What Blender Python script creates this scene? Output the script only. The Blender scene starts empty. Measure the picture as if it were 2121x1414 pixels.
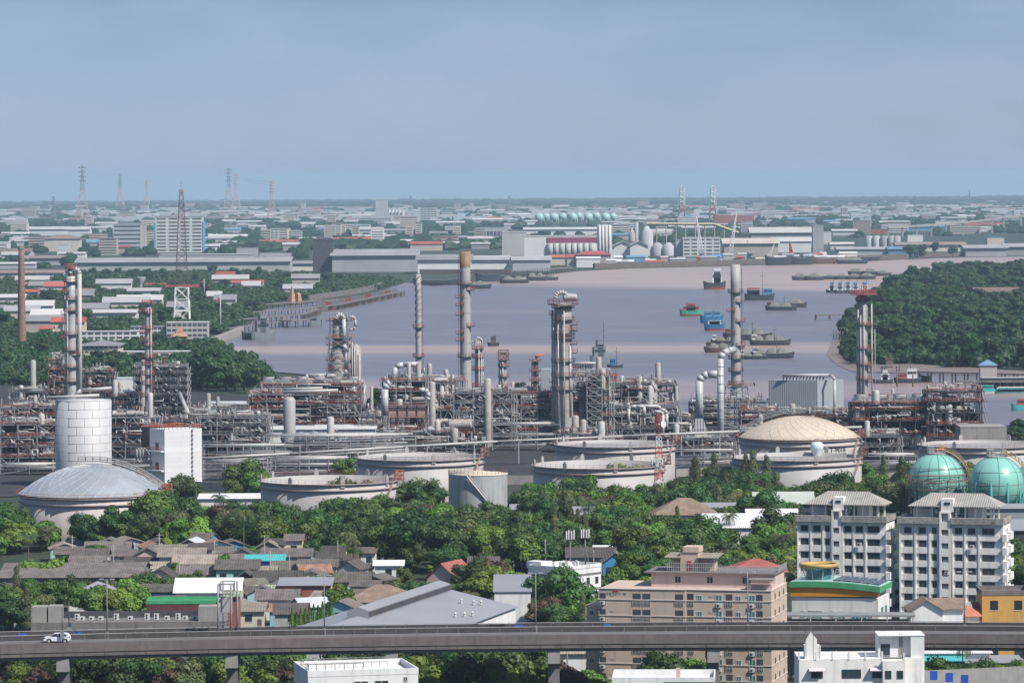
import bpy, math, random
from math import sin, cos, pi, radians, sqrt, atan2, floor
from mathutils import Matrix, Vector
S = bpy.context.scene
COL = S.collection
# ------------------------------------------------------------------ camera
F = 8838.0; CX = 1060.5; CY = 371.0; HC = 95.0; ROLL = 0.0058; RE = 7.4e6
cd = bpy.data.cameras.new("camera"); cam = bpy.data.objects.new("camera", cd); COL.objects.link(cam)
cd.sensor_width = 36.0; cd.lens = 36.0 * F / 2121.0
cd.shift_y = -(707 - CY) / 2121.0; cd.clip_start = 1.0; cd.clip_end = 200000.0
cam.matrix_world = Matrix.Translation((0, 0, HC)) @ Matrix.Rotation(pi / 2, 4, 'X') @ Matrix.Rotation(-ROLL, 4, 'Z')
S.camera = cam
# ------------------------------------------------------------------ sky, sun, exposure
SUN = Vector((0.53, -0.42, 0.74)).normalized()
sun_el = math.asin(SUN.z); sun_az = atan2(SUN.x, SUN.y)
w = bpy.data.worlds.new("World"); S.world = w; w.use_nodes = True
nt = w.node_tree; nt.nodes.clear()
out = nt.nodes.new('ShaderNodeOutputWorld'); bg = nt.nodes.new('ShaderNodeBackground')
sky = nt.nodes.new('ShaderNodeTexSky'); sky.sky_type = 'NISHITA'; sky.sun_disc = False
sky.sun_elevation = sun_el; sky.sun_rotation = sun_az
sky.altitude = 0; sky.air_density = 1.2; sky.dust_density = 0.6; sky.ozone_density = 1.5
bg.inputs[1].default_value = 0.113
# thin broken cloud, very low contrast
tc = nt.nodes.new('ShaderNodeTexCoord'); mp = nt.nodes.new('ShaderNodeMapping'); mp.inputs['Scale'].default_value = (12, 12, 34)
no = nt.nodes.new('ShaderNodeTexNoise'); no.inputs['Scale'].default_value = 1.6; no.inputs['Detail'].default_value = 9; no.inputs['Roughness'].default_value = 0.55
rp = nt.nodes.new('ShaderNodeValToRGB'); rp.color_ramp.elements[0].position = 0.36; rp.color_ramp.elements[1].position = 0.66
rp.color_ramp.elements[0].color = (0, 0, 0, 1); rp.color_ramp.elements[1].color = (0.42, 0.42, 0.42, 1)
mx = nt.nodes.new('ShaderNodeMix'); mx.data_type = 'RGBA'
mx.inputs[7].default_value = (3.2, 4.0, 5.1, 1)
tint = nt.nodes.new('ShaderNodeMix'); tint.data_type = 'RGBA'; tint.blend_type = 'MULTIPLY'; tint.inputs[0].default_value = 1.0
tint.inputs[7].default_value = (0.38, 0.56, 1.0, 1)
sp = nt.nodes.new('ShaderNodeSeparateXYZ'); ra = nt.nodes.new('ShaderNodeMapRange'); ra.inputs[1].default_value = .05; ra.inputs[2].default_value = .5; tm = nt.nodes.new('ShaderNodeMix'); tm.data_type = 'RGBA'
tm.inputs[6].default_value = (0.375, 0.55, 1.03, 1); tm.inputs[7].default_value = (0.68, 0.73, 0.82, 1)
nt.links.new(tc.outputs['Generated'], sp.inputs[0]); nt.links.new(sp.outputs[2], ra.inputs[0]); nt.links.new(ra.outputs[0], tm.inputs[0])
rb = nt.nodes.new('ShaderNodeMapRange'); rb.inputs[1].default_value = .0; rb.inputs[2].default_value = .042; rb.inputs[3].default_value = 1.36; rb.inputs[4].default_value = .84
vm = nt.nodes.new('ShaderNodeVectorMath'); vm.operation = 'SCALE'; nt.links.new(sp.outputs[2], rb.inputs[0]); nt.links.new(rb.outputs[0], vm.inputs['Scale']); nt.links.new(tm.outputs[2], vm.inputs[0]); nt.links.new(vm.outputs[0], tint.inputs[7])
nt.links.new(tc.outputs['Generated'], mp.inputs[0]); nt.links.new(mp.outputs[0], no.inputs['Vector']); nt.links.new(no.outputs[0], rp.inputs[0])
nt.links.new(rp.outputs[0], mx.inputs[0]); nt.links.new(sky.outputs[0], tint.inputs[6]); nt.links.new(tint.outputs[2], mx.inputs[6])
nt.links.new(mx.outputs[2], bg.inputs[0]); nt.links.new(bg.outputs[0], out.inputs[0])
sl = bpy.data.lights.new("sun", 'SUN'); sl.energy = 4.9; sl.angle = radians(0.6); sl.color = (1.0, 0.94, 0.86)
so = bpy.data.objects.new("sun", sl); COL.objects.link(so); so.rotation_euler = SUN.to_track_quat('Z', 'Y').to_euler()
vs = S.view_settings; S.display_settings.display_device = 'sRGB'; vs.view_transform = 'Standard'; vs.look = 'None'; vs.gamma = 1; vs.exposure = 0.24
try:
    S.cycles.use_denoising = True; S.cycles.max_bounces = 5; S.cycles.diffuse_bounces = 2; S.cycles.glossy_bounces = 2
    S.cycles.transparent_max_bounces = 4; S.cycles.volume_bounces = 0; S.cycles.caustics_reflective = False; S.cycles.caustics_refractive = False
except Exception: pass

# ------------------------------------------------------------------ placing: photograph pixel + height -> point in the world
def zg(x, y): return -(x * x + y * y) / (2 * RE)
def rayuv(px, py):
    u = px - CX; v = py - CY; c, s = cos(ROLL), sin(ROLL)
    return (u * c - v * s) / F, (u * s + v * c) / F      # x/y , (HC-z)/y
def G(px, py, z=0.0):
    a, b = rayuv(px, py); D = (HC - z) / max(b, 1e-5); D = min(D, 60000)
    for _ in range(30):
        zz = z + zg(a * D, D); D2 = (HC - zz) / max(b, 1e-4)
        D = 0.5 * D + 0.5 * min(D2, 40000)
    return a * D, D
def GD(px, D, py=900):      # point at depth D under pixel column px (on row py)
    a, b = rayuv(px, py); return a * D, D
def PX(x, y, z):            # world -> photograph pixel
    u = F * x / y; v = F * (HC - z) / y; c, s = cos(ROLL), sin(ROLL)
    return CX + u * c + v * s, CY - u * s + v * c
def K(D): return F / D      # photograph pixels per metre
def rowD(px, py): return G(px, py)[1]

# ------------------------------------------------------------------ mesh builder
class MB:
    def __init__(s): s.v = []; s.f = []; s.mi = []; s.m = 0; s.sm = False; s.sf = []
    def face(s, pts):
        n = len(s.v); s.v.extend(pts); s.f.append(tuple(range(n, n + len(pts)))); s.mi.append(s.m); s.sf.append(False)
    def _fs(s, faces, smooth=False):
        s.f.extend(faces); s.mi.extend([s.m] * len(faces)); s.sf.extend([smooth] * len(faces))
    def bx(s, x0, x1, y0, y1, z0, z1):
        n = len(s.v)
        s.v.extend([(x0, y0, z0), (x1, y0, z0), (x1, y1, z0), (x0, y1, z0), (x0, y0, z1), (x1, y0, z1), (x1, y1, z1), (x0, y1, z1)])
        s._fs([(n, n + 3, n + 2, n + 1), (n + 4, n + 5, n + 6, n + 7), (n, n + 1, n + 5, n + 4), (n + 1, n + 2, n + 6, n + 5), (n + 2, n + 3, n + 7, n + 6), (n + 3, n, n + 4, n + 7)]); return s
    def rbox(s, cx, cy, z0, sx, sy, sz, a=0):
        c, q = cos(a), sin(a); P = []
        for z in (z0, z0 + sz):
            for dx, dy in ((-sx / 2, -sy / 2), (sx / 2, -sy / 2), (sx / 2, sy / 2), (-sx / 2, sy / 2)):
                P.append((cx + dx * c - dy * q, cy + dx * q + dy * c, z))
        n = len(s.v); s.v.extend(P)
        s._fs([(n, n + 3, n + 2, n + 1), (n + 4, n + 5, n + 6, n + 7), (n, n + 1, n + 5, n + 4), (n + 1, n + 2, n + 6, n + 5), (n + 2, n + 3, n + 7, n + 6), (n + 3, n, n + 4, n + 7)]); return s
    def cyl(s, p0, p1, r0, r1=None, n=8, cap=True, smooth=True):
        if r1 is None: r1 = r0
        a = Vector(p0); b = Vector(p1); d = (b - a)
        if d.length < 1e-6: return s
        d.normalize(); t = Vector((0, 0, 1)) if abs(d.z) < 0.9 else Vector((1, 0, 0))
        u = d.cross(t).normalized(); w_ = d.cross(u)
        i0 = len(s.v)
        for c_, r in ((a, r0), (b, r1)):
            for k in range(n):
                t_ = 2 * pi * k / n; q = c_ + u * (r * cos(t_)) + w_ * (r * sin(t_)); s.v.append((q.x, q.y, q.z))
        s._fs([(i0 + k, i0 + n + k, i0 + n + (k + 1) % n, i0 + (k + 1) % n) for k in range(n)], smooth and n > 5)
        if cap:
            s._fs([tuple(i0 + k for k in range(n)), tuple(i0 + n + k for k in reversed(range(n)))])
        return s
    def bar(s, p0, p1, w_=0.2): return s.cyl(p0, p1, w_ * .7, None, 4, False, False)
    def tube(s, pts, r, n=6):
        for a, b in zip(pts[:-1], pts[1:]): s.cyl(a, b, r, None, n, True)
        return s
    def arc(s, c, R, a0, a1, r, plane='xz', seg=6, n=8):
        P = []
        for k in range(seg + 1):
            t = a0 + (a1 - a0) * k / seg
            if plane == 'xz': P.append((c[0] + R * cos(t), c[1], c[2] + R * sin(t)))
            elif plane == 'yz': P.append((c[0], c[1] + R * cos(t), c[2] + R * sin(t)))
            else: P.append((c[0] + R * cos(t), c[1] + R * sin(t), c[2]))
        return s.tube(P, r, n)
    def lathe(s, prof, n=24, c=(0, 0, 0), a0=0, a1=2 * pi, smooth=True):
        full = abs(a1 - a0 - 2 * pi) < 1e-6; m = n if full else n + 1; i0 = len(s.v)
        for r, z in prof:
            for k in range(m):
                t = a0 + (a1 - a0) * k / n; s.v.append((c[0] + r * cos(t), c[1] + r * sin(t), c[2] + z))
        fs = []
        for j in range(len(prof) - 1):
            for k in range(n):
                k2 = (k + 1) % m if full else k + 1
                fs.append((i0 + j * m + k, i0 + j * m + k2, i0 + (j + 1) * m + k2, i0 + (j + 1) * m + k))
        s._fs(fs, smooth); return s
    def prism(s, poly, z0, z1):
        n = len(poly); i0 = len(s.v)
        s.v.extend([(x, y, z0) for x, y in poly]); s.v.extend([(x, y, z1) for x, y in poly])
        s._fs([(i0 + k, i0 + (k + 1) % n, i0 + n + (k + 1) % n, i0 + n + k) for k in range(n)])
        s._fs([tuple(i0 + k for k in reversed(range(n))), tuple(i0 + n + k for k in range(n))]); return s
    def xprism(s, poly, x0, x1):   # poly in (y,z) extruded along x
        n = len(poly); i0 = len(s.v)
        s.v.extend([(x0, y, z) for y, z in poly]); s.v.extend([(x1, y, z) for y, z in poly])
        s._fs([(i0 + k, i0 + n + k, i0 + n + (k + 1) % n, i0 + (k + 1) % n) for k in range(n)])
        s._fs([tuple(i0 + k for k in range(n)), tuple(i0 + n + k for k in reversed(range(n)))]); return s
    def yprism(s, poly, y0, y1):   # poly in (x,z) extruded along y
        n = len(poly); i0 = len(s.v)
        s.v.extend([(x, y0, z) for x, z in poly]); s.v.extend([(x, y1, z) for x, z in poly])
        s._fs([(i0 + k, i0 + (k + 1) % n, i0 + n + (k + 1) % n, i0 + n + k) for k in range(n)])
        s._fs([tuple(i0 + k for k in reversed(range(n))), tuple(i0 + n + k for k in range(n))]); return s
    def gable(s, x0, x1, y0, y1, z, h, ax='x', o=0.5, t=0.15):   # two roof slabs, ridge along ax, eaves at z
        if ax == 'x':
            ym = (y0 + y1) / 2; sl_ = h / (ym - y0); zo = z - o * sl_
            s.xprism([(y0 - o, zo), (ym, z + h), (y1 + o, zo), (y1 + o, zo + t), (ym, z + h + t), (y0 - o, zo + t)], x0 - o, x1 + o)
        else:
            xm = (x0 + x1) / 2; sl_ = h / (xm - x0); zo = z - o * sl_
            s.yprism([(x0 - o, zo), (x0 - o, zo + t), (xm, z + h + t), (x1 + o, zo + t), (x1 + o, zo), (xm, z + h)][::-1], y0 - o, y1 + o)
        return s
    def gwall(s, x0, x1, y0, y1, z0, z, h, ax='x'):   # walls with gable ends
        if ax == 'x': s.xprism([(y0, z0), (y1, z0), (y1, z), ((y0 + y1) / 2, z + h), (y0, z)][::-1], x0, x1)
        else: s.yprism([(x0, z0), (x1, z0), (x1, z), ((x0 + x1) / 2, z + h), (x0, z)], y0, y1)
        return s
    def hip(s, x0, x1, y0, y1, z, h, o=0.5, t=0.12, rl=None):
        x0 -= o; x1 += o; y0 -= o; y1 += o
        if x1 - x0 >= y1 - y0:
            d = (y1 - y0) / 2 if rl is None else ((x1 - x0) - rl) / 2
            A = (x0 + d, (y0 + y1) / 2, z + h); B = (x1 - d, (y0 + y1) / 2, z + h)
            if B[0] - A[0] < .02: B = (A[0] + .02, A[1], A[2])
            C = [(x0, y0, z), (x1, y0, z), (x1, y1, z), (x0, y1, z)]
            fs = [[C[0], C[1], B, A], [C[1], C[2], B], [C[2], C[3], A, B], [C[3], C[0], A]]
        else:
            d = (x1 - x0) / 2 if rl is None else ((y1 - y0) - rl) / 2
            A = ((x0 + x1) / 2, y0 + d, z + h); B = ((x0 + x1) / 2, y1 - d, z + h)
            C = [(x0, y0, z), (x1, y0, z), (x1, y1, z), (x0, y1, z)]
            fs = [[C[0], C[1], A], [C[1], C[2], B, A], [C[2], C[3], B], [C[3], C[0], A, B]]
        for f in fs: s.face(f)
        s.bx(x0, x1, y0, y1, z - t, z); return s
    def ico(s, c, r, sub=1, jit=0, rnd=None, sc=(1, 1, 1)):
        import bmesh
        b = bmesh.new(); bmesh.ops.create_icosphere(b, subdivisions=sub, radius=1); i0 = len(s.v)
        for v in b.verts:
            q = 1 + (rnd.uniform(-jit, jit) if rnd else 0); s.v.append((c[0] + v.co.x * r * q * sc[0], c[1] + v.co.y * r * q * sc[1], c[2] + v.co.z * r * q * sc[2]))
        s._fs([tuple(i0 + v.index for v in f.verts) for f in b.faces], jit == 0); b.free(); return s
    def add(s, o, T=(0, 0, 0), rz=0, sc=1):
        i0 = len(s.v); c, q = cos(rz), sin(rz)
        s.v.extend([(T[0] + (x * c - y * q) * sc, T[1] + (x * q + y * c) * sc, T[2] + z * sc) for x, y, z in o.v])
        s.f.extend([tuple(i + i0 for i in f) for f in o.f]); s.mi.extend(o.mi); s.sf.extend(o.sf); return s
    def mesh(s, name, mats):
        me = bpy.data.meshes.new(name); me.from_pydata(s.v, [], s.f)
        if not isinstance(mats, (list, tuple)): mats = [mats]
        for m in mats: me.materials.append(m)
        if len(mats) > 1: me.polygons.foreach_set('material_index', s.mi)
        me.polygons.foreach_set('use_smooth', s.sf); me.update(); return me

def link(name, data, parent=None, loc=(0, 0, 0), rz=0, sc=None):
    o = bpy.data.objects.new(name, data); COL.objects.link(o); o.location = loc
    if rz: o.rotation_euler = (0, 0, rz)
    if sc is not None: o.scale = sc if isinstance(sc, tuple) else (sc, sc, sc)
    if parent: o.parent = parent
    return o
def tag(o, label, cat=None, group=None, kind=None):
    if label: o['label'] = label
    if cat: o['category'] = cat
    if group: o['group'] = group
    if kind: o['kind'] = kind
    return o
def thing(name, label, cat, loc=(0, 0, 0), rz=0, group=None):
    if len(loc) == 2: loc = (loc[0], loc[1], zg(*loc))
    return tag(link(name, None, None, loc, rz), label, cat, group)
def part(name, mb, mat, parent, label=None, loc=(0, 0, 0), rz=0):
    if not mb.f: return None
    o = link(name, mb.mesh(name, mat), parent, loc, rz)
    if label: o['label'] = label
    return o
def single(name, mb, mat, label, cat, loc=(0, 0, 0), rz=0, group=None, kind=None):
    if len(loc) == 2: loc = (loc[0], loc[1], zg(*loc))
    return tag(link(name, mb.mesh(name, mat), None, loc, rz), label, cat, group, kind)
def struct(name, mb, mat, loc=(0, 0, 0)):
    o = link(name, mb.mesh(name, mat), None, loc); o['kind'] = 'structure'; return o
KIDS = {}
def kids(o):
    if o.name not in KIDS: KIDS[o.name] = [c for c in COL.objects if c.parent == o]
    return KIDS[o.name]
def dup(root, loc, rz=0, label=None, group=None, sc=None, rec=None):
    if len(loc) == 2: loc = (loc[0], loc[1], zg(*loc))
    r = root.copy(); COL.objects.link(r); r.location = loc; r.rotation_euler = (0, 0, rz)
    if sc is not None: r.scale = sc if isinstance(sc, tuple) else (sc, sc, sc)
    if label: r['label'] = label
    if group: r['group'] = group
    for ch in kids(root):
        c = ch.copy(); COL.objects.link(c); c.parent = r
        for g in kids(ch):
            d = g.copy(); COL.objects.link(d); d.parent = c
    return r

# ------------------------------------------------------------------ materials (all procedural)
MATS = {}
def mat(key, col, rough=0.8, var=0.18, scale=0.35, metal=0.0, streak=0.0, dirt=(0.10, 0.09, 0.08), dirtamt=0.0, wave=None, rnd=0.0, spec=None, bump=0.0, band=None, tiles=None):
    if key in MATS: return MATS[key]
    m = bpy.data.materials.new(key); m.use_nodes = True; MATS[key] = m
    t = m.node_tree; N = t.nodes; L = t.links; b = N['Principled BSDF']
    b.inputs['Roughness'].default_value = rough; b.inputs['Metallic'].default_value = metal
    if spec is not None: b.inputs['Specular IOR Level'].default_value = spec
    c = N.new('ShaderNodeTexCoord'); g = N.new('ShaderNodeNewGeometry')
    def noise(sc_, det=4, vec=None, stretch=None):
        n = N.new('ShaderNodeTexNoise'); n.inputs['Scale'].default_value = sc_; n.inputs['Detail'].default_value = det
        if stretch:
            q = N.new('ShaderNodeMapping'); q.inputs['Scale'].default_value = stretch; L.new(c.outputs['Object'], q.inputs[0]); L.new(q.outputs[0], n.inputs['Vector'])
        else: L.new(c.outputs['Object'], n.inputs['Vector'])
        return n.outputs[0]
    def mix(a, bcol, fac, mode='MIX'):
        q = N.new('ShaderNodeMix'); q.data_type = 'RGBA'; q.blend_type = mode
        for sock, val in ((q.inputs[6], a), (q.inputs[7], bcol)):
            if isinstance(val, tuple): sock.default_value = (*val, 1)
            else: L.new(val, sock)
        if isinstance(fac, (int, float)): q.inputs[0].default_value = fac
        else: L.new(fac, q.inputs[0])
        return q.outputs[2]
    def ramp(x, p0, p1):
        r = N.new('ShaderNodeMapRange'); r.inputs[1].default_value = p0; r.inputs[2].default_value = p1; L.new(x, r.inputs[0]); return r.outputs[0]
    def mul(x, k):
        r = N.new('ShaderNodeMath'); r.operation = 'MULTIPLY'; L.new(x, r.inputs[0])
        if isinstance(k, (int, float)): r.inputs[1].default_value = k
        else: L.new(k, r.inputs[1])
        return r.outputs[0]
    lo = tuple(x * (1 - var) for x in col); hi = tuple(min(1, x * (1 + var)) for x in col)
    res = mix(lo, hi, ramp(noise(scale), .3, .7))
    if tiles:   # (brick width, height, mortar colour, plane)
        bt = N.new('ShaderNodeTexBrick'); bt.inputs['Scale'].default_value = 1; bt.inputs['Brick Width'].default_value = tiles[0]; bt.inputs['Row Height'].default_value = tiles[1]
        bt.inputs['Mortar Size'].default_value = tiles[4] if len(tiles) > 4 else .02 ; bt.inputs['Color1'].default_value = (1, 1, 1, 1); bt.inputs['Color2'].default_value = (.9, .9, .9, 1); bt.inputs['Mortar'].default_value = (*tiles[2], 1)
        q = N.new('ShaderNodeMapping'); q.inputs['Rotation'].default_value = tiles[3]; L.new(c.outputs['Object'], q.inputs[0]); L.new(q.outputs[0], bt.inputs['Vector'])
        res = mix(res, bt.outputs[0], 1.0, 'MULTIPLY')
    if dirtamt:
        res = mix(res, dirt, mul(ramp(noise(scale * 2.3, 6), .48, .72), dirtamt))
    if streak:
        res = mix(res, dirt, mul(ramp(noise(1.0, 3, stretch=(1.1, 1.1, 0.06)), .5, .8), streak))
    if rnd:
        oi = N.new('ShaderNodeObjectInfo'); hs = N.new('ShaderNodeHueSaturation'); L.new(res, hs.inputs['Color'])
        r = N.new('ShaderNodeMapRange'); r.inputs[3].default_value = 1 - rnd; r.inputs[4].default_value = 1 + rnd; L.new(oi.outputs['Random'], r.inputs[0]); L.new(r.outputs[0], hs.inputs['Value'])
        r2 = N.new('ShaderNodeMath'); r2.operation = 'MULTIPLY'; r2.inputs[1].default_value = 7.31; L.new(oi.outputs['Random'], r2.inputs[0])
        r3 = N.new('ShaderNodeMath'); r3.operation = 'FRACT'; L.new(r2.outputs[0], r3.inputs[0])
        r4 = N.new('ShaderNodeMapRange'); r4.inputs[3].default_value = .5 - rnd * .05; r4.inputs[4].default_value = .5 + rnd * .05; L.new(r3.outputs[0], r4.inputs[0]); L.new(r4.outputs[0], hs.inputs['Hue'])
        res = hs.outputs[0]
    if wave:    # (axis, period m, amount) corrugation as colour + bump
        wv = N.new('ShaderNodeTexWave'); wv.bands_direction = wave[0]; wv.inputs['Scale'].default_value = 0.314 / wave[1]
        L.new(c.outputs['Object'], wv.inputs['Vector'])
        bp = N.new('ShaderNodeBump'); bp.inputs['Strength'].default_value = wave[2]; bp.inputs['Distance'].default_value = wave[1] * .3; L.new(wv.outputs[1], bp.inputs['Height']); L.new(bp.outputs[0], b.inputs['Normal'])
    elif bump:
        bp = N.new('ShaderNodeBump'); bp.inputs['Strength'].default_value = bump; bp.inputs['Distance'].default_value = 0.3; L.new(noise(scale * 3, 5), bp.inputs['Height']); L.new(bp.outputs[0], b.inputs['Normal'])
    L.new(res, b.inputs['Base Color']); return m
# ------------------------------------------------------------------ haze
def make_haze():
    b = MB().bx(-30000, 30000, -1500, 41500, -170, 131)
    m = bpy.data.materials.new("haze_air"); m.use_nodes = True; t = m.node_tree; t.nodes.clear()
    o = t.nodes.new('ShaderNodeOutputMaterial'); v = t.nodes.new('ShaderNodeVolumePrincipled')
    v.inputs['Color'].default_value = (0.60, 0.82, 1.0, 1); v.inputs['Density'].default_value = 0.000041; v.inputs['Anisotropy'].default_value = 0.0
    t.links.new(v.outputs[0], o.inputs['Volume'])
    h = single('haze', b, m, 'pale blue haze in the air over the river and the far bank', 'haze', (0, 0, 0)); h['kind'] = 'stuff'
make_haze()
# ------------------------------------------------------------------ ground sheet, curved with the earth
def sheet(xs, ys, zoff):
    b = MB(); n = len(xs)
    for y in ys:
        for x in xs: b.v.append((x, y, zg(x, y) + zoff))
    b._fs([(j * n + i, j * n + i + 1, (j + 1) * n + i + 1, (j + 1) * n + i) for j in range(len(ys) - 1) for i in range(n - 1)], True); return b
def ground_mat():
    m = bpy.data.materials.new("earth_ground"); m.use_nodes = True; t = m.node_tree; N = t.nodes; L = t.links; b = N['Principled BSDF']; b.inputs['Roughness'].default_value = .95
    c = N.new('ShaderNodeTexCoord')
    def noise(s, d=5):
        n = N.new('ShaderNodeTexNoise'); n.inputs['Scale'].default_value = s; n.inputs['Detail'].default_value = d; L.new(c.outputs['Object'], n.inputs['Vector']); return n.outputs[0]
    def ramp(x, stops):
        r = N.new('ShaderNodeValToRGB'); e = r.color_ramp.elements
        while len(e) < len(stops): e.new(.5)
        for q, (p, col) in zip(e, stops): q.position = p; q.color = (*col, 1)
        L.new(x, r.inputs[0]); return r.outputs[0]
    a = ramp(noise(.05, 6), [(.3, (.012, .028, .014)), (.5, (.022, .042, .018)), (.64, (.045, .05, .035)), (.78, (.12, .11, .10))])
    bb = ramp(noise(.0011, 8), [(.35, (.012, .028, .018)), (.5, (.022, .04, .024)), (.62, (.05, .055, .045)), (.75, (.14, .13, .12))])
    q = N.new('ShaderNodeMix'); q.data_type = 'RGBA'; q.inputs[0].default_value = .5; L.new(a, q.inputs[6]); L.new(bb, q.inputs[7]); L.new(q.outputs[2], b.inputs['Base Color'])
    return m
ys = [-1500, -500, 0, 400] + [600 * (40500 / 600) ** (k / 90) for k in range(91)]
xs = [s_ * 20 * (29000 / 20) ** (k / 26) for s_ in (-1,) for k in range(26, -1, -1)] + [0] + [20 * (29000 / 20) ** (k / 26) for k in range(27)]
struct('ground', sheet(xs, ys, -0.6), ground_mat())
# ------------------------------------------------------------------ river
from mathutils.geometry import tessellate_polygon
def poly_sheet(name, pix, zoff, m, dens=14):
    # pix: outline in photograph pixels on the ground; split into strips along depth so that it follows the curved ground
    pts = [G(*p) for p in pix]
    ymin = min(p[1] for p in pts); ymax = max(p[1] for p in pts)
    lv = [ymin * (ymax / ymin) ** (k / dens) for k in range(dens + 1)]; b = MB()
    def clip(poly, y, keep_above):
        o = []
        for i in range(len(poly)):
            p, q = poly[i], poly[(i + 1) % len(poly)]; ip = (p[1] >= y) == keep_above; iq = (q[1] >= y) == keep_above
            if ip: o.append(p)
            if ip != iq:
                tt = (y - p[1]) / (q[1] - p[1]); o.append((p[0] + (q[0] - p[0]) * tt, y))
        return o
    tri = tessellate_polygon([[Vector((p[0], p[1], 0)) for p in pts]])
    for tr in tri:
        base = [pts[i] for i in tr]
        for a, c_ in zip(lv[:-1], lv[1:]):
            q = clip(clip(base, a, True), c_, False)
            if len(q) > 2:
                ar = sum(q[i][0] * q[(i + 1) % len(q)][1] - q[(i + 1) % len(q)][0] * q[i][1] for i in range(len(q)))
                if abs(ar) < 1: continue
                if ar < 0: q = q[::-1]
                b.face([(x, y, zg(x, y) + zoff) for x, y in q])
    return struct(name, b, m)
def water_mat():
    m = bpy.data.materials.new("river_water"); m.use_nodes = True; t = m.node_tree; N = t.nodes; L = t.links; b = N['Principled BSDF']
    b.inputs['Roughness'].default_value = .3; b.inputs['IOR'].default_value = 1.33; b.inputs['Specular IOR Level'].default_value = .18
    c = N.new('ShaderNodeTexCoord'); sx = N.new('ShaderNodeSeparateXYZ'); L.new(c.outputs['Object'], sx.inputs[0])
    def noise(s, d=3, st=(1, 1, 1)):
        q = N.new('ShaderNodeMapping'); q.inputs['Scale'].default_value = st; L.new(c.outputs['Object'], q.inputs[0])
        n = N.new('ShaderNodeTexNoise'); n.inputs['Scale'].default_value = s; n.inputs['Detail'].default_value = d; L.new(q.outputs[0], n.inputs['Vector']); return n.outputs[0]
    def math_(op, a, b_):
        r = N.new('ShaderNodeMath'); r.operation = op
        for k, v in enumerate((a, b_)):
            if isinstance(v, (int, float)): r.inputs[k].default_value = v
            else: L.new(v, r.inputs[k])
        return r.outputs[0]
    # silt bands: muddy water of another tone lies across the stream at given distances
    wob = math_('MULTIPLY', math_('SUBTRACT', noise(.0025, 4, (.35, 1, 1)), .5), 420)
    yy = math_('ADD', math_('ADD', sx.outputs[1], wob), math_('MULTIPLY', sx.outputs[0], 0.10))
    cr = N.new('ShaderNodeValToRGB'); cr.color_ramp.interpolation = 'LINEAR'
    mr = N.new('ShaderNodeMapRange'); mr.inputs[1].default_value = 1700; mr.inputs[2].default_value = 5700; L.new(yy, mr.inputs[0]); L.new(mr.outputs[0], cr.inputs[0])
    pale = (.40, .285, .22); dark = (.15, .135, .145); mid = (.30, .22, .20)
    def Y(y): return (y - 1700) / 4000
    st = [(Y(1700), dark), (Y(1840), dark), (Y(1910), mid), (Y(1990), mid), (Y(2060), dark), (Y(2270), dark), (Y(2360), pale), (Y(2440), pale), (Y(2540), dark), (Y(5700), dark)]
    e = cr.color_ramp.elements
    while len(e) < len(st): e.new(.5)
    for q, (p, col) in zip(e, st): q.position = min(1, max(0, p)); q.color = (*col, 1)
    def mixc(a, c_, f):
        q = N.new('ShaderNodeMix'); q.data_type = 'RGBA'; L.new(a, q.inputs[6]); q.inputs[7].default_value = (*c_, 1); L.new(f, q.inputs[0]); return q.outputs[2]
    def rng(x, a, c_, d=1):
        r = N.new('ShaderNodeMapRange'); r.inputs[1].default_value = a; r.inputs[2].default_value = c_; r.inputs[4].default_value = d; L.new(x, r.inputs[0]); return r.outputs[0]
    far_ = rng(math_('ADD', math_('ADD', sx.outputs[1], math_('MULTIPLY', wob, .4)), math_('MULTIPLY', sx.outputs[0], 1.1)), 3810, 4010)
    col = mixc(cr.outputs[0], (.42, .295, .225), far_)
    col = mixc(col, (.30, .22, .19), rng(noise(.004, 6, (.25, 1, 1)), .5, .75, .5)); col = mixc(col, (.12, .12, .15), rng(noise(.02, 5, (.3, 1, 1)), .48, .8, .55)); col = mixc(col, (.42, .40, .42), rng(noise(.13, 4, (.16, 1, 1)), .52, .78, .45))  # last mix: pale fine streaks put lit ripples into the water colour
    L.new(col, b.inputs['Base Color'])
    bp = N.new('ShaderNodeBump'); bp.inputs['Strength'].default_value = .55; bp.inputs['Distance'].default_value = .5
    hh = math_('ADD', noise(.35, 4, (.5, 1, 1)), math_('MULTIPLY', noise(.035, 3, (.4, 1, 1)), 2.0)); L.new(hh, bp.inputs['Height']); L.new(bp.outputs[0], b.inputs['Normal'])
    return m
river_pix = [(440, 712), (480, 690), (520, 668), (545, 640), (640, 628), (760, 612), (840, 585), (900, 592), (1100, 572), (1190, 562), (1300, 556), (1500, 551), (1700, 545), (1850, 538), (1990, 533), (2140, 531),
             (2140, 566), (2000, 566), (1850, 590), (1800, 615), (1790, 650), (1740, 690), (1735, 722), (1760, 750), (1850, 762), (2000, 768), (2160, 772),
             (2200, 860), (2100, 880), (1700, 880), (1300, 860), (1000, 845), (760, 830), (740, 800), (640, 775), (520, 765), (450, 745)]
poly_sheet('river_water', river_pix, -0.15, water_mat(), 24)
mud = mat('mud', (.20, .155, .13), .55, .2, .03)
poly_sheet('mud_bank', [(1745, 684), (1720, 712), (1712, 735), (1735, 756), (1762, 768), (1850, 772), (1960, 775), (2160, 782), (2180, 772), (2000, 760), (1860, 752), (1790, 744), (1775, 720), (1765, 690)], 0.05, mud, 8)
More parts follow.
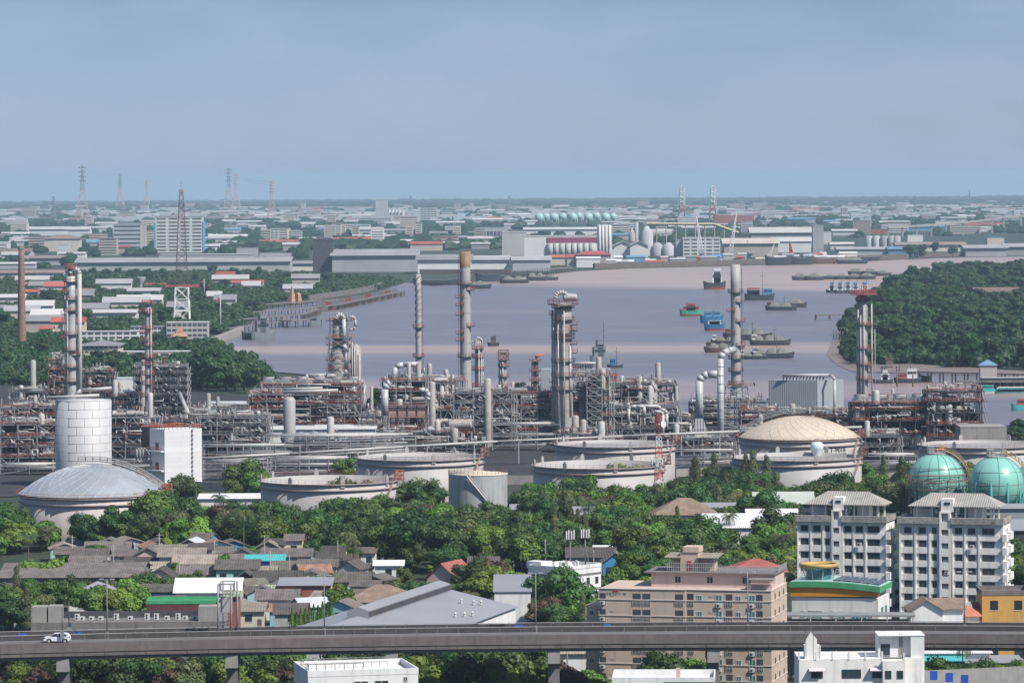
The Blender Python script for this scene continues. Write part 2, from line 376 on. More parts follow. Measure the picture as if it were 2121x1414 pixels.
# ------------------------------------------------------------------ palette
R0 = random.Random(7)
m_conc = mat('concrete', (.30, .28, .26), .9, .15, .4, streak=.35)
m_concd = mat('dark_concrete', (.17, .155, .15), .9, .2, .5, streak=.4, dirt=(.05, .05, .05))
m_white = mat('white_wall', (.70, .70, .68), .85, .07, .25, streak=.35, dirt=(.25, .24, .23))
m_whited = mat('weathered_white_wall', (.80, .775, .73), .9, .06, .3, streak=.45, dirtamt=.12, dirt=(.17, .16, .16))
m_cream = mat('cream_wall', (.60, .53, .42), .85, .08, .3, streak=.3, dirt=(.25, .2, .16))
m_beige = mat('beige_wall', (.52, .41, .33), .85, .06, .3, streak=.35, dirt=(.24, .18, .15))
m_pink = mat('pink_wall', (.56, .43, .38), .85, .07, .3, streak=.2)
m_glass = mat('window_glass', (.03, .045, .055), .12, .3, .3, rnd=.3)
m_glassb = mat('teal_window_glass', (.05, .17, .19), .15, .3, .4)
m_fib = mat('fibre_cement_roof', (.12, .105, .095), .92, .25, .35, dirtamt=.7, dirt=(.06, .045, .04), wave=('X', .6, .3), rnd=.45)
m_fibl = mat('pale_fibre_cement_roof', (.26, .225, .185), .92, .18, .3, dirtamt=.5, dirt=(.12, .10, .09), wave=('X', .6, .3), rnd=.3)
m_metal = mat('galvanised_roof', (.52, .54, .56), .5, .08, .2, wave=('X', .5, .4), dirtamt=.25, dirt=(.3, .29, .28))
m_wroof = mat('white_metal_roof', (.72, .72, .72), .5, .05, .2, wave=('X', .5, .4), dirtamt=.15, dirt=(.5, .48, .46))
m_groof = mat('grey_metal_roof', (.27, .28, .30), .55, .07, .1, wave=('Y', .6, .35), dirtamt=.2, dirt=(.25, .26, .28))
m_redroof = mat('red_tile_roof', (.33, .10, .08), .75, .15, .5, wave=('Y', .5, .6))
m_tile = mat('brown_tile_roof', (.24, .17, .13), .85, .25, .6, dirtamt=.4, dirt=(.12, .11, .09), wave=('Y', .5, .6))
m_terra = mat('terracotta_tile_roof', (.45, .17, .11), .8, .2, .6, wave=('Y', .5, .6))
m_rust = mat('rusty_roof', (.30, .17, .12), .9, .35, .5, wave=('X', .5, .5))
m_steel = mat('structural_steel', (.24, .25, .26), .6, .25, .2, dirtamt=.5, dirt=(.22, .11, .07))
m_steeld = mat('dark_steel', (.05, .055, .065), .65, .3, .3, dirtamt=.4, dirt=(.14, .07, .05))
m_pipe = mat('insulated_pipe', (.44, .43, .415), .55, .14, .2, metal=.05, dirtamt=.3, dirt=(.30, .24, .19))
m_clad = mat('aluminium_cladding', (.46, .465, .47), .55, .10, .15, metal=.08, dirtamt=.3, dirt=(.34, .31, .28), tiles=(6, 2.4, (.45, .45, .45), (pi / 2, 0, 0), .06))
m_clad2 = mat('stained_cladding', (.36, .345, .32), .6, .2, .25, metal=.05, dirtamt=.55, dirt=(.25, .17, .11), streak=.5)
m_orange = mat('orange_handrail', (.36, .10, .06), .6, .2, .4)
m_red = mat('faded_red_paint', (.34, .10, .08), .65, .25, .4)
m_redw = mat('dull_red_pipe', (.19, .09, .072), .6, .3, .3)
m_tank = mat('white_tank_paint', (.37, .355, .345), .6, .06, .12, streak=.35, dirt=(.33, .27, .22))
m_black = mat('black_paint', (.02, .02, .022), .6, .1)
m_teal = mat('turquoise_paint', (.21, .50, .42), .35, .08, .12, dirtamt=.15, dirt=(.22, .33, .30))
m_tealw = mat('pale_turquoise_paint', (.36, .55, .50), .5, .1, .1)
m_wood = mat('weathered_timber', (.13, .10, .085), .9, .3, .6)
m_blue = mat('bright_blue_wall', (.05, .27, .50), .7, .15, .4, streak=.3)
m_green = mat('green_paint', (.06, .32, .14), .6, .15, .4)
m_mint = mat('mint_wall', (.33, .55, .48), .8, .08, .4, streak=.3)
m_maroon = mat('maroon_wall', (.12, .035, .035), .85, .15, .4, streak=.3)
m_yellow = mat('ochre_wall', (.55, .31, .08), .8, .1, .4, streak=.2)
m_asph = mat('asphalt', (.13, .125, .125), .9, .12, .3)
m_ac = mat('air_conditioner_white', (.6, .6, .58), .6, .1, 1)
m_bark = mat('bark', (.12, .09, .07), .95, .3, 2)
m_panel = mat('solar_panel', (.11, .13, .17), .25, .2, 1)

# ------------------------------------------------------------------ automatic "where it stands" wording for the many look-alikes
LMK = []        # (px, py, phrase)
AUTO = []       # (object, description, px, py, group)
def lm(px, py, phrase):
    if len(phrase.split()) <= 7 and phrase not in ('the refinery', 'the refinery unit'): LMK.append((px, py, phrase))
def auto(o, desc, px, py, group=None): AUTO.append((o, desc, px, py, group))
ORD = ['first', 'second', 'third', 'fourth', 'fifth', 'sixth', 'seventh', 'eighth', 'ninth', 'tenth', 'eleventh', 'twelfth', 'thirteenth', 'fourteenth', 'fifteenth', 'sixteenth']
def settle_labels():
    d = {}
    for o, desc, px, py, g in AUTO:
        best = min(LMK, key=lambda L: (L[0] - px) ** 2 + (2.2 * (L[1] - py)) ** 2) if LMK else None
        dx, dy = px - best[0], py - best[1]
        if abs(dx) > 1.3 * abs(dy) * 1.6: rel = 'left of' if dx < 0 else 'right of'
        else: rel = 'beyond' if dy < 0 else 'nearer than'
        d.setdefault((desc, rel, best[2]), []).append((px, py, o, g))
    for (desc, rel, ph), L in d.items():
        base = ' '.join(('%s %s %s' % (desc, rel, ph)).split()[:11]); n = len(L)
        if n == 1: L[0][2]['label'] = base; continue
        def name(row, suf):
            row.sort(key=lambda t: t[0])
            for k, t in enumerate(row):
                if len(row) == 1: q = ''
                elif len(row) > 14: q = ''
                elif k == 0: q = ', leftmost'
                elif k == len(row) - 1: q = ', rightmost'
                else: q = ', %s from left' % ORD[k]
                t[2]['label'] = base + suf + q
        if n <= 6: name(L, '')
        elif n <= 26:
            L.sort(key=lambda t: t[1]); h = n // 2; name(L[:h], ', far row'); name(L[h:], ', near row')
        else:
            L.sort(key=lambda t: t[1]); h = n / 4
            for i, suf in enumerate((', farthest row', ', second row', ', third row', ', nearest row')): name(L[int(i * h):int((i + 1) * h)], suf)

# ------------------------------------------------------------------ vegetation
def fol_mat(key, col, rnd=.35, dirt=None):
    if key in MATS: return MATS[key]
    m = bpy.data.materials.new(key); m.use_nodes = True; MATS[key] = m; t = m.node_tree; N = t.nodes; L = t.links
    b = N['Principled BSDF']; b.inputs['Roughness'].default_value = .55; b.inputs['Specular IOR Level'].default_value = .35
    c = N.new('ShaderNodeTexCoord'); n = N.new('ShaderNodeTexNoise'); n.inputs['Scale'].default_value = .9; n.inputs['Detail'].default_value = 4; L.new(c.outputs['Object'], n.inputs['Vector'])
    r = N.new('ShaderNodeMapRange'); r.inputs[1].default_value = .35; r.inputs[2].default_value = .65; L.new(n.outputs[0], r.inputs[0])
    q = N.new('ShaderNodeMix'); q.data_type = 'RGBA'; q.inputs[6].default_value = (col[0] * .7, col[1] * .75, col[2] * .9, 1)
    c2 = dirt or (col[0] * 1.5, col[1] * 1.3, col[2] * .9); q.inputs[7].default_value = (*c2, 1); L.new(r.outputs[0], q.inputs[0])
    oi = N.new('ShaderNodeObjectInfo'); hs = N.new('ShaderNodeHueSaturation')
    a = N.new('ShaderNodeMapRange'); a.inputs[3].default_value = 1 - rnd; a.inputs[4].default_value = 1 + rnd; L.new(oi.outputs['Random'], a.inputs[0]); L.new(a.outputs[0], hs.inputs['Value'])
    f = N.new('ShaderNodeMath'); f.operation = 'MULTIPLY'; f.inputs[1].default_value = 9.7; L.new(oi.outputs['Random'], f.inputs[0]); g = N.new('ShaderNodeMath'); g.operation = 'FRACT'; L.new(f.outputs[0], g.inputs[0])
    a2 = N.new('ShaderNodeMapRange'); a2.inputs[3].default_value = .47; a2.inputs[4].default_value = .53; L.new(g.outputs[0], a2.inputs[0]); L.new(a2.outputs[0], hs.inputs['Hue'])
    L.new(q.outputs[2], hs.inputs['Color']); L.new(hs.outputs[0], b.inputs['Base Color'])
    tr = N.new('ShaderNodeBsdfTranslucent'); L.new(hs.outputs[0], tr.inputs[0]); ms = N.new('ShaderNodeMixShader'); ms.inputs[0].default_value = .2
    L.new(b.outputs[0], ms.inputs[1]); L.new(tr.outputs[0], ms.inputs[2]); L.new(ms.outputs[0], N['Material Output'].inputs[0]); return m
f_green = fol_mat('foliage_mid_green', (.10, .19, .03))
f_dark = fol_mat('foliage_deep_green', (.045, .10, .024))
f_lime = fol_mat('foliage_fresh_green', (.13, .235, .035))
f_olive = fol_mat('foliage_olive', (.09, .12, .05))
f_brown = fol_mat('foliage_purplish_brown', (.085, .058, .042))
f_far = fol_mat('foliage_far_green', (.026, .066, .02), .5)
f_palm = fol_mat('palm_frond_green', (.09, .14, .05))
def leaf(b, p, n, s, rnd, el=1.0):
    n = (n + Vector((rnd.uniform(-.5, .5), rnd.uniform(-.5, .5), rnd.uniform(-.35, .55)))).normalized()
    t = n.cross(Vector((rnd.uniform(-1, 1), rnd.uniform(-1, 1), rnd.uniform(-1, 1)))).normalized(); u = n.cross(t); s1 = s * rnd.uniform(.6, 1.25); s2 = s1 * el
    a = p - t * s1 * .5; c = p + t * s1 * .5; d = u * s2 * .42
    b.face([tuple(a - d * .5), tuple(p - d), tuple(c), tuple(p + d), tuple(a + d * .4)][:5])
def crown(rnd, R, H, zc, nl, nq, ls, core=.72, lr=(.34, .52), el=1.0):
    b = MB(); L = []
    for k in range(nl):
        t = rnd.uniform(0, 2 * pi); q = rnd.uniform(.15, .68) ** .8; zz = rnd.uniform(-.8, .6)
        rr = R * rnd.uniform(*lr) * (1 - .25 * abs(zz)); q *= sqrt(max(.1, 1 - zz * zz))
        L.append((Vector((R * q * cos(t), R * q * sin(t), zc + H * zz)), rr, rr * rnd.uniform(.6, .9)))
    L.append((Vector((0, 0, zc)), R * .55, H * .6))
    tot = sum(l[1] ** 2 for l in L)
    for c, r, h in L:
        if core: b.ico(c, r * core, 2 if R > 3 else 1, .13, rnd, (1, 1, h / r))
        for _ in range(int(nq * r * r / tot)):
            z = rnd.uniform(-.55, 1); a = rnd.uniform(0, 2 * pi); s_ = sqrt(1 - z * z); n = Vector((s_ * cos(a), s_ * sin(a), z)); q = rnd.uniform(.78, 1.12)
            leaf(b, c + Vector((n.x * r * q, n.y * r * q, n.z * h * q)), n, ls, rnd, el)
    return b
def trunk(rnd, h, r, R, zc, nb=5):
    b = MB(); x, y = rnd.uniform(-.3, .3), rnd.uniform(-.3, .3); b.cyl((0, 0, -.5), (x, y, h * .55), r, r * .7, 7, False)
    for k in range(nb):
        t = 2 * pi * k / nb + rnd.uniform(-.4, .4); q = R * rnd.uniform(.4, .6); b.cyl((x, y, h * rnd.uniform(.35, .55)), (q * cos(t), q * sin(t), zc + rnd.uniform(-.1, .4) * R * .5), r * .5, r * .15, 5, False)
    return b
TP = {}
def proto(key, name, cr, fm, tk, cat='tree'):
    e = link(name, None); e.location = (0, -900, -100)
    part('trunk', tk, m_bark, e) if tk else None
    part('crown', cr, fm, e); TP.setdefault(key, []).append([e, False]); tag(e, None, cat); return e
def mk_protos():
    r = random.Random(3)
    for k, (R, H, h) in enumerate([(5.2, 3.6, 10), (4.4, 3.8, 9), (6.2, 3.6, 10.5), (4.0, 3.2, 8)]):
        zc = h - H * 1.12
        proto('broad', ['broadleaf_tree', 'bushy_tree', 'spreading_tree', 'broadleaf_tree'][k], crown(r, R, H, zc, 15, 3400, .62), [f_green, f_green, f_dark, f_lime][k], trunk(r, h, .32, R, zc))
    for k, (R, H, h) in enumerate([(5.0, 4.2, 11), (5.8, 4.0, 11), (4.2, 3.6, 9)]):
        zc = h - H * 1.12
        proto('dark', 'dark_tree', crown(r, R, H, zc, 16, 3400, .55), [f_dark, f_dark, f_olive][k], trunk(r, h, .35, R, zc))
    for k, (R, H, h) in enumerate([(3.6, 3.0, 7.5), (4.6, 3.4, 9)]):
        zc = h - H * 1.12
        proto('brown', 'purple_leaved_tree', crown(r, R, H, zc, 12, 2200, .55), f_brown, trunk(r, h, .25, R, zc))
    for k, (R, H, h) in enumerate([(2.6, 2.2, 5), (3.1, 2.2, 5.5), (2.2, 1.8, 4)]):
        zc = h - H * 1.12
        proto('small', 'small_tree', crown(r, R, H, zc, 9, 1500, .42), [f_lime, f_green, f_lime][k], trunk(r, h, .15, R, zc, 4))
    for k in range(2):     # feathery casuarina
        b = MB(); H = 11 + k * 2
        for i in range(2600):
            z = r.uniform(1.5, H); q = (1 - z / H) ** .55 * 2.9 * r.uniform(.1, 1) * (1 + .35 * sin(z * 2.1 + k)); t = r.uniform(0, 2 * pi)
            leaf(b, Vector((q * cos(t), q * sin(t), z)), Vector((cos(t), sin(t), .2)), .55, r, .4)
        proto('casuarina', 'casuarina_tree', b, f_olive, trunk(r, H * 1.6, .2, 1.5, H * .5, 6))
    for k in range(2):     # columnar asoka
        b = MB(); H = 8 + k * 1.5
        b.cyl((0, 0, .5), (0, 0, H * .9), .55, .15, 7)
        for i in range(1000):
            z = r.uniform(.5, H); q = (1 - (z / H) ** 2.2) * (.95 + .12 * sin(5 * z)) + .08; t = r.uniform(0, 2 * pi)
            leaf(b, Vector((q * cos(t), q * sin(t), z)), Vector((cos(t), sin(t), -.6)), .38, r, .6)
        proto('column', 'columnar_tree', b, [f_green, f_lime][k], trunk(r, 2.5, .12, .3, 1.5, 3))
    for k in range(3):     # coconut palm
        H = (8.5, 10.5, 7)[k]; tk = MB(); lean = Vector((r.uniform(-1, 1), r.uniform(-.6, .6), 0)); P = []
        for i in range(7):
            q = i / 6; P.append(tuple(lean * q * q * 1.2 + Vector((0, 0, -.3 + H * q))))
        for i in range(6): tk.cyl(P[i], P[i + 1], .19 - .015 * i, .19 - .015 * (i + 1), 7, False)
        cr = MB(); top = Vector(P[-1])
        for i in range(20):
            a = 2 * pi * i / 20 + r.uniform(-.15, .15); el = r.uniform(-.25, 1.15); Lf = r.uniform(2.9, 3.7); d = Vector((cos(a), sin(a), 0)); sd = Vector((-sin(a), cos(a), 0)); p = top.copy(); an = el
            for j in range(9):
                q = p + (d * cos(an) + Vector((0, 0, sin(an)))) * Lf / 9; wd = .62 * sin(pi * min(.98, (j + 1.2) / 10)) + .1
                for s_ in (-1, 1):
                    for m_ in (0, .5):
                        b0 = p.lerp(q, m_); b1 = p.lerp(q, m_ + .34); tip = b1 + sd * s_ * wd + Vector((0, 0, -wd * .75)) + (q - p) * .4
                        cr.face([tuple(b0), tuple(b1), tuple(tip)])
                p = q; an -= .24
            cr.bar(tuple(top), tuple(top + d * .2), .03)
        cr.ico(top, .35, 1, .2, r)
        proto('palm', 'coconut_palm', cr, f_palm, tk, 'palm')
    for k in range(1):     # banana clump
        b = MB()
        for i in range(46):
            a = r.uniform(0, 2 * pi); d = Vector((cos(a), sin(a), 0)); sd = Vector((-sin(a), cos(a), 0)); p = Vector((r.uniform(-1.2, 1.2), r.uniform(-1.2, 1.2), r.uniform(1, 2))); an = r.uniform(.6, 1.35)
            for j in range(5):
                q = p + (d * cos(an) + Vector((0, 0, sin(an)))) * .5; wv_ = .28 * sin(pi * (j + .6) / 5.6); b.face([tuple(p - sd * wv_), tuple(q - sd * wv_), tuple(q + sd * wv_), tuple(p + sd * wv_)]); p = q; an -= .38
        proto('banana', 'banana_plant', b, f_lime, trunk(r, 3, .12, .8, 1.4, 4), 'plant')
    # far trees: one mesh each, a few pixels high in the picture
    for k in range(5):
        R, H, h = [(6.5, 5, 13), (5.2, 5.2, 12), (7.2, 5, 13), (5.5, 6, 15), (4.6, 4, 10)][k]
        b = crown(r, R, H, h - H, 11, 1100, 1.05, .8); b.cyl((0, 0, -1), (0, 0, h * .5), .4, .3, 5, False)
        for n_, k_ in (('bank_tree', 'far'), ('woodland_tree', 'wood')): me = bpy.data.meshes.get('far_crown_%d' % k) or b.mesh('far_crown_%d' % k, f_far); o = tag(link(n_, me), None, 'tree'); o.location = (0, -900, -100); TP.setdefault(k_, []).append([o, False])
mk_protos()
TW = {'broad': 'leafy green tree', 'dark': 'dense dark tree', 'brown': 'purplish brown tree', 'small': 'small bright green tree', 'casuarina': 'feathery casuarina tree', 'column': 'slim columnar tree', 'palm': 'coconut palm', 'banana': 'banana clump', 'far': 'tree', 'wood': 'tree'}
TREES = []
def tree(kind, x, y, sc=1.0, group='trees', z=0, sz=None, desc=None, var=None, rnd=R0):
    P = TP[kind]; k = rnd.randrange(len(P)) if var is None else var % len(P); e = P[k]; rz = rnd.uniform(0, 2 * pi)
    s3 = (sc * rnd.uniform(.92, 1.08), sc * rnd.uniform(.92, 1.08), (sz or sc) * rnd.uniform(.94, 1.06)); loc = (x, y, zg(x, y) + z)
    if not e[1]:
        e[1] = True; o = e[0]; kids(o); o.location = loc; o.rotation_euler = (0, 0, rz); o.scale = s3
    else: o = dup(e[0], loc, rz, None, None, s3)
    o['group'] = group
    H = 9 * (sz or sc); px, py = PX(x, y, H)
    auto(o, desc or (['leafy green tree', 'bushy green tree', 'spreading tree', 'fresh green tree'][k] if kind == 'broad' else TW[kind]), px, py, group); TREES.append(o); return o
def inpoly(p, poly):
    x, y = p; c = False; n = len(poly)
    for i in range(n):
        x1, y1 = poly[i]; x2, y2 = poly[(i + 1) % n]
        if (y1 > y) != (y2 > y) and x < (x2 - x1) * (y - y1) / (y2 - y1) + x1: c = not c
    return c
EXC = []    # world rectangles (x0,x1,y0,y1) kept free of trees
def exc(x0, x1, y0, y1, m=1.5): EXC.append((x0 - m, x1 + m, y0 - m, y1 + m))
def scatter(poly, sp, kinds, group, sc=(.8, 1.15), seed=1, maxn=400, z=0, szf=1.0, desc=None):
    """poly in photograph pixels on the ground; sp = spacing in metres; kinds = list of (kind, weight)"""
    r = random.Random(seed); W = [G(*p) for p in poly]; x0 = min(p[0] for p in W); x1 = max(p[0] for p in W); y0 = min(p[1] for p in W); y1 = max(p[1] for p in W)
    tot = sum(k[1] for k in kinds); pts = []; n = 0; y = y0
    while y < y1:
        x = x0 + r.uniform(0, sp)
        while x < x1:
            p = (x + r.uniform(-.38, .38) * sp, y + r.uniform(-.38, .38) * sp)
            if inpoly(p, W) and not any(e[0] < p[0] < e[1] and e[2] < p[1] < e[3] for e in EXC): pts.append(p)
            x += sp
        y += sp
    if len(pts) > maxn: pts = r.sample(pts, maxn)
    for p in pts:
        q = r.uniform(0, tot); k = 0
        while q > kinds[k][1]: q -= kinds[k][1]; k += 1
        s_ = r.uniform(*sc) * (kinds[k][2] if len(kinds[k]) > 2 else 1); tree(kinds[k][0], p[0], p[1], s_, group, z, s_ * szf, desc, None, r); n += 1
    return n

# ------------------------------------------------------------------ text as thin raised letters (flat, or bent round a cylinder of radius R)
def text_mb(s_, size, R=None, th=.03):
    cu = bpy.data.curves.new('t', 'FONT'); cu.body = s_; cu.size = size; cu.align_x = 'CENTER'; cu.extrude = 0
    o = bpy.data.objects.new('t', cu); COL.objects.link(o); dg = bpy.context.evaluated_depsgraph_get(); me = o.evaluated_get(dg).to_mesh()
    b = MB(); b.v = []
    for v in me.vertices:
        x, z = v.co.x, v.co.y
        if R: b.v.append(((R + th) * sin(x / R), -(R + th) * cos(x / R), z))
        else: b.v.append((x, -th, z))
    b._fs([tuple(p.vertices) for p in me.polygons]); o.evaluated_get(dg).to_mesh_clear(); bpy.data.objects.remove(o); bpy.data.curves.remove(cu); return b

# ------------------------------------------------------------------ generic buildings
HN = 0
def house(px, py, wpx, dep, h, rise, roofm, wallm, label, kind='gable', ax='x', rz=0, over=.6, win=2, group=None, cat='house', name='house', winm=None, floors=1, z=0, auto_desc=None):
    """front-left..right centred on px; py = ground row of the front wall; wpx = width in photo pixels"""
    x, y = G(px, py); k = K(y); W = wpx / k; hh = h
    t = thing(name, label, cat, (x, y, zg(x, y) + z), rz, group)
    w_ = MB()
    if kind == 'gable': w_.gwall(-W / 2, W / 2, 0, dep, -1, h, rise * .96, ax)
    else: w_.bx(-W / 2, W / 2, 0, dep, -1, h)
    part('wall', w_, wallm, t)
    r = MB()
    if kind == 'gable': r.gable(-W / 2, W / 2, 0, dep, h, rise, ax, over, .12)
    elif kind == 'hip': r.hip(-W / 2, W / 2, 0, dep, h + .02, rise, over)
    elif kind == 'shed': r.xprism([(-over, h), (dep + over, h + rise), (dep + over, h + rise + .12), (-over, h + .12)], -W / 2 - over, W / 2 + over)
    else:
        r.bx(-W / 2 - .1, W / 2 + .1, -.1, dep + .1, h, h + .15)
        for a in ((-W / 2 - .1, W / 2 + .1, -.1, .12), (-W / 2 - .1, W / 2 + .1, dep - .12, dep + .1), (-W / 2 - .1, -W / 2 + .12, .12, dep - .12), (W / 2 - .12, W / 2 + .1, .12, dep - .12)): r.bx(*a, h + .15, h + .15 + rise)
    part('roof', r, roofm, t)
    fh = h / floors
    for f in range(floors):
        for i in range(win):
            cx = -W / 2 + W * (i + .5) / win; ww = min(1.5, W / win * .5); b = MB().bx(cx - ww / 2, cx + ww / 2, -.06, .1, f * fh + fh * .38, f * fh + fh * .78); b.m = 0
            o = part('window', b, winm or m_glass, t)
            fr = MB(); fr.bx(cx - ww / 2 - .08, cx + ww / 2 + .08, -.09, .02, f * fh + fh * .38 - .1, f * fh + fh * .38 - .0); part('sill', fr, m_white, o)
    d = MB().bx(W * .5 - 1.4, W * .5 - .5, -.05, .1, 0, 2.0)
    if floors == 1 and W > 4: part('door', d, m_wood, t)
    c, s_ = cos(rz), sin(rz); exc(x - W / 2 - over, x + W / 2 + over, y - 1, y + dep + 1, .5)
    if label is None: auto(t, auto_desc, px, py - h * k, group)
    return t
# ------------------------------------------------------------------ refinery
def XZ(px, py, D):
    a, b = rayuv(px, py); return a * D, HC - b * D
def yrow(px, D): return PX(rayuv(px, 900)[0] * D, D, zg(0, D))[1]
PG = 'refinery'
def rail_ring(b, z, R, n=14, h=1.1, w_=.13, a0=0, a1=2 * pi):
    for zz in (h * .5, h):
        P = [(R * cos(a0 + (a1 - a0) * k / n), R * sin(a0 + (a1 - a0) * k / n), z + zz) for k in range(n + 1)]
        for p, q in zip(P[:-1], P[1:]): b.bar(p, q, w_ * .6)
    for k in range(n): t = a0 + (a1 - a0) * k / n; b.bar((R * cos(t), R * sin(t), z), (R * cos(t), R * sin(t), z + h), w_ * .6)
def rail_line(b, P, h=1.1, w_=.13, step=2.2):
    for p, q in zip(P[:-1], P[1:]):
        for zz in (h * .5, h): b.bar((p[0], p[1], p[2] + zz), (q[0], q[1], q[2] + zz), w_ * .6)
        L = (Vector(q) - Vector(p)).length; n = max(1, int(L / step))
        for k in range(n + 1): t = k / n; x, y, z = [p[i] + (q[i] - p[i]) * t for i in range(3)]; b.bar((x, y, z), (x, y, z + h), w_ * .6)
def drum_h(b, x0, x1, y, z, r, n=12):
    b.cyl((x0, y, z), (x1, y, z), r, None, n, False)
    for x, s_ in ((x0, -1), (x1, 1)):
        b.cyl((x, y, z), (x + s_ * r * .35, y, z), r, r * .72, n, False); b.cyl((x + s_ * r * .35, y, z), (x + s_ * r * .52, y, z), r * .72, r * .02, n, False)
def drum_v(b, x, y, z0, z1, r, n=14):
    b.lathe([(r, z0), (r, z1 - r * .5), (r * .8, z1 - r * .18), (r * .4, z1), (.01, z1 + .05)], n, (x, y, 0))
def stack(px, w_top, w_bot, ytop, D, label, plats=(), mat_=None, rcol=None, name='chimney_stack', cat='chimney', side=1, pipe=0, ladder=True, tip=None, bands=None):
    k = K(D); x, zt = XZ(px, ytop, D); g = zg(x, D); H = zt - g; t = thing(name, label, cat, (x, D, g), 0, None)
    r0, r1 = w_bot / k / 2, w_top / k / 2; b = MB(); nseg = 8
    b.lathe([(r0 + (r1 - r0) * i / nseg, H * i / nseg) for i in range(nseg + 1)] + [(r1 * .86, H), (r1 * .86, H - 2.5)], 20)
    part('shaft', b, mat_ or m_clad, t)
    rb = MB()
    for i in range(1, int(H / 6)): rr = r0 + (r1 - r0) * (i * 6 / H) + .06; rb.lathe([(rr, i * 6), (rr + .05, i * 6 + .1), (rr, i * 6 + .28)], 20)
    part('stiffener_rings', rb, mat_ or m_clad, t)
    if tip:
        tb = MB(); hh = tip / k; tb.lathe([(r1 + .07, H - hh), (r1 + .07, H + .05), (r1 * .8, H + .05)], 20); part('rusty_tip', tb, mat('rusty_stack_tip', (.30, .19, .10), .85, .4, .5, dirtamt=.7, dirt=(.12, .10, .09), streak=.5), t)
    for yp in plats:
        z = XZ(px, yp, D)[1] - g; rr = r0 + (r1 - r0) * z / H; R = rr + 1.05
        o = part('platform', MB().lathe([(rr, z - .3), (R, z - .3), (R, z), (rr, z)], 14, smooth=False), m_steeld, t)
        rl = MB(); rail_ring(rl, z, R, 12, 1.2, .17); part('handrail', rl, rcol or m_orange, o)
    if ladder:
        lb = MB(); xx = side * (r0 + .5)
        for d in (-.35, .35): lb.bar((xx, -.6 + d, 1), (side * (r1 + .5), -.6 + d, H - 1), .12)
        for i in range(int(H / 1.6)): z = 1 + i * 1.6; q = z / H; xq = side * (r0 + (r1 - r0) * q + .55); lb.bar((xq + side * .35, -1.1, z), (xq + side * .35, -.1, z), .1); lb.bar((xq - side * .05, -1.1, z), (xq + side * .38, -1.1, z), .08)
        part('ladder_cage', lb, m_redw, t)
    for i in range(pipe):
        pb = MB(); a = -pi / 2 + (i - (pipe - 1) / 2) * .55 + side * .75; rr = r0 + .55; xx, yy = rr * cos(a), rr * sin(a); z1 = H * R0.uniform(.82, .98)
        pb.tube([(xx, yy, 2), (xx, yy, z1), (xx * .3, yy * .3, z1 + .6)], .28); part('riser_pipe', pb, m_pipe, t)
    exc(x - r0, x + r0, D - r0, D + r0); lm(px, (ytop + yrow(px, D)) / 2, 'the ' + label.split(',')[0] if len(label) < 30 else 'the refinery'); return t, H, r0, r1

